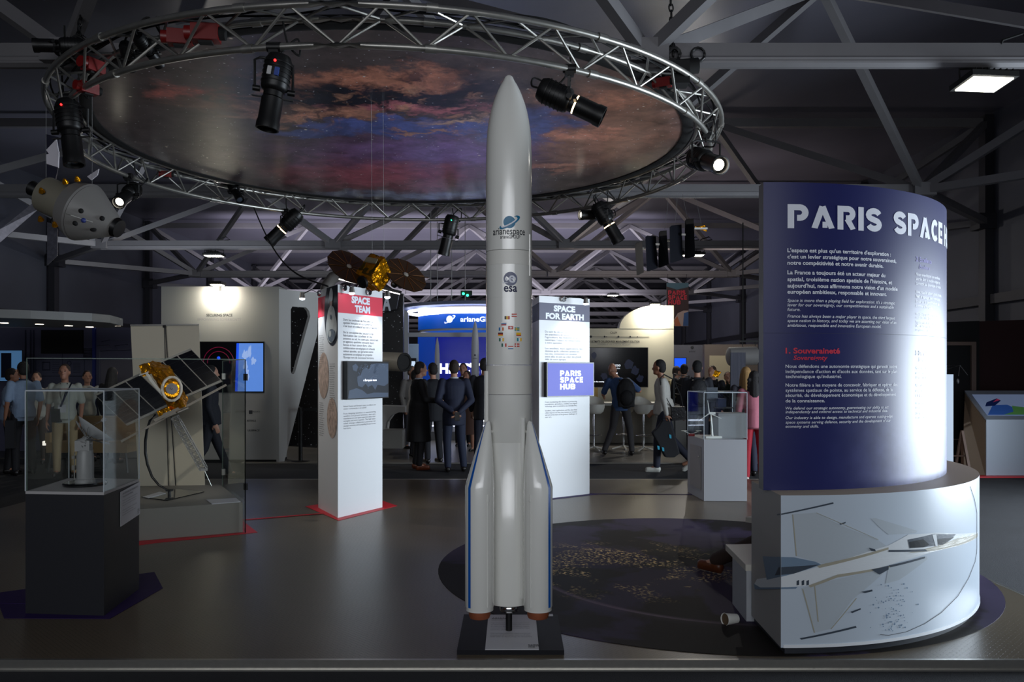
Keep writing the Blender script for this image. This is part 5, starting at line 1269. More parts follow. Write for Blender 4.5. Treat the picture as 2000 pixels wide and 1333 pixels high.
for cx_, cy_, sx in ((681, 522, -1), (792, 538, 1)):
    c = Cg(cx_, cy_, .02 * sx); R_ = .225
    w_ = MB().lathe([(R_, 0), (R_, .008)], c, nw, n=12).build('round_wing', bronze, gs, smooth=False)
    mb = MB()
    for k in range(12):
        a = 2 * PI * k / 12; r_ = x_ * math.cos(a) + y_ * math.sin(a); mb.beam(c + nw * .010 + r_ * .04, c + nw * .010 + r_ * R_ * .96, .006, .002)
    mb.build('wing_ribs', rib, w_, smooth=False)
    MB().lathe([(.026, 0), (.026, .006), (.012, .012)], c + nw * .01, nw, n=16).build('wing_hub', mat('hub_grey', (150, 145, 135), .4), w_)
    MB().tube([c - V((.22, 0, -.035)) + nw * .012, c + V((.22, 0, -.035)) + nw * .012], .004, n=5).build('cross_rod', mat('rod_tan', (150, 118, 80), .4), w_)
for x, y in ((727, 497), (750, 503)): MB().cyl(Cg(x, y), V((Cg(x - 2, y).x, dG, ZB - .05)), .0012, n=4).build('hanging_wire', wire, gs)

# hanging satellite with five dark folded panels
dP = 12.6; Cp = lambda x, y, d=0: W(1100 + x / 4.76, 360 + y / 4.76, dP + d)
hp = thing('hanging_satellite_model', 'hanging satellite model with five black panels and a small gold body at the right', 'satellite model', Cp(950, 600))
dark_p = mat('folded_panel_black', (16, 17, 24), .35)
for i, (q, ds) in enumerate((([(668, 560), (735, 530), (750, 820), (685, 845)], (.2, 0, 0, .2)), ([(765, 490), (862, 485), (880, 780), (778, 810)], (0, .25, .25, 0)), ([(890, 450), (962, 430), (982, 745), (885, 775)], (.25, 0, 0, .25)),
                             ([(990, 400), (1100, 375), (1115, 700), (995, 730)], (0, .25, .25, 0)), ([(1132, 340), (1213, 320), (1227, 670), (1132, 690)], (.25, .05, .05, .25)))):
    P = [Cp(x, y, d) for (x, y), d in zip(q, ds)]; e1 = (P[1] - P[0]) * .16; P = [P[0] + e1 * 0, P[0] + e1 + V((0, 0, .02)), P[1], P[1] + (P[2] - P[1]) * .05, P[2], P[2] - (P[2] - P[3]) * .8 + V((0, 0, -.01)), P[3]]
    MB().slab(P, (0, .02, 0)).build('black_panel', dark_p, hp, smooth=False)
    if i < 4: MB().box(Cp((745, 876, 985, 1118)[i], (600, 560, 520, 470)[i], .15), (.06, .03, .03)).build('panel_hinge', alu, hp, smooth=False)
foil(hp, 'gold_body', [Cp(1225, 395, 0), Cp(1320, 385, 0), Cp(1335, 440, 0), Cp(1230, 410, 0)], [Cp(1225, 395, .15), Cp(1320, 385, .15), Cp(1335, 440, .15), Cp(1230, 410, .15)], .01, seg=5)
MB().box(Cp(1280, 412, -.02), (.20, .03, .025)).build('white_boom', white_paint, hp, smooth=False)
for x, y, tx in ((945, 420, 985), (1040, 375, 1063), (1155, 325, 1108), (1285, 385, 1225)): MB().cyl(Cp(x, y, .1), Cp(tx, 85, .1), .0022, n=4).build('hanging_wire', wire, hp)

# hanging banner
dB = 23.6; Cb = lambda x, y, d=0: W(x, y, dB + d)
t = thing('hanging_banner', 'hanging dark banner with red PARIS SPACE HUB lettering and a blue and orange planet', 'banner', Cb(1323, 595))
MB().slab([Cb(1302, 553), Cb(1345, 553), Cb(1345, 638), Cb(1302, 638)], (0, .02, 0)).build('cloth', mat('banner_dark', (58, 40, 42), .7), t, smooth=False)
MB().slab([Cb(1302, 553, -.01), Cb(1345, 553, -.01), Cb(1345, 561, -.01), Cb(1322, 566, -.01), Cb(1302, 560, -.01)], (0, .008, 0)).build('teal_print', mat('banner_teal', (60, 96, 110), .6), t, smooth=False)
MB().slab([Cb(1344.5, 607, -.01), Cb(1344.5, 637.5, -.01), Cb(1317, 637.5, -.01), Cb(1316, 625, -.01), Cb(1324, 612, -.01), Cb(1335, 607, -.01)], (0, .008, 0)).build('planet_print', mat('banner_pale', (170, 150, 140), .6), t, smooth=False)
MB().slab([Cb(1318, 637, -.02), Cb(1317, 626, -.02), Cb(1323, 618, -.02), Cb(1330, 637, -.02)], (0, .008, 0)).build('planet_print', mat('banner_orange', (176, 96, 54), .6), t, smooth=False)
MB().slab([Cb(1336, 612, -.02), Cb(1344.5, 609, -.02), Cb(1344.5, 637, -.02), Cb(1334, 637, -.02)], (0, .008, 0)).build('planet_print', mat('banner_blue', (40, 80, 130), .6), t, smooth=False)
mb = MB(); o_ = Cb(1305, 0, -.03)
for i, l in enumerate(('PARIS', 'SPACE', 'HUB')): stencil(mb, l, .13, lambda u, v: V((o_.x + u, dB - .03, Cb(0, 576.5 + i * 9.5).z + v)), fit=(.50, .54, .36)[i])
mb.build('lettering', mat('banner_red', (190, 36, 56), .6), t, smooth=False)
for x in (1304, 1341): MB().cyl(Cb(x, 553), Cb(x, 536), .006, n=4).build('hanging_wire', black_metal, t)

# ================================================================== HANGING FLOODLIGHTS
flood_lit = mat('flood_lit', (255, 250, 230), .3, emit=9); flood_warm = mat('flood_glass', (255, 240, 214), .3, emit=7)
GLOW = .5
def flood(c, w_, label, tilt=0.0, rz=0.0, power=150, spot=150, top=None):
    t = thing('floodlight', label, 'floodlight', c, group='flat floodlights hanging from the roof trusses'); c = V(c)
    R = Matrix.Rotation(rz, 3, 'Z') @ Matrix.Rotation(tilt, 3, 'X')
    MB().box(c + R @ V((0, 0, .035)), (w_, w_ * .75, .05), R=R).box(c + R @ V((0, 0, .08)), (w_ * .55, w_ * .4, .05), R=R).build('housing', black_matte, t, smooth=False)
    mb = MB()
    for i in range(7): mb.box(c + R @ V((-w_ * .4 + i * w_ * .133, 0, .07)), (.008, w_ * .7, .03), R=R)
    mb.build('cooling_fins', black_matte, t, smooth=False)
    MB().box(c + R @ V((0, 0, .005)), (w_ * .86, w_ * .6, .012), R=R).build('lit_panel', flood_lit if w_ > .4 else flood_warm, t, smooth=False)
    zt = top or ZB - .08
    MB().tube([c + R @ V((-w_ * .52, 0, .03)), c + R @ V((-w_ * .52, 0, .14)), c + R @ V((0, 0, .16)), c + R @ V((w_ * .52, 0, .14)), c + R @ V((w_ * .52, 0, .03))], .010, n=6).cyl(c + V((0, 0, .15)), V((c.x, c.y, zt)), .012, n=6).build('bracket', black_metal, t)
    MB().tube([c + V((.02, 0, .1)), c + V((.10, 0, .25)), V((c.x + .12, c.y - .08, zt + .18)), V((c.x + .30, c.y - .08, zt + .24)), V((c.x + .38, c.y - .06, zt + .18)), V((c.x + .2, c.y - .05, zt + .15))], .012, n=6).build('power_cable', black_matte, t)
    ld = bpy.data.lights.new('flood_beam', 'SPOT'); ld.energy = power; ld.spot_size = math.radians(spot); ld.spot_blend = .5; ld.color = (1, .95, .86); ld.shadow_soft_size = .12
    lo = bpy.data.objects.new('flood_beam', ld); col.objects.link(lo); lo.parent = t; lo.location = (0, 0, -.03)
    lp = bpy.data.lights.new('flood_glow', 'POINT'); lp.energy = power * (GLOW if power > 30 else .12); lp.color = (1, .95, .9); lp.shadow_soft_size = .03
    lo = bpy.data.objects.new('flood_glow', lp); col.objects.link(lo); lo.parent = t; lo.location = (0, 0, -.05)
flood(W(1922, 166, 7.4), .44, 'bright floodlight hanging from the front beam at the upper right', tilt=-.12, rz=.1, power=25)
flood(W(418, 501, 18.5), .42, 'lit floodlight at the left, above the white booth with the starry cut-out', power=120)
flood(W(1197, 578, 29.6), .42, 'small distant floodlight to the left of the curved white booth wall', power=250)
flood(W(1357, 500, 18.5), .42, 'lit floodlight below the hanging row of black panels', power=150)
flood(W(1332, 500, 18.5), .22, 'small lamp beside the floodlight below the hanging black panels', power=20)
t = thing('laser_module', 'small black rigging box with two green lights on a far truss', 'rigging box', W(911, 573, 22))
MB().box(W(911, 573, 22), (.30, .2, .12)).build('box_body', black_matte, t, smooth=False)
for x in (905, 913): MB().ell(W(x, 574 + (x - 905) * .4, 21.85), .035).build('indicator_light', led_green, t)
# ================================================================== BACKGROUND BOOTHS
FZ = -0.06
wall_cream = mat('booth_wall_cream', (176, 174, 164), .6)
def wall_lamp(c, label, energy, n=V((0, -1, 0))):
    c = V(c); t = thing('wall_wash_lamp', label, 'lamp', c)
    MB().box(c + n * .14 + V((0, 0, .05)), (.22, .26, .05)).box(c + n * .03, (.05, .2, .12)).build('housing', black_metal, t, smooth=False)
    MB().box(c + n * .14 + V((0, 0, .018)), (.18, .18, .015)).build('lit_glass', mat('wash_lamp_lit', (255, 246, 220), .3, emit=8), t, smooth=False)
    ld = bpy.data.lights.new('wash_beam', 'AREA'); ld.energy = energy; ld.size = .18; ld.color = (1, .93, .78)
    lo = bpy.data.objects.new('wash_beam', ld); col.objects.link(lo); lo.parent = t; lo.location = n * .14; lo.rotation_euler = (-n * 1.0 + V((0, 0, -1))).to_track_quat('-Z', 'Y').to_euler()
# booth SECURING SPACE
D = 14.3; xa, xb = (315 - 1000) * D / F, (545 - 1000) * D / F; ht = CZ + (HY - 560) * D / F
t = thing('booth_wall', 'grey-white booth wall reading SECURING SPACE with a bright lamp on top', 'booth wall', ((xa + xb) / 2, D, FZ))
MB().box(((xa + xb) / 2, D + .25, (ht + FZ) / 2 + .03), (xb - xa, .5, ht - FZ - .06)).build('wall_panel', mat('booth_wall_grey', (150, 150, 146), .6), t, smooth=False)
MB().box(((xa + xb) / 2, D + .27, FZ + .03), (xb - xa, .46, .06)).build('kick_board', black_matte, t, smooth=False)
fb = lambda l: (lambda px, py: W(px, py, D - l))
def ptext(mb, s, px0, py, px1, cap, d, bold=0.0, align='L', m=0):
    o_ = W(px0, py, d); size = cap * d / F / .70; return txt(mb, s, size, lambda u, v: o_ + V((u, 0, v)), fit=(px1 - px0) * d / F, bold=bold, m=m)
mb = MB(); ptext(mb, 'SECURING SPACE', 403, 618.5, 454, 5, D - .004, .03); mb.build('title_lettering', ink, t, smooth=False)
mb = MB(); ptext(mb, 'EMPOWERING SOVEREIGNTY', 386, 627, 471, 5, D - .004); mb.build('subtitle_lettering', grey_ink, t, smooth=False)
mb = MB(); ptext(mb, 'SPACE DATA', 492, 806, 508, 3, D - .004); ptext(mb, 'ASTRALIS', 482, 824, 500, 3.5, D - .004, .02); ptext(mb, 'ULISPACE', 484, 843, 507, 3.5, D - .004, .02); ptext(mb, 'SATCOM', 460, 806, 478, 3, D - .004)
mb.poly([W(486, 802, D - .004), W(493, 802, D - .004), W(493, 809, D - .004), W(486, 809, D - .004)]); mb.build('partner_names', ink, t, smooth=False)
wall_lamp(W(430, 561, D), 'bright wall lamp on top of the SECURING SPACE wall', 42)
# angled wall with starry cut-out
P1, P2 = V((xb, D, 0)), V((-3.52, 15.55, 0))
def onplane(px, py):           # pixel on the slanted wall plane
    d_ = P2 - P1; k = (px - CX) / F; s_ = (k * P1.y - P1.x) / (d_.x - k * d_.y); p = P1 + d_ * s_; return V((p.x, p.y, CZ + (HY - py) * p.y / F))
n_ = V((P2.y - P1.y, -(P2.x - P1.x), 0)).normalized()
out = [onplane(545, 905), onplane(555, 905), onplane(606, 706), onplane(641, 574), onplane(545, 565)]; out[0].z = FZ + .0; out[1].z = FZ
hole = [onplane(*q) for q in ((571, 599), (598, 601), (604, 608), (606, 618), (577, 725), (574, 731), (570, 731), (568, 725), (568, 605))]
t = thing('cutout_wall', 'white slanted booth wall with a rounded triangular cut-out showing stars', 'booth wall', P1)
MB().slab(out, -n_ * .06, holes=[hole]).build('wall_panel', mat('booth_wall_pale', (186, 186, 184), .5), t, smooth=False)
# TV
def tv(px0, py0, px1, py1, d, label, draw, name='television', emit_mat=None, bez=1.2):
    c = W((px0 + px1) / 2, (py0 + py1) / 2, d); t = thing(name, label, 'screen', c); w_ = (px1 - px0) * d / F; h2 = (py1 - py0) * d / F
    MB().box(c + V((0, .010, 0)), (w_, .02, h2)).build('housing', tv_black, t, smooth=False)
    b = bez * d / F; q = [(px0 + bez, py1 - bez), (px1 - bez, py1 - bez), (px1 - bez, py0 + bez), (px0 + bez, py0 + bez)]
    MB().poly([W(x, y, d - .003) for x, y in q]).build('display', emit_mat or mat('screen_off_black', (8, 8, 10), .12), t, smooth=False)
    draw(t, d); return t
scr_earth = mat('screen_earth_blue', (40, 60, 110), .3, emit=.75, ecol=(96, 146, 232), noise=.3, nscale=9); scr_cloud = mat('screen_cloud', (90, 100, 120), .3, emit=.80, ecol=(150, 180, 236)); scr_mag = mat('screen_magenta', (60, 8, 30), .3, emit=.16, ecol=(190, 20, 90)); scr_cyan = mat('screen_deep_blue', (20, 60, 190), .2, emit=.8, ecol=(30, 80, 220))
def d1(t, d):
    MB().poly([W(x, y, d - .006) for x, y in ((467, 671), (514, 671), (514, 765), (464, 765))]).build('earth_view', scr_earth, t, smooth=False)
    MB().poly([W(x, y, d - .0055) for x, y in ((462, 671), (467, 671), (464, 765), (459, 765))]).build('atmosphere_glow', scr_cyan, t, smooth=False)
    rn = random.Random(8)
    for i in range(7):
        cx_, cy_, rx_, ry_ = 478 + rn.random() * 26, 680 + rn.random() * 56, 2 + rn.random() * 6, 3 + rn.random() * 8
        MB().poly([W(cx_ + rx_ * math.cos(a) * (1 + .3 * math.sin(3 * a + i)), cy_ + ry_ * math.sin(a) * (1 + .3 * math.cos(5 * a + i)), d - .009 - i * .0003) for a in [2 * PI * k / 28 for k in range(28)]]).build('clouds', scr_cloud, t, smooth=False)
    for r in (30, 22): MB().tube([W(427 + r * math.cos(a), 710 - r * math.sin(a) * 1.05, d - .006) for a in [PI * k / 24 for k in range(25)]], .006, n=5).build('target_arc', scr_mag, t)
    MB().ell(W(427, 700, d - .006), (.03, .004, .03)).build('target_glow', scr_cyan, t)
tv(390, 667.5, 516, 767.5, D - .02, 'television showing the blue earth and a red target arc on the SECURING SPACE wall', d1)
# starry booth behind
def star_mat():
    m = bpy.data.materials.new('starry_print'); m.use_nodes = True; nt = m.node_tree; b = nt.nodes['Principled BSDF']; N, L = nt.nodes, nt.links; tc = N.new('ShaderNodeTexCoord')
    cur = None
    for s, th in ((9, .16), (4, .07), (18, .2)):
        vo = N.new('ShaderNodeTexVoronoi'); vo.inputs['Scale'].default_value = s; L.new(tc.outputs['Object'], vo.inputs['Vector'])
        r = N.new('ShaderNodeMapRange'); r.inputs[1].default_value = th; r.inputs[2].default_value = th * .4; L.new(vo.outputs['Distance'], r.inputs[0])
        se = N.new('ShaderNodeSeparateColor'); L.new(vo.outputs['Color'], se.inputs[0]); r2 = N.new('ShaderNodeMapRange'); r2.inputs[1].default_value = .5; r2.inputs[2].default_value = .9; L.new(se.outputs[0], r2.inputs[0])
        mu = N.new('ShaderNodeMath'); mu.operation = 'MULTIPLY'; L.new(r.outputs[0], mu.inputs[0]); L.new(r2.outputs[0], mu.inputs[1])
        mx = N.new('ShaderNodeMix'); mx.data_type = 'RGBA'; L.new(mu.outputs[0], mx.inputs[0]); mx.inputs[7].default_value = (.9, .9, .95, 1)
        if cur is None: mx.inputs[6].default_value = lin((22, 20, 22))
        else: L.new(cur, mx.inputs[6])
        cur = mx.outputs[2]
    L.new(cur, b.inputs['Base Color']); b.inputs['Roughness'].default_value = .5; return m
Ds = 17.4; sx0, sx1 = W(552, 0, Ds).x, W(787, 0, Ds).x; t = thing('starry_wall', 'black starry booth wall between the slanted wall and the blue rocket booth', 'booth wall', ((sx0 + sx1) / 2, Ds, FZ))
MB().box(((sx0 + sx1) / 2, Ds + .1, (3.2 + FZ) / 2), (sx1 - sx0, .2, 3.2 - FZ)).build('printed_wall', star_mat(), t, smooth=False)
sign_m = mat('sign_charcoal', (38, 38, 42), .5)
t = thing('letter_sign', 'dark slanted sign with a white letter A above the starry wall', 'sign', W(760, 590, 17.1))
MB().slab([W(744, 572, 17.1), W(780, 572, 17.1), W(774, 604, 17.1), W(744, 610, 17.1)], (0, .08, 0)).build('sign_board', sign_m, t, smooth=False)
mb = MB(); ptext(mb, 'A', 747, 606, 763.5, 29, 17.09, .04); mb.build('lettering', white_ink, t, smooth=False)
t = thing('telescope_model', 'large white telescope tube with a black open end beside the red-headed column', 'telescope model', W(750, 708, 15))
a0, b0 = W(716, 704, 14.9), W(789, 708, 14.3); ax = (b0 - a0).normalized()
MB().cyl(a0, b0, .165, n=28).build('tube', mat('telescope_cream', (190, 184, 170), .45), t); MB().lathe([(.165, 0), (.168, .02), (.13, .03), (.12, .01)], b0, ax, n=28).build('black_opening', black_matte, t)
MB().box(W(751, 704, 14.42), (.05, .01, .10)).build('orange_label', mat('orange_label', (170, 60, 30), .5), t); MB().cyl(W(735, 712, 14.7), V((W(735, 0, 14.7).x, 14.7, FZ)), .03, n=10).build('support_post', black_metal, t)
t = thing('arched_counter', 'white counter with an arched opening in front of the starry wall', 'counter', W(768, 860, 15.6))
z_ = lambda y: CZ + (HY - y) * 15.6 / F
o2 = [W(744, 793, 15.6), W(792, 795, 15.6), W(792, 806, 15.6), W(778, 806, 15.6), W(764, 812, 15.6), W(754, 826, 15.6), W(750, 862, 15.6), W(736, 866, 15.6), W(736, 797, 15.6)]
MB().slab(o2, (0, .5, 0)).build('arch_panel', white_paint, t, smooth=False)
MB().box(W(770, 860, 15.2) + V((0, 0, .03)), (.36, .4, .34)).build('seat_block', mat('counter_grey', (140, 138, 132), .5), t, smooth=False)
t = thing('booth_arch', 'grey rounded booth arch rising behind the red-headed column', 'arch', W(655, 560, 13.4))
MB().tube([W(632, 640, 13.4), W(634, 580, 13.4), W(640, 556, 13.4), W(650, 543, 13.4), W(665, 537, 13.4), W(690, 535, 13.4), W(715, 545, 13.4), W(725, 570, 13.4), W(727, 640, 13.4), ], .10, n=10).build('arch_tube', mat('arch_tan_grey', (104, 100, 96), .6), t)
MB().cyl(W(632, 640, 13.4), V((W(632, 0, 13.4).x, 13.4, FZ)), .10, n=10).cyl(W(727, 640, 13.4), V((W(727, 0, 13.4).x, 13.4, FZ)), .10, n=10).build('arch_leg', mat('arch_tan_grey'), t)
# stanchion
t = thing('barrier_post', 'black belt barrier post between the slanted white wall and the red-headed column', 'barrier post', W(587, 902, 14.4))
pb = V((W(587, 0, 14.4).x, 14.4, FZ)); MB().lathe([(.17, 0), (.165, .02), (.05, .035)], pb, n=24).build('base', black_metal, t); MB().cyl(pb + V((0, 0, .03)), pb + V((0, 0, .88)), .035, n=14).build('pole', black_metal, t)
MB().lathe([(.04, .86), (.045, .90), (.045, .96), (.03, .97)], pb, n=16).build('belt_head', black_metal, t); MB().beam(pb + V((.03, 0, .93)), pb + V((.62, .35, .93)), .004, .05).build('belt', black_matte, t, smooth=False)

# blue rocket booth
t = thing('booth_portal', 'white post and beam frame in front of the blue rocket booth', 'booth frame', W(850, 860, 19.5)); DF = 19.4
pw = mat('frame_white', (176, 178, 184), .5)
MB().slab([W(787, 604, DF), W(797, 611, DF), W(797, 815, DF), W(787, 815, DF)], (0, .15, 0)).build('post', pw, t, smooth=False)
MB().box(((W(797, 0, DF).x + W(1046, 0, DF).x) / 2, DF + .075, CZ + (HY - 654) * DF / F), (W(1046, 0, DF).x - W(797, 0, DF).x, .15, .10)).build('cross_beam', pw, t, smooth=False)
MB().slab([W(1038, 611, DF), W(1047, 604, DF), W(1047, 815, DF), W(1038, 815, DF)], (0, .15, 0)).build('post', pw, t, smooth=False)
t = thing('round_fascia', 'round blue hanging fascia with a white planet logo and glowing rings above', 'fascia', (-.93, 21.3, 2.6)); fcx = (-.93, 21.3)
led_w = mat('led_ring_white', (225, 232, 255), .3, emit=3.2); blue_f = mat('fascia_blue', (10, 90, 190), .4, emit=.22, ecol=(10, 90, 200))
z_a, z_b = CZ + 112 * 19.8 / F, CZ + 84 * 19.8 / F
MB().lathe([(1.50, z_b), (1.50, z_a)], (fcx[0], fcx[1], 0), n=64, caps=False).lathe([(1.46, z_a), (1.46, z_b)], (fcx[0], fcx[1], 0), n=64, caps=False).build('blue_band', blue_f, t)
MB().lathe([(1.50, z_b), (1.46, z_b - .01), (1.44, z_b - .05), (1.48, z_b - .05)], (fcx[0], fcx[1], 0), n=64, caps=False).build('lower_rim', white_paint, t)
MB().lathe([(1.30, z_a + .10), (1.30, z_a + .06), (1.42, z_a + .02), (1.50, z_a + .02), (1.50, z_a + .16)], (fcx[0], fcx[1], 0), n=64, caps=False).build('led_ring', led_w, t)
MB().lathe([(1.72, z_a + .10), (1.78, z_a + .08), (1.78, z_a + .15), (1.72, z_a + .15)], (fcx[0], fcx[1], 0), n=64, caps=False).build('led_ring', led_w, t)
MB().lathe([(1.95, z_a + .20), (1.95, z_a + .28), (1.2, z_a + .28), (1.2, z_a + .22), (1.95, z_a + .20)], (fcx[0], fcx[1], 0), n=64, caps=False).build('top_rim', mat('rim_grey_blue', (96, 104, 130), .5), t)
ff_ = cylfn(fcx, 1.505); mb = MB(); u0, z0 = cylpix(878, 624, fcx, 1.5); planet_logo(mb, u0, z0, .088, ff_)
u0, z0 = cylpix(899, 628.5, fcx, 1.5); txt(mb, 'arianeGROUP', .17, lambda u, v: ff_(u0 + u, z0 + v), fit=1.12, bold=.03); mb.build('lettering', mat('fascia_white_lit', (235, 240, 250), .3, emit=.8), t, smooth=False)
for k in range(8):
    a = 2 * PI * k / 8 + .3; MB().cyl((fcx[0] + 1.2 * math.cos(a), fcx[1] + 1.2 * math.sin(a), z_a + .28), (fcx[0] + 1.2 * math.cos(a), fcx[1] + 1.2 * math.sin(a), 6.4), .01, n=5).build('hanging_wire', wire, t)
t = thing('led_wall', 'large deep blue LED wall with white capital letters behind the suited men', 'screen', (-.9, 23, FZ))
led_b = mat('led_deep_blue', (8, 24, 130), .25, emit=.26, ecol=(6, 26, 170)); led_m = mat('led_mid_blue', (10, 60, 150), .25, emit=.34, ecol=(12, 66, 170))
DW = 22.9
MB().slab([W(816, 862, DW), W(1042, 862, DW), W(1042, 656, DW), W(816, 656, DW)], (0, .15, 0)).build('panel', led_b, t, smooth=False)
MB().poly([W(816, 820, DW - .01), W(850, 820, DW - .01), W(850, 656, DW - .01), W(816, 656, DW - .01)]).build('lit_blue_part', led_m, t, smooth=False)
mb = MB(); ptext(mb, "HEFC'ETUDE", 858, 729, 1000, 18, DW - .02, .05); mb.build('lettering', mat('led_white_letters', (240, 244, 255), .3, emit=1.6), t, smooth=False)
t = thing('booth_side_wall', 'pale blue-grey side wall at the left of the blue LED wall', 'booth wall', W(806, 860, 21.5)); MB().slab([W(796, 869, 21.5), W(817, 869, 21.5), W(817, 672, 21.5), W(796, 672, 21.5)], (0, .1, 0)).build('panel', mat('pale_blue_panel', (170, 190, 200), .5), t, smooth=False)
MB().slab([W(797, 722, 21.45), W(813, 722, 21.45), W(813, 700, 21.45), W(797, 700, 21.45)], (0, .03, 0)).build('screen_panel', tv_black, t, smooth=False)
MB().poly([W(797.5, 716, 21.44), W(811, 716, 21.44), W(811, 706, 21.44), W(797.5, 706, 21.44)]).build('screen_image', mat('screen_pale_cyan', (200, 220, 240), .2, emit=.8), t, smooth=False)
t = thing('led_platform', 'low white stepped platform with two glowing strips under the blue booth', 'platform', W(890, 860, 18.8)); Dp = 18.8
x0_, x1_ = W(800, 0, Dp).x, W(1046, 0, Dp).x
MB().box(((x0_ + x1_) / 2, Dp + 1.75, .30), (x1_ - x0_, 3.3, .28)).box(((x0_ + x1_) / 2, Dp + 1.65, .05), (x1_ - x0_, 3.4, .22)).build('steps', mat('platform_grey', (130, 130, 132), .4), t, smooth=False)
for y_, h2 in ((822, .035), (832, .018)): MB().box(((x0_ + x1_) / 2, Dp - .06, CZ + (HY - y_) * Dp / F), (x1_ - x0_, .03, h2)).build('led_strip', led_w, t, smooth=False)
def small_rocket(px, ytop, ybot, d, r, label):
    b_ = W(px, ybot, d); H = (ybot - ytop) * d / F; t = thing('small_rocket_model', label, 'rocket model', b_)
    MB().lathe([(r, 0), (r, H * .68), (r * .95, H * .78), (r * .7, H * .90), (r * .35, H * .97), (.01, H)], b_, n=24).build('rocket_body', mat('small_rocket_white', (190, 192, 198), .4), t)
    for s in (-1, 1): MB().lathe([(r * .5, 0), (r * .5, H * .26), (.01, H * .36)], b_ + V((s * r * 1.35, -.02, 0)), n=14).build('booster', mat('small_rocket_white'), t)
    mb = MB(); g1 = cylfn((b_.x, b_.y), r + .004); disc2(mb, 0, b_.z + H * .64, r * .22, r * .22, g1, n=12); txt(mb, 'ariane', r * .5, lambda u, v: g1(u, b_.z + H * .60 + v), 'C', fit=r * 1.1); txt(mb, '6', r * 1.3, lambda u, v: g1(u, b_.z + H * .40 + v), 'C')
    mb.build('lettering', navy_ink, t, smooth=False)
    MB().lathe([(r * 2.3, -.22), (r * 2.2, -.02), (r, 0)], b_, n=24).build('round_stand', white_paint, t)
small_rocket(928, 628, 812, 18.9, .088, 'small white rocket model just left of the big rocket, in the blue booth')
small_rocket(854, 660, 812, 18.95, .060, 'thinner small white rocket model between the two suited men')

# booth CALM
D = 18.6; t = thing('booth_wall', 'cream booth wall with a rounded top corner reading CALM and a bright lamp', 'booth wall', W(1240, 868, D))
rr = [W(1046, 868, D), W(1316, 868, D), W(1316, 597, D), W(1282, 597, D)] + [W(1282 - 72 * math.sin(a), 642 - 45 * math.cos(a), D) for a in [PI / 2 * k / 12 for k in range(13)]] + [W(1046, 642, D)]
for p in rr[:2]: p.z = FZ
MB().slab(rr, (0, .4, 0)).build('wall_panel', mat('booth_cream_wall', (196, 192, 174), .6), t, smooth=False)
mb = MB(); mb.beam(W(1210, 642, D - .005), W(1316, 642, D - .005), .004, .004); mb.build('seam', grey_ink, t, smooth=False)
mb = MB(); ptext(mb, 'CALM', 1192, 652.5, 1205, 4.5, D - .006); mb.beam(W(1140, 658, D - .006), W(1268, 658, D - .006), .003, .006)
for x, r in ((1154, 2.4), (1181, 1.8), (1185, 1), (1208, 1.8), (1231, 1.6), (1245, 1)): mb.ell(W(x, 658, D - .006), (r * D / F, .004, r * D / F))
ptext(mb, 'THE ULTIMATE COLLISION RISK MANAGEMENT SOLUTION', 1146, 669.5, 1249, 4, D - .006, .02); mb.build('lettering', ink, t, smooth=False)
mb = MB(); ptext(mb, 'POWERED BY AN AI-DRIVEN NETWORK', 1167, 674.5, 1232, 3, D - .006); mb.build('subtitle_lettering', grey_ink, t, smooth=False)
wall_lamp(W(1277, 598, D), 'bright wall lamp on top of the curved cream booth wall', 75)
def d2(t, d):
    mb = MB(); ptext(mb, 'LEOCOO', 1193, 716, 1212, 3.5, d - .008, .03); ptext(mb, 'Live Data', 1199, 721, 1211, 2.5, d - .008); ptext(mb, 'In the coming', 1160, 747, 1180, 2.4, d - .008, .03); ptext(mb, 'CALM', 1190, 731, 1206, 3.2, d - .008, .03)
    mb.build('display_text', white_px, t, smooth=False); mb = MB()
    rn = random.Random(4)
    for cx_, cy_, r in ((1160, 695, 6), (1228, 712, 9), (1240, 725, 8), (1180, 735, 7), (1250, 740, 7)): MB().poly([W(cx_ + r * math.cos(a) * rn.uniform(.7, 1.2), cy_ + r * 1.1 * math.sin(a) * rn.uniform(.7, 1.2), d - .006) for a in [2 * PI * k / 14 for k in range(14)]]).build('display_blue_glow', mat('screen_dim_blue', (10, 14, 30), .3, emit=.06, ecol=(20, 50, 120)), t, smooth=False)
tv(1120, 679, 1266, 757, D - .02, 'large black television on the cream booth wall, behind the bald man', d2)
Dc = 17.7; t = thing('booth_counter', 'long pale counter along the cream booth wall', 'counter', W(1215, 868, Dc))
xa_, xb_ = W(1100, 0, Dc).x, W(1316, 0, Dc).x; zc = CZ + (HY - 787.5) * Dc / F
MB().box(((xa_ + xb_) / 2, Dc + .3, zc - .03), (xb_ - xa_, .7, .06)).build('worktop', white_paint, t, smooth=False); MB().box(((xa_ + xb_) / 2, Dc + .45, (zc - .06 + FZ + .02) / 2), (xb_ - xa_, .4, zc - .1 - FZ)).build('front_panel', mat('counter_warm_grey', (140, 136, 126), .5), t, smooth=False)
tag(MB().box(W(1160, 772, 17.9), (.16, .1, .33)).build('gold_box', mat('satin_gold', (190, 160, 100), .3, .8), smooth=False), 'pale gold box standing on the long counter at its left end', 'box')
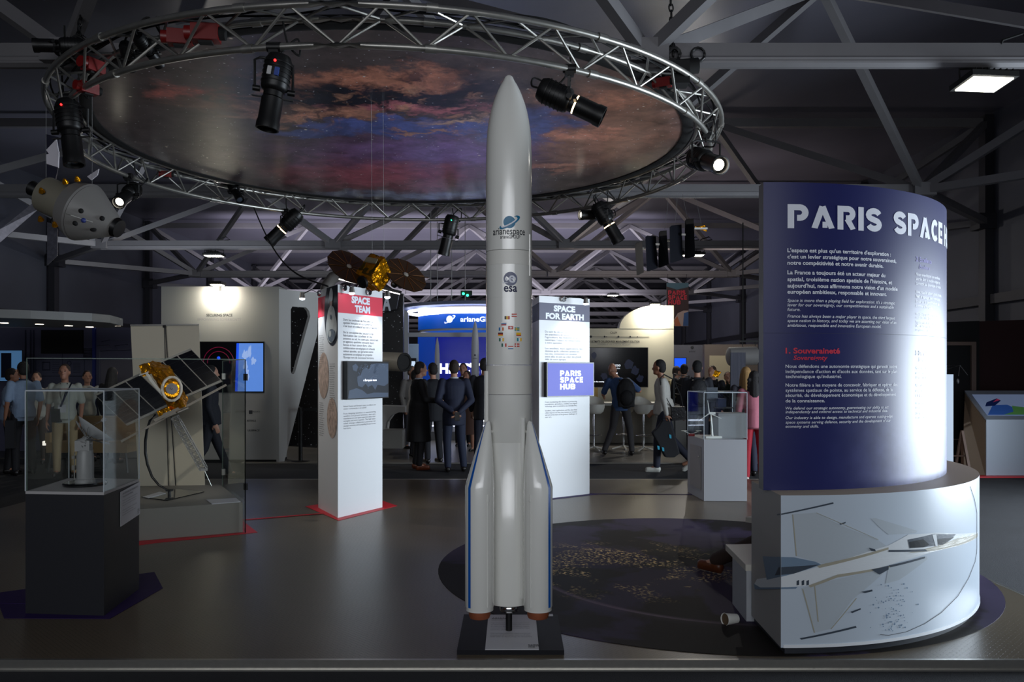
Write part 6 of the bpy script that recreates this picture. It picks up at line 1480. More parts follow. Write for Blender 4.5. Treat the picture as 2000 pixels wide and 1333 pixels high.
def stool(px, d, label, rz):
    b_ = V((W(px, 0, d).x, d, FZ + .02)); t = thing('bar_stool', label, 'stool', b_, rz)
    sm = mat('stool_white', (196, 194, 186), .35)
    L_ = lambda *a: V(a)
    mb = MB(); mb.lathe([(.02, .0), (.14, .01), (.19, .05), (.215, .13), (.22, .20)], (0, 0, .72), n=20, caps=False); 
    mb.v = [(x, y, z if y < .02 else z + (y + .0) * .7) for x, y, z in mb.v]; mb.build('seat_shell', sm, t, world=False)
    MB().cyl((0, 0, .04), (0, 0, .73), .022, n=10).build('stem', chrome, t, world=False)
    for k in range(5):
        a = 2 * PI * k / 5; MB().beam((0, 0, .07), (.27 * math.cos(a), .27 * math.sin(a), .012), .035, .02).build('foot', sm, t, world=False, smooth=False)
    MB().tube([(.16 * math.cos(2 * PI * k / 20), .16 * math.sin(2 * PI * k / 20), .30) for k in range(20)], .009, n=6, closed=True).beam((-.16, 0, .30), (.16, 0, .30), .01, .01).build('foot_ring', chrome, t, world=False)
for px, d, l, r in ((1257, 16.4, 'white shell bar stool right of the bald man', .4), (1160, 16.5, 'white shell bar stool at the left, next to the navy-headed column', 0), (1218, 16.7, 'white bar stool half hidden behind the bald man', 1.0)): stool(px, d, l, r)
# back right
Db = 20.5; t = thing('booth_wall', 'grey back wall with a small blue screen right of the cream booth wall', 'booth wall', W(1345, 855, Db)); MB().slab([W(1300, 852, Db), W(1377, 852, Db), W(1377, 674, Db), W(1300, 674, Db)], (0, .2, 0)).build('panel', mat('back_wall_grey', (84, 84, 94), .6), t, smooth=False)
mb = MB(); mb.ell(W(1352, 679, Db - .01), (.04, .005, .04)); ptext(mb, 'orbital', 1346, 688, 1358, 3, Db - .01); mb.build('logo_lettering', ink, t, smooth=False)
tv(1316, 699, 1341, 729, Db - .02, 'small glowing blue screen above the heads right of the cream booth wall', lambda t, d: None, emit_mat=mat('screen_vivid_blue', (20, 70, 220), .2, emit=.8, ecol=(30, 90, 240)))
Dd = 19.8; t = thing('booth_wall', 'brownish back wall with a pale door right of the grey back wall', 'booth wall', W(1425, 855, Dd)); MB().slab([W(1376, 854, Dd), W(1480, 854, Dd), W(1480, 673, Dd), W(1376, 673, Dd)], (0, .2, 0)).build('panel', mat('back_wall_brown', (104, 94, 88), .6), t, smooth=False)
MB().slab([W(1386, 854, Dd - .02), W(1452, 854, Dd - .02), W(1452, 695, Dd - .02), W(1386, 695, Dd - .02)], (0, .02, 0)).build('pale_door', mat('pale_door', (176, 166, 140), .5), t, smooth=False)
t = thing('drum_lantern', 'large ribbed white drum lantern lying sideways under the ceiling at the back right', 'lantern', W(1450, 697, 15.5)); DL = 15.5
c0, c1_ = W(1419, 697, DL), W(1482, 695, DL); pr3 = []
Ln = (c1_ - c0).length
for i in range(27): u = i / 26; pr3.append(((.172 + .004 * (i % 2)) * (1 if 1 < i < 25 else (.8 if i in (1, 25) else .45)), u * Ln))
MB().lathe(pr3, c0, (c1_ - c0), n=32).build('paper_shade', mat('lantern_paper', (150, 148, 146), .6), t)
MB().beam(W(1445, 667, DL), W(1486, 667, DL), .03, .03).cyl(W(1450, 667, DL), W(1450, 682, DL), .008, n=6).cyl(W(1475, 667, DL), W(1475, 682, DL), .008, n=6).cyl(W(1451, 667, DL), V((W(1451, 0, DL).x, DL, ZB - .05)), .012, n=6).build('hanging_bar', black_metal, t, smooth=False)
t = thing('pleated_panel', 'narrow grey pleated panel standing in front of the drum lantern', 'panel', W(1441, 860, 14.6)); mb = MB(); DPn = 14.6
xs = [W(1427 + 29 * i / 24, 0, DPn).x for i in range(25)]; zt_ = CZ + (HY - 689) * DPn / F
vs = [(x, DPn + (.012 if i % 2 else -.012), z) for i, x in enumerate(xs) for z in (FZ, zt_)]; mb.add(vs, [(2 * i, 2 * i + 2, 2 * i + 3, 2 * i + 1) for i in range(24)]); vs2 = [(x, y + .04, z) for x, y, z in vs]; mb.add(vs2, [(2 * i + 1, 2 * i + 3, 2 * i + 2, 2 * i) for i in range(24)]); mb.build('pleats', mat('pleat_grey', (146, 148, 160), .6), t, smooth=False)
t = thing('potted_plant', 'dark leafy potted plant beside the pleated panel', 'plant', W(1432, 850, 14.0)); rn = random.Random(6); pbp = V((W(1430, 0, 15.4).x, 15.4, FZ))
MB().lathe([(.13, 0), (.17, .35), (.16, .36)], pbp, n=20).build('pot', black_matte, t); mb = MB()
for i in range(150):
    a = rn.random() * 2 * PI; e_ = rn.uniform(.1, 1.3); r = rn.uniform(.10, .32); p0 = pbp + V((0, 0, 1.05)) + V((math.cos(a) * math.cos(e_), math.sin(a) * math.cos(e_), math.sin(e_))) * r; dr = (p0 - pbp - V((0, 0, .95))).normalized(); sd = dr.cross(V((0, 0, 1))).normalized() * .018
    mb.poly([p0, p0 + dr * .05 + sd, p0 + dr * .12, p0 + dr * .05 - sd])
mb.build('foliage', mat('leaf_dark', (24, 36, 24), .5), t); MB().cyl(pbp + V((0, 0, .3)), pbp + V((0, 0, 1.1)), .02, n=8).build('stem', mat('stem_brown', (50, 40, 30), .7), t)
t = thing('foil_model', 'small gold foil model on a dark stand among the visitors at the back right', 'model', W(1398, 734, 14.8)); foil(t, 'foil_body', [W(1391, 735, 14.8), W(1402, 738, 14.8), W(1408, 727, 14.8), W(1397, 723, 14.8)], [W(1391, 735, 15), W(1402, 738, 15), W(1408, 727, 15), W(1397, 723, 15)], .012, seg=6)
fx = W(1400, 0, 14.9).x; MB().cyl((fx, 14.9, 1.4), (fx, 14.9, FZ), .02, n=8).cyl((fx - .1, 14.9, 1.35), (fx + .22, 14.9, 1.05), .02, n=8).lathe([(.2, 0), (.02, .03)], (fx, 14.9, FZ), n=16).build('stand', black_metal, t)
t = thing('grey_counter', 'low grey counter with black bags behind the man in the white shirt', 'counter', W(1332, 858, 17.2)); MB().box((W(1334, 0, 16.3).x, 16.45, .40), (.5, .4, .92)).build('counter_body', mat('counter_grey2', (112, 110, 106), .5), t, smooth=False)
t = thing('chair_frame', 'black tube frame folding rack behind the man in the white shirt', 'rack', W(1330, 800, 15.5)); mb = MB()
for q in (((1316, 731), (1346, 736)), ((1318, 748), (1340, 758)), ((1318, 770), (1345, 776)), ((1316, 731), (1318, 868)), ((1345, 734), (1346, 868)), ((1320, 760), (1345, 745)), ((1318, 790), (1345, 795))): mb.tube([W(q[0][0], q[0][1], 15.5), W(q[1][0], q[1][1], 15.5)], .018, n=7)
mb.build('frame', black_metal, t)

# right edge: dark red wall, black doorway frame, kiosk
DR = 13.9
t = thing('red_wall', 'dark red partition wall at the right edge', 'booth wall', W(1970, 900, DR)); MB().slab([W(1912, 905, DR), W(2080, 905, DR), W(2080, 622, DR), W(1912, 628, DR)], (0, .2, 0)).build('panel', mat('deep_red_paint', (38, 4, 4), .7), t, smooth=False)
t = thing('black_wall', 'black partition with a tan picture frame behind the podium', 'booth wall', W(1860, 900, DR - .1)); MB().slab([W(1830, 905, DR - .1), W(1913, 905, DR - .1), W(1913, 627, DR - .1), W(1830, 630, DR - .1)], (0, .2, 0)).build('panel', black_matte, t, smooth=False)
DK = DR - .15; mb = MB(); mb.slab([W(1830, 668, DK), W(1907, 668, DK), W(1907, 860, DK), W(1830, 860, DK)], (0, .04, 0), holes=[[W(1831, 675, DK), W(1831, 858, DK), W(1898, 858, DK), W(1898, 675, DK)]]); mb.build('tan_frame', mat('tan_frame', (110, 92, 82), .6), t, smooth=False)
t = thing('wire_pendant', 'thin wire tripod pendant inside the tan frame', 'pendant', W(1875, 715, 13.4)); MB().tube([W(1846, 714, 13.4), W(1875, 714, 13.4), W(1890, 733, 13.4)], .005, n=5).tube([W(1848, 722, 13.4), W(1875, 714, 13.4), W(1872, 735, 13.4)], .005, n=5).ell(W(1871, 745, 13.4), (.02, .02, .045)).build('wires', wire, t)
t = thing('tripod_easel', 'brown wooden easel leg behind the podium', 'easel', W(1885, 900, 12.9)); mb = MB(); mb.beam(W(1879, 842, 12.2), V((W(1897, 0, 12.0).x, 12.0, FZ)), .04, .03).beam(W(1879, 842, 12.2), V((W(1862, 0, 12.2).x, 12.2, FZ)), .04, .03).beam(W(1879, 842, 12.2), V((W(1880, 0, 12.5).x, 12.5, FZ)), .04, .03).beam(W(1862, 891, 12.2), W(1888, 891, 12.1), .02, .02); mb.build('legs', mat('easel_brown', (84, 56, 40), .6), t, smooth=False)
tag(MB().box((W(1852, 0, 12.0).x, 12.05, .72), (.14, .12, 1.56)).build('narrow_plinth', mat('narrow_white', (196, 206, 220), .5), smooth=False), 'narrow white plinth seen just right of the curved wall', 'plinth')
DKk = 12.45
t = thing('touch_table', 'white angled touch screen table at the right edge', 'touch table', W(1960, 930, DKk)); kw = mat('kiosk_white', (176, 186, 200), .45); kt = mat('kiosk_tan_side', (150, 128, 104), .5)
k0 = V((W(1926.5, 0, DKk).x, DKk, 0)); zk = CZ + (HY - 824) * DKk / F
kx0, kx1 = k0.x, k0.x + 1.5; zk0 = FZ
mb = MB(); mb.slab([V((kx0, DKk, zk0)), V((kx1, DKk, zk0)), V((kx1, DKk, zk)), V((kx0, DKk, zk))], (0, .02, 0)); mb.build('front_panel', kw, t, smooth=False)
bk = W(1883, 767, 14.0); mb = MB(); zb_ = CZ + (HY - 767) * 13.7 / F; xb_ = W(1884, 0, 13.7).x
mb.slab([V((kx0, DKk + .02, zk0)), V((kx0 - .12, DKk + .45, zk0)), V((xb_, 13.7, zb_ - .12)), V((xb_, 13.7, zb_)), V((kx0, DKk + .02, zk))], (.02, 0, 0)); mb.build('side_panel', kt, t, smooth=False)
mb = MB(); mb.slab([V((kx0, DKk, zk)), V((kx1, DKk, zk)), V((kx1, 13.7, zb_)), V((xb_, 13.7, zb_))], (0, 0, .03)); mb.build('sloping_top', kw, t, smooth=False)
def ks(u, v, l=.034): p0, p1, p2, p3 = V((kx0, DKk, zk + l)), V((kx1, DKk, zk + l)), V((kx1, 13.7, zb_ + l)), V((xb_, 13.7, zb_ + l)); return p0.lerp(p1, u).lerp(p3.lerp(p2, u), v)
mb = MB(); mb.poly([ks(.04, .12), ks(.97, .12), ks(.97, .85), ks(.06, .85)]); dpl = mb.build('display', mat('table_display', (150, 165, 190), .2, emit=.25, ecol=(140, 160, 200)), t, smooth=False)
mb = MB(); mb.poly([ks(.05, .14, .036), ks(.5, .14, .036), ks(.38, .48, .036), ks(.20, .46, .036)], 0); mb.poly([ks(.10, .42, .037), ks(.16, .56, .037), ks(.34, .70, .037), ks(.36, .62, .037), ks(.22, .44, .037)], 1); mb.poly([ks(.22, .14, .0375), ks(.6, .14, .0375), ks(.6, .36, .0375), ks(.42, .44, .0375), ks(.36, .24, .0375)], 2); mb.poly([ks(.24, .56, .038), ks(.34, .69, .038), ks(.36, .64, .038)], 3)
mb.build('map_image', [mat('map_blue', (60, 110, 190), .3, emit=.2, ecol=(50, 90, 170)), mat('map_navy', (30, 50, 110), .3, emit=.1, ecol=(30, 50, 110)), mat('map_green', (110, 170, 100), .3, emit=.15, ecol=(90, 150, 80)), mat('map_pink', (190, 70, 110), .3, emit=.2, ecol=(190, 60, 100))], t, smooth=False)
tag(MB().box((kx0 + .6, DKk - .06, FZ + .012), (1.7, .16, .02)).build('red_floor_strip', red_tape, smooth=False), 'red strip on the floor under the touch table', 'floor strip')

# left edge: canopy, technical wall, screen
t = thing('curved_canopy', 'thin curved grey canopy with small round downlights at the left edge', 'canopy', W(110, 630, 12)); zc_ = CZ + .75
near = [(-150, 616), (-60, 618), (0, 621), (60, 623), (125, 625.5), (180, 628), (215, 631), (240, 637)]; pn = [V(((x - CX) * (.75 / (HY - y)), .75 * F / (HY - y), zc_)) for x, y in near]
far = [(240, 640), (200, 640.5), (100, 640), (0, 638.5), (-60, 637), (-150, 636)]; pf = [V(((x - CX) * (.75 / (HY - y)), .75 * F / (HY - y), zc_)) for x, y in far]
MB().slab(pn + pf, (0, 0, .12)).build('canopy_slab', mat('canopy_underside', (118, 118, 116), .5), t, smooth=False)
dl = mat('downlight_lit', (255, 240, 215), .3, emit=6)
for x, y in ((8, 631), (77, 633.5), (134, 636.5), (175, 639)):
    p = V(((x - CX) * (.75 / (HY - y)), .75 * F / (HY - y), zc_)); MB().lathe([(.06, -.006), (.06, 0)], p, n=16).build('downlight', dl, t)
MB().box(V(((236 - CX) * (.75 / (HY - 638)), .75 * F / (HY - 638) - .1, zc_ + .03)), (.10, .03, .06)).build('end_lamp', dl, t)
DT = 16.3; t = thing('technical_wall', 'dark blue-grey booth wall with line drawings of equipment behind the visitors at the left', 'booth wall', W(90, 880, DT))
MB().slab([W(-60, 884, DT), W(262, 884, DT), W(262, 640, DT), W(-60, 640, DT)], (0, .2, 0)).build('panel', mat('tech_wall_blue_grey', (88, 88, 112), .6), t, smooth=False)
MB().slab([W(80, 691, DT - .05), W(161, 691, DT - .05), W(161, 645, DT - .05), W(80, 645, DT - .05)], (0, .05, 0)).build('black_louvre', black_matte, t, smooth=False)
mb = MB(); T = lambda x, y: W(x, y, DT - .012)
def ln(*pts, r=.006): mb.tube([T(*p) for p in pts], r, n=4)
ln((70, 703), (165, 703)); ln((122, 648), (122, 870)); ln((70, 735), (165, 735)); ln((165, 703), (165, 860)); ln((70, 703), (70, 860)); ln((83, 708), (97, 708), (97, 723), (83, 723), (83, 708), r=.012)
for x in (50, 60, 66): ln((x, 645), (x, 730), r=.014)
mb.tube([T(135 + 4 * math.cos(a), 710 + 4 * math.sin(a)) for a in [2 * PI * k / 14 for k in range(15)]], .008, n=4)
for j in range(7): ln((143, 710 + j * 3), (157, 710 + j * 3), r=.004)
for j in range(6): ln((102, 708 + j * 4), (116, 708 + j * 4), r=.003)
for j in range(8): ln((163, 682 + j * 3), (182, 682 + j * 3), r=.01)
mb.build('line_drawing', mat('drawing_dark', (44, 46, 70), .6), t); mb = MB()
ln((190, 676), (212, 674), (220, 681), (200, 680), (193, 683)); ln((224, 676), (250, 673)); ln((224, 676), (230, 683), (246, 683), (252, 676)); ln((195, 686), (256, 684)); ln((195, 686), (194, 760)); ln((198, 668), (215, 664), (256, 664), r=.004)
mb.build('vehicle_drawing', mat('drawing_pale', (124, 124, 140), .6), t)
MB().slab([W(196, 704, DT - .02), W(262, 702, DT - .02), W(262, 860, DT - .02), W(196, 860, DT - .02)], (0, .02, 0)).build('pale_panel', mat('tech_pale_panel', (116, 112, 122), .6), t, smooth=False)
MB().slab([W(180, 640, DT - .06), W(185, 640, DT - .06), W(185, 870, DT - .06), W(180, 870, DT - .06)], (0, .06, 0)).build('blue_post', mat('blue_post', (40, 50, 130), .5), t, smooth=False)
def d3(t, d):
    MB().slab([W(2, 738, d - .008), W(22, 738, d - .008), W(22, 690, d - .008), W(2, 690, d - .008)], (0, .003, 0)).build('dark_image', mat('screen_dark_image', (20, 26, 44), .2), t, smooth=False)
tv(-20, 684, 44, 746, 15.2, 'pale blue lit screen at the far left edge', d3, emit_mat=mat('screen_pale_blue', (90, 130, 170), .2, emit=.30, ecol=(90, 140, 190)))
def armchair(px, d, label):
    c = V((W(px, 0, d).x, d, FZ)); t = thing('armchair', label, 'armchair', c); lm = mat('tan_leather', (138, 112, 76), .5)
    mb = MB(); mb.box(c + V((0, 0, .40)), (.62, .6, .16)).build('seat', lm, t, angle=.4); MB().box(c + V((0, .27, .66)), (.62, .12, .42)).build('backrest', lm, t)
    for s in (-1, 1): MB().box(c + V((s * .30, 0, .55)), (.07, .56, .16)).build('armrest', lm, t)
    for sx in (-1, 1):
        for sy in (-1, 1): MB().beam(c + V((sx * .26, sy * .24, .32)), c + V((sx * .30, sy * .27, 0)), .025, .025).build('leg', black_metal, t, smooth=False)
armchair(148, 13.2, 'tan leather armchair just behind the man with a lanyard'); armchair(228, 13.2, 'tan leather armchair beside the blue post, right of the other one')
t = thing('low_light_box', 'small white lit box low on the floor at the left', 'light box', W(95, 868, 13.4)); MB().box(W(97, 866, 13.4), (.18, .1, .07)).build('light_body', mat('low_lamp', (240, 230, 220), .3, emit=1.4), t, smooth=False); MB().box(W(97, 874, 13.45) - V((0, 0, .18)), (.10, .1, .32)).build('stand', black_metal, t, smooth=False)
# ================================================================== PEOPLE
REMESH = []
def person(px, d, label, face_dir=0.0, h=1.75, top=('suit', (28, 30, 42)), bottom=(30, 32, 44), shoes=(24, 20, 20), hair=(34, 26, 22), skin=(190, 140, 116), hairstyle='short', J=None, lean=(0, 0), zf=FZ, x=None, collar=None, lanyard=False, eyes=False, long_coat=False, group=None, head_turn=0.0, dress=False):
    base = V((W(px, 0, d).x if x is None else x, d, zf)); k = h / 1.75
    t = thing('person', label, 'person', base, face_dir, group)
    lx, ly = lean
    j = dict(pel=(0, 0, .93), chest=(lx * .6, ly * .6 + .0, 1.22), neck=(lx, ly, 1.44), head=(lx * 1.1, ly * 1.15 + .03, 1.615),
             shL=(-.185 + lx, ly - .01, 1.40), shR=(.185 + lx, ly - .01, 1.40), elL=(-.235 + lx * .8, ly * .6 - .03, 1.13), elR=(.235 + lx * .8, ly * .6 - .03, 1.13),
             wrL=(-.235 + lx * .5, ly * .4 + .06, .88), wrR=(.235 + lx * .5, ly * .4 + .06, .88), hiL=(-.09, 0, .90), hiR=(.09, 0, .90), knL=(-.11, .02, .50), knR=(.11, .02, .50), anL=(-.12, -.02, .08), anR=(.12, -.02, .08))
    if J: j.update(J)
    j = {a: V(b) * k for a, b in j.items()}
    fem = hairstyle in ('long', 'bun', 'ponytail', 'wavy')
    sw = .90 if fem else 1.0
    skin_m = mat('skin_%d' % skin[0], skin, .5); 
    tw = Matrix.Rotation(head_turn, 3, 'Z')
    hd = j['head']; H_ = lambda x_, y_, z_: hd + tw @ (V((x_, y_, z_)) * k)
    def torso(mb, g, z_lo=.86, hipw=.155):
        P, C, N_ = j['pel'], j['chest'], j['neck']; sl, sr = j['shL'], j['shR']; ax = (sr - sl); ax.z = 0; ax = ax.normalized()
        rings = [(P + V((0, 0, -.10 * k)), hipw + g, .105 + g), (P, .158 + g, .112 + g), (P.lerp(C, .45), (.135 if not fem else .118) + g, .098 + g), (C, .155 * sw + g, .112 + g), (C.lerp(N_, .55), .170 * sw + g, .110 + g), (C.lerp(N_, .85) , .150 * sw + g, .085 + g), (N_ + V((0, 0, .02 * k)), .06 + g * .6, .058 + g * .6)]
        vs = []; n = 20
        for c, rx, ry in rings:
            f_ = (c.z - P.z) / max(1e-3, N_.z - P.z); a_ = V((1, 0, 0)).lerp(ax, max(0, min(1, f_))).normalized(); b_ = V((0, 0, 1)).cross(a_)
            for i in range(n): q = 2 * PI * i / n; vs.append(c + a_ * math.cos(q) * rx * k + b_ * math.sin(q) * ry * k)
        fs = [(r * n + i, r * n + (i + 1) % n, (r + 1) * n + (i + 1) % n, (r + 1) * n + i) for r in range(len(rings) - 1) for i in range(n)]
        fs += [tuple(range(n - 1, -1, -1)), tuple((len(rings) - 1) * n + i for i in range(n))]; mb.add(vs, fs)
    # --- body: one continuous skin surface
    mb = MB(); torso(mb, -.012)
    mb.ell(H_(0, 0, .02), (.076 * k, .094 * k, .108 * k)); mb.ell(H_(0, .03, -.055), (.056 * k, .062 * k, .062 * k)); mb.ell(H_(0, .070, -.085), (.028 * k, .026 * k, .022 * k))
    mb.cap(H_(0, .088, .012), H_(0, .106, -.022), .009 * k, .014 * k); mb.ell(H_(0, .088, -.056), (.024 * k, .010 * k, .008 * k)); mb.ell(H_(0, .082, .036), (.052 * k, .016 * k, .010 * k))
    for s in (-1, 1): mb.ell(H_(s * .078, -.005, -.005), (.010 * k, .018 * k, .030 * k))
    mb.cap(j['neck'] + V((0, 0, -.03)), H_(0, -.015, -.05), .054 * k, .050 * k)
    for s in 'LR':
        mb.cap(j['sh' + s], j['el' + s], .045 * k, .037 * k); mb.cap(j['el' + s], j['wr' + s], .037 * k, .025 * k)
        mb.cap(j['hi' + s], j['kn' + s], .078 * k, .052 * k); mb.cap(j['kn' + s], j['an' + s], .050 * k, .034 * k); mb.cap(j['an' + s], j['an' + s] + V((0, .12, -.04)) * k, .034 * k, .028 * k)
        w_ = j['wr' + s]; dr = (w_ - j['el' + s]).normalized(); sgn = -1 if s == 'L' else 1
        inn = V((-sgn, 0, 0)); inn = (inn - dr * inn.dot(dr)).normalized(); acr = dr.cross(inn) * (1 if s == 'L' else -1)
        palm = w_ + dr * .055 * k; R = Matrix((acr, inn, dr)).transposed(); mb.ell(palm, (.040 * k, .016 * k, .052 * k), R=R)
        for i, L_ in enumerate((.070, .078, .072, .058)):
            b0 = w_ + dr * .095 * k + acr * (.027 - i * .018) * k; m0 = b0 + (dr + inn * .25).normalized() * L_ * .5 * k; e0 = m0 + (dr + inn * .9).normalized() * L_ * .5 * k
            mb.cap(b0, m0, .0098 * k, .009 * k, n=7); mb.cap(m0, e0, .009 * k, .008 * k, n=7)
        b0 = w_ + dr * .035 * k + acr * .036 * k; m0 = b0 + (acr * .6 + dr * .8 + inn * .4).normalized() * .035 * k; mb.cap(b0, m0, .012 * k, .010 * k, n=7); mb.cap(m0, m0 + (dr + inn * .5).normalized() * .03 * k, .010 * k, .009 * k, n=7)
    b = mb.build('body', skin_m, t, world=False); REMESH.append((b, .0105 * k))
    # --- trousers or skirt
    bm = mat('trousers_%d_%d_%d' % bottom, bottom, .8)
    if not dress:
        mb = MB(); P = j['pel']
        mb.lathe([(.10 * k, -.06 * k), (.155 * k, -.02 * k), (.162 * k, .05 * k), (.145 * k, .12 * k), (.10 * k, .13 * k)], P, n=18); mb.v = [(x_, P.y + (y_ - P.y) * .74, z_) for x_, y_, z_ in mb.v]
        for s in 'LR':
            mb.cap(j['hi' + s], j['kn' + s], .096 * k, .070 * k); mb.cap(j['kn' + s], j['an' + s] + V((0, -.005, .02)) * k, .068 * k, .056 * k)
        b = mb.build('trousers', bm, t, world=False); REMESH.append((b, .015 * k))
    else:
        mb = MB(); P = j['pel']; mb.lathe([(.20 * k, -.55 * k), (.19 * k, -.3 * k), (.175 * k, -.05 * k), (.15 * k, .1 * k), (.11 * k, .12 * k)], P, n=20); b = mb.build('skirt', bm, t, world=False)
    for s in 'LR':
        a = j['an' + s]; fd = 1.0
        ft = V((0, 1, 0)); 
        if J and ('ft' + s) in J: ft = V(J['ft' + s]).normalized()
        mb = MB(); mb.cap(a + V((0, 0, -.03)) * k - ft * .03 * k, a - V((0, 0, .035)) * k + ft * .14 * k, .043 * k, .034 * k); mb.ell(a - V((0, 0, .02 * k)), (.045 * k, .05 * k, .045 * k)); mb.cap(a - V((0, 0, .062)) * k - ft * .04 * k, a - V((0, 0, .062)) * k + ft * .16 * k, .022 * k, .022 * k)
        b = mb.build('shoe', mat('shoe_%d_%d_%d' % shoes, shoes, .4), t, world=False); REMESH.append((b, .012 * k))
    # --- upper garment
    style, cl = top; tm = mat('%s_%d_%d_%d' % ((style,) + tuple(cl)), cl, .8, noise=.12, nscale=30); mb = MB()
    g = .022 if style in ('suit', 'coat', 'jacket') else .012
    torso(mb, g)
    if style in ('suit', 'coat', 'jacket'):
        P = j['pel']; lo = {'suit': -.20, 'jacket': -.08, 'coat': -.48}[style]
        mb.lathe([(.175 * k if style != 'coat' else .205 * k, lo * k), (.172 * k, -.05 * k), (.165 * k, .10 * k), (.14 * k, .2 * k)], P, n=20); 
    else:
        P = j['pel']; mb.lathe([(.168 * k, -.04 * k), (.166 * k, .08 * k), (.13 * k, .2 * k)], P, n=20)
    for s in 'LR':
        sh, el, wr = j['sh' + s], j['el' + s], j['wr' + s]
        if style in ('tshirt', 'polo', 'shortshirt'):
            e_ = sh.lerp(el, .85); mb.cap(sh, e_, .058 * k, .060 * k)
        else:
            mb.cap(sh, el, .068 * k if g > .02 else .060 * k, .056 * k if g > .02 else .050 * k); mb.cap(el, el.lerp(wr, .97), .056 * k if g > .02 else .048 * k, .042 * k if g > .02 else .036 * k)
        mb.ell(sh + V((0, 0, .0)), .068 * k * (1 if g > .02 else .85))
    mb.v = [tuple(p) for p in mb.v]
    b = mb.build({'suit': 'suit_jacket', 'coat': 'overcoat', 'jacket': 'jacket', 'shirt': 'shirt', 'tshirt': 't_shirt', 'polo': 'polo_shirt', 'shortshirt': 'shirt'}[style], tm, t, world=False); REMESH.append((b, .014 * k))
    if collar is not None:
        MB().lathe([(.068 * k, -.01 * k), (.066 * k, .03 * k), (.062 * k, .04 * k), (.058 * k, .03 * k)], j['neck'] + V((0, 0, .0)), n=20, caps=False).build('shirt_collar', mat('collar_%d' % collar[0], collar, .7), t, world=False)
    # --- hair
    hm = mat('hair_%d_%d_%d' % hair, hair, .75, bump=.5, bscale=120); mb = MB()
    if hairstyle != 'bald':
        mb.ell(H_(0, -.014, .036), (.083 * k, .096 * k, .100 * k), R=tw)
        mb.ell(H_(0, -.045, -.005), (.078 * k, .066 * k, .085 * k), R=tw)
        if hairstyle in ('long', 'wavy'):
            mb.cap(H_(0, -.05, -.02), H_(0, -.085, -.24), .082 * k, .095 * k); 
            for s in (-1, 1): mb.cap(H_(s * .06, -.01, .0), H_(s * .075, -.03, -.2), .036 * k, .035 * k)
        if hairstyle == 'ponytail': mb.cap(H_(0, -.10, .0), H_(0, -.13, -.2), .03 * k, .02 * k)
        if hairstyle == 'bun': mb.ell(H_(0, -.11, .05), .042 * k)
        if hairstyle == 'wavy':
            for q in range(14): mb.ell(H_(.09 * math.sin(q * 2.1), -.08 + .02 * math.cos(q), .02 - q * .018), .035 * k)
        if hairstyle == 'cap': mb.ell(H_(0, .08, .045), (.07 * k, .06 * k, .012 * k), R=tw)
        # keep the face clear
        b = mb.build('hair' if hairstyle != 'cap' else 'cap', hm, t, world=False); REMESH.append((b, .010 * k))
    else:
        for s in (-1, 1): mb.ell(H_(s * .062, -.03, -.01), (.022 * k, .05 * k, .035 * k))
        mb.ell(H_(0, -.078, -.012), (.055 * k, .022 * k, .032 * k)); b = mb.build('hair', mat('hair_stubble', (178, 136, 114), .8), t, world=False); REMESH.append((b, .010 * k))
    if eyes:
        em = mat('eye_dark', (30, 24, 22), .3)
        for s in (-1, 1): MB().ell(H_(s * .030, .086, .014), (.011 * k, .008 * k, .006 * k), n=8).build('eye', em, t, world=False); MB().ell(H_(s * .030, .086, .036), (.017 * k, .008 * k, .004 * k), n=8).build('eyebrow', hm, t, world=False)
    if lanyard:
        C = j['chest']; MB().tube([j['neck'] + V((-.05, .06, .01)) * k, C + V((-.03, .15, .05)) * k, C + V((0, .165, -.10)) * k, C + V((.03, .15, .05)) * k, j['neck'] + V((.05, .06, .01)) * k], .006, n=5).build('lanyard', black_matte, t, world=False)
        MB().box(C + V((0, .17, -.16)) * k, (.11 * k, .006, .12 * k)).build('badge', card, t, world=False, smooth=False)
    return t, j, base

def backpack(t, j, base, label, colr=(18, 18, 22), rz=0.0, k=1.0, off=(0, -.20, -.02)):
    M = Matrix.Rotation(t.rotation_euler.z, 3, 'Z'); c = base + M @ (j['chest'] + V(off)); o = thing('backpack', label, 'backpack', c, t.rotation_euler.z + rz)
    m_ = mat('bag_black_%d' % colr[0], colr, .7, bump=.3, bscale=40)
    mb = MB(); mb.ell((0, 0, .0), (.155 * k, .085 * k, .25 * k)); mb.box((0, .01, -.05), (.26 * k, .13 * k, .34 * k)); b = mb.build('pack', m_, o, world=False); REMESH.append((b, .018))
    MB().ell((0, -.075, -.08), (.11 * k, .05 * k, .13 * k)).build('front_pocket', m_, o, world=False)
    for s in (-1, 1): MB().tube([(s * .09, .04, .20), (s * .10, .16, .26), (s * .11, .31, .20), (s * .12, .35, .05), (s * .13, .27, -.12), (s * .12, .10, -.18)], .017, n=6).build('strap', m_, o, world=False)
    return o

def local_face(dx, dy): return math.atan2(-dx, dy)      # rotation that turns +y (front) towards (dx, dy)
R_, L__, AWAY, CAM = local_face(1, 0), local_face(-1, 0), 0.0, PI
sk = (186, 138, 114); skd = (150, 104, 80)
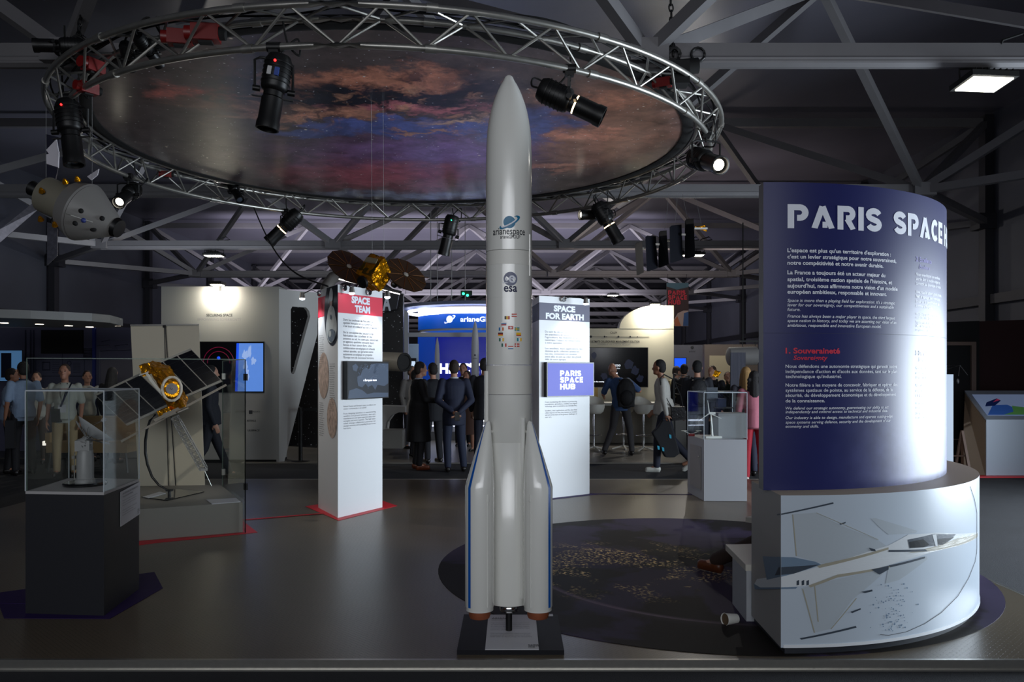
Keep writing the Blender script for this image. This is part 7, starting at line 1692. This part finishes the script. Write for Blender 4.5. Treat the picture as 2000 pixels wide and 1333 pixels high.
# centre group
person(818, 13.4, 'man in a long black overcoat standing in profile, left of the two suited men', local_face(.95, .35), 1.77, ('coat', (16, 16, 19)), (20, 20, 24), (110, 58, 34), (40, 32, 28), sk, 'short', J={'elR': (.25, .05, 1.14), 'wrR': (.16, .30, 1.10)}, collar=(170, 176, 190))
person(846, 14.3, 'man in a dark suit half hidden behind the man in the black overcoat', local_face(-.5, .8), 1.76, ('suit', (24, 25, 32)), (24, 25, 32), (24, 20, 20), (30, 24, 22), sk, 'short')
person(887, 13.05, 'man in a navy suit seen from behind with his hands clasped behind his back', local_face(-.15, 1), 1.79, ('suit', (26, 32, 54)), (28, 36, 58), (20, 16, 16), (46, 34, 28), sk, 'short', J={'elL': (-.26, -.10, 1.12), 'elR': (.26, -.10, 1.12), 'wrL': (-.05, -.22, .95), 'wrR': (.06, -.22, .94), 'anL': (-.10, -.02, .08), 'anR': (.15, .03, .08)}, collar=(190, 190, 196))
t_ph = thing('mobile_phone', 'black phone held behind the back of the man in the navy suit', 'phone', (W(893, 0, 12.78).x, 12.76, .82)); MB().box((W(893, 0, 12.78).x, 12.76, .84), (.075, .012, .14), rz=.1).build('phone_body', black_metal, t_ph, smooth=False); MB().box((W(893, 0, 12.78).x, 12.752, .845), (.066, .004, .125), rz=.1).build('phone_screen', tv_black, t_ph, smooth=False)
person(803, 16.9, 'grey-haired man at the left edge of the blue booth, behind the overcoat man', local_face(.6, -.6), 1.72, ('suit', (120, 116, 112)), (50, 50, 56), hair=(120, 112, 104), skin=sk)
person(810, 15.2, 'person with dark hair in a pale top behind the man in the overcoat', local_face(.9, .3), 1.64, ('shirt', (190, 186, 180)), (40, 40, 46), hair=(26, 22, 22), skin=(170, 120, 96), hairstyle='short')
person(913, 16.3, 'woman in a patterned dress raising her hand to her face beside the small rocket', local_face(-.4, -.9), 1.62, ('shirt', (110, 84, 74)), (90, 62, 52), hair=(32, 22, 20), skin=(176, 124, 100), hairstyle='wavy', dress=True, J={'elR': (.30, .10, 1.20), 'wrR': (.16, .20, 1.42)}, eyes=True)
person(905, 17.3, 'man in a dark suit facing the camera behind the woman in the patterned dress', local_face(-.1, -1), 1.78, ('suit', (22, 22, 30)), (22, 22, 30), hair=(36, 26, 22), skin=sk, eyes=True, collar=(200, 200, 205))
person(946, 14.2, 'man in a dark suit seen from behind, partly hidden by the rocket', local_face(.2, 1), 1.84, ('suit', (22, 24, 32)), (30, 34, 50), hair=(28, 22, 20), skin=skd)
person(1044, 14.6, 'woman with dark hair standing between the rocket and the navy-headed column', local_face(-.9, -.2), 1.70, ('shirt', (70, 66, 80)), (30, 30, 40), hair=(30, 22, 20), skin=skd, hairstyle='bun')
# bald man bending towards the television
tb, jb, bb_ = person(1212, 15.5, 'bald man in a blue polo shirt with a black backpack looking at the television', local_face(-.12, 1), 1.76, ('polo', (62, 88, 132)), (58, 56, 58), (28, 24, 22), (140, 124, 112), (196, 140, 112), 'bald', lean=(-.02, .10),
    J={'knL': (-.14, .04, .50), 'anL': (-.31, -.02, .09), 'knR': (.18, .02, .50), 'anR': (.20, -.06, .08), 'elL': (-.30, .14, 1.14), 'wrL': (-.25, .34, 1.10), 'elR': (.40, .10, 1.20), 'wrR': (.30, .32, 1.18), 'head': (-.12, .17, 1.60)}, head_turn=.2, zf=FZ + .02)
backpack(tb, jb, bb_, 'black backpack on the back of the bald man', rz=-.05, off=(.08, -.20, -.06), k=1.2)
# walking man with bags
tw_, jw, bw = person(1297, 13.1, 'dark-haired man in a pale grey shirt walking to the left, carrying bags', local_face(-1, .15), 1.80, ('shirt', (178, 176, 170)), (30, 34, 50), (196, 196, 188), (16, 14, 16), (150, 104, 84), 'short', lean=(0, .04),
    J={'knL': (-.09, .10, .50), 'anL': (-.09, .12, .08), 'knR': (.10, -.12, .50), 'anR': (.09, -.42, .15), 'ftR': (0, .8, -.6), 'elL': (-.27, .02, 1.15), 'wrL': (-.24, -.03, .90), 'elR': (.24, -.02, 1.13), 'wrR': (.24, .14, .95)}, head_turn=-.3)
bag_m = mat('bag_black_cloth', (15, 16, 22), .8); cyan_t = mat('cyan_tag', (50, 160, 190), .5)
hb = W(1296, 815, 12.78); t = thing('tote_bag', 'black bag with light blue tags hanging from the hand of the walking man', 'bag', hb)
mb = MB(); z0_ = hb.z
vsf = [W(x, y, 12.74) for x, y in ((1294, 822), (1310, 824), (1318, 850), (1328, 886), (1318, 894), (1300, 894), (1288, 872), (1274, 846), (1285, 836))]
mb.slab(vsf, (0, .14, 0)); b = mb.build('bag_body', bag_m, t); REMESH.append((b, .012))
MB().tube([W(1292, 826, 12.8), W(1296, 817, 12.8), W(1303, 817, 12.8), W(1308, 826, 12.8)], .012, n=6).build('handle', bag_m, t)
for x, y in ((1309, 853), (1286, 875), (1295, 878)): MB().slab([W(x - 2.5, y - 4, 12.73), W(x + 2, y - 3, 12.73), W(x + 2.5, y + 4, 12.73), W(x - 1, y + 3.5, 12.73)], (0, .008, 0)).build('cyan_tag', cyan_t, t, smooth=False)
t = thing('shoulder_bag', 'black shiny shoulder bag hanging at the back of the walking man', 'bag', W(1324, 808, 12.95)); mb = MB()
mb.slab([W(1311, 796, 12.88), W(1338, 795, 12.88), W(1340, 820, 12.88), W(1313, 823, 12.88)], (0, .16, 0)); mb.build('bag_body', mat('shiny_black_bag', (16, 16, 20), .3, bump=.5, bscale=30), t)
MB().tube([W(1312, 797, 12.95), W(1292, 760, 12.86), W(1289, 740, 12.86), W(1297, 732, 12.95), W(1316, 742, 13.1), W(1330, 775, 13.0), W(1334, 796, 12.95)], .010, n=6).build('strap', bag_m, t)
# back right visitors
ta, ja, ba = person(1362, 14.0, 'man in a dark jacket and cap seen from behind above the glass case', local_face(.1, 1), 1.80, ('jacket', (30, 32, 40)), (30, 32, 44), hair=(22, 22, 24), skin=sk, hairstyle='cap')
backpack(ta, ja, ba, 'dark backpack on the man in the cap above the glass case', (22, 22, 26))
person(1336, 17.0, 'man in a dark jacket in front of the small blue screen', local_face(.3, 1), 1.76, ('jacket', (24, 24, 30)), hair=(26, 22, 22), skin=sk)
person(1320, 17.6, 'pale-shirted visitor just right of the cream booth wall', local_face(.8, .3), 1.72, ('shirt', (150, 140, 110)), hair=(60, 50, 44), skin=sk)
person(1392, 16.0, 'brown-haired man beside the small gold foil model', local_face(-.5, -.6), 1.72, ('jacket', (28, 28, 36)), hair=(70, 52, 40), skin=sk)
person(1421, 17.0, 'man in black facing the camera in front of the pale door', local_face(-.1, -1), 1.60, ('shirt', (22, 22, 24)), hair=(90, 70, 58), skin=sk, eyes=True)
person(1457, 12.6, 'woman with long blonde hair seen from behind beside the curved wall', local_face(.1, 1), 1.68, ('shirt', (40, 38, 48)), (38, 40, 60), hair=(150, 116, 70), skin=sk, hairstyle='long')
person(1473, 11.9, 'person in a shiny pink jacket and red trousers at the edge of the curved wall', local_face(.2, 1), 1.62, ('jacket', (188, 112, 128)), (150, 14, 36), (180, 170, 160), (24, 20, 22), sk, 'wavy')
# left visitors
person(46, 12.7, 'man in a light blue short-sleeved shirt seen from behind at the left edge', local_face(-.75, .6), 1.76, ('shortshirt', (132, 152, 178)), (18, 18, 24), hair=(24, 20, 20), skin=skd, collar=(40, 44, 60))
person(20, 12.9, 'man in a pale blue shirt at the left edge, in front of the lit screen', local_face(.7, .3), 1.66, ('shortshirt', (130, 146, 170)), (18, 18, 24), hair=(26, 20, 18), skin=skd, lanyard=True)
person(72, 14.2, 'woman in a white shirt looking towards the camera between two men at the left', local_face(.3, -1), 1.60, ('shirt', (176, 174, 168)), (70, 52, 46), hair=(46, 32, 26), skin=sk, hairstyle='bun', eyes=True, J={'elL': (-.26, .05, 1.12), 'wrL': (-.30, .30, 1.25)})
person(127, 12.5, 'man with glasses in a pale shirt and beige trousers wearing a badge on a lanyard', local_face(.25, -1), 1.72, ('shortshirt', (178, 180, 170)), (160, 140, 106), (30, 24, 22), (70, 50, 40), (176, 118, 92), 'short', lanyard=True, eyes=True, J={'knL': (-.12, .05, .5), 'anL': (-.16, .10, .08)})
person(170, 14.6, 'woman in a white shirt beside the thin blue post at the left', local_face(.6, -.8), 1.62, ('shirt', (182, 182, 174)), (60, 50, 50), hair=(56, 38, 30), skin=sk, eyes=True, hairstyle='bun')
person(218, 14.3, 'woman with long dark hair in a black top left of the white banner', local_face(.2, 1), 1.68, ('shirt', (30, 26, 28)), (24, 24, 28), hair=(20, 16, 16), skin=sk, hairstyle='long')
person(409, 12.0, 'person in dark clothes walking, seen through the glass to the right of the white banner', local_face(.9, .4), 1.70, ('jacket', (26, 28, 38)), (26, 28, 38), hair=(24, 20, 20), skin=sk, J={'knL': (-.10, .14, .5), 'anL': (-.10, .30, .10), 'knR': (.1, -.08, .5), 'anR': (.1, -.3, .12)})
bg = thing('shoulder_bag', 'dark bag carried by the man in the light blue shirt', 'bag', W(22, 850, 12.5)); mb = MB(); mb.box(W(22, 848, 12.5), (.12, .3, .42), rz=.4); mb.build('bag_body', bag_m, bg); MB().tube([W(18, 825, 12.5), W(24, 800, 12.6), W(30, 770, 12.7), W(34, 745, 12.75)], .012, n=6).build('strap', bag_m, bg)
bg = thing('crossbody_bag', 'dark bag at the hip of the man with the lanyard', 'bag', W(111, 812, 12.4)); MB().box(W(111, 812, 12.35), (.12, .10, .20)).build('bag_body', bag_m, bg); C = W(128, 752, 12.3); MB().tube([W(140, 748, 12.33), W(130, 768, 12.28), W(118, 795, 12.30)], .014, n=6).build('strap', mat('navy_strap', (34, 38, 66), .7), bg)
# seated visitor hidden behind the curved wall, one shoe visible
person(0, 5.70, 'seated visitor hidden by the curved wall, only a brown shoe showing beside the bench', local_face(-.62, .78), 1.72, ('shirt', (90, 90, 100)), (52, 36, 30), (96, 50, 26), (40, 30, 26), sk, 'short', zf=0.0, x=2.15,
    J={'pel': (0, 0, .47), 'chest': (0, -.02, .76), 'neck': (0, -.02, .98), 'head': (0, .02, 1.15), 'shL': (-.18, -.02, .94), 'shR': (.18, -.02, .94), 'elL': (-.22, .05, .68), 'elR': (.22, .05, .68), 'wrL': (-.12, .28, .58), 'wrR': (.12, .28, .58), 'hiL': (-.09, 0, .45), 'hiR': (.09, 0, .45),
       'knL': (-.10, .40, .33), 'knR': (.14, .40, .36), 'anL': (-.12, .82, .09), 'anR': (.14, .50, .08)})

# apply the voxel unions
if REMESH:
    for o, vx in REMESH:
        m_ = o.modifiers.new('remesh', 'REMESH'); m_.mode = 'VOXEL'; m_.voxel_size = vx; m_.use_smooth_shade = True
        s_ = o.modifiers.new('smooth', 'SMOOTH'); s_.factor = .5; s_.iterations = 2
    bpy.context.view_layer.update()
    dg = bpy.context.evaluated_depsgraph_get()
    for o, vx in REMESH:
        me = bpy.data.meshes.new_from_object(o.evaluated_get(dg)); old = o.data; mt_ = [m for m in old.materials]
        o.modifiers.clear(); me.name = old.name; o.data = me
        if not me.materials:
            for m in mt_: me.materials.append(m)
        me.shade_smooth()

# ================================================================== LIGHTS
def area(name, loc, target, sx, sy, energy, colr):
    ld = bpy.data.lights.new(name, 'AREA'); ld.shape = 'RECTANGLE'; ld.size = sx; ld.size_y = sy; ld.energy = energy; ld.color = colr
    lo = bpy.data.objects.new(name, ld); col.objects.link(lo); lo.location = loc; lo.rotation_euler = (V(target) - V(loc)).to_track_quat('-Z', 'Y').to_euler(); return lo
area('side_opening_daylight', (XR - .02, 7.2, 1.25), (0, 8.0, .75), 5.8, 2.3, 620, (.78, .89, 1.0)).data.spread = math.radians(125)      # daylight through the side opening
a_ = area('entrance_daylight', (-.5, -4.5, 3.5), (-.4, 9, 1.2), 11, 2.6, 115, (.92, .95, 1.0)); a_.data.spread = math.radians(92)   # the open entrance behind the camera
area('added_roof_fill', (X0 - 1.0, 30, 3.2), (X0 - 1.0, 34, 9), 14, 10, 1000, (.88, .84, 1.0))        # added unseen lamp facing up to brighten the far roof
area('added_roof_fill', (X0 + 5, 19.5, 3.3), (X0 + 5, 22, 9), 4, 2, 70, (1.0, .84, .80))  # added unseen warm fill for the roof on the right
area('added_roof_fill', (X0 - 6, 17.0, 3.3), (X0 - 6, 20, 9), 4, 2, 40, (.80, .88, 1.0))  # added unseen cool fill for the roof on the left
for o_ in list(bpy.data.objects):
    if '_o' in o_: del o_['_o']
    if '_n' in o_: del o_['_n']
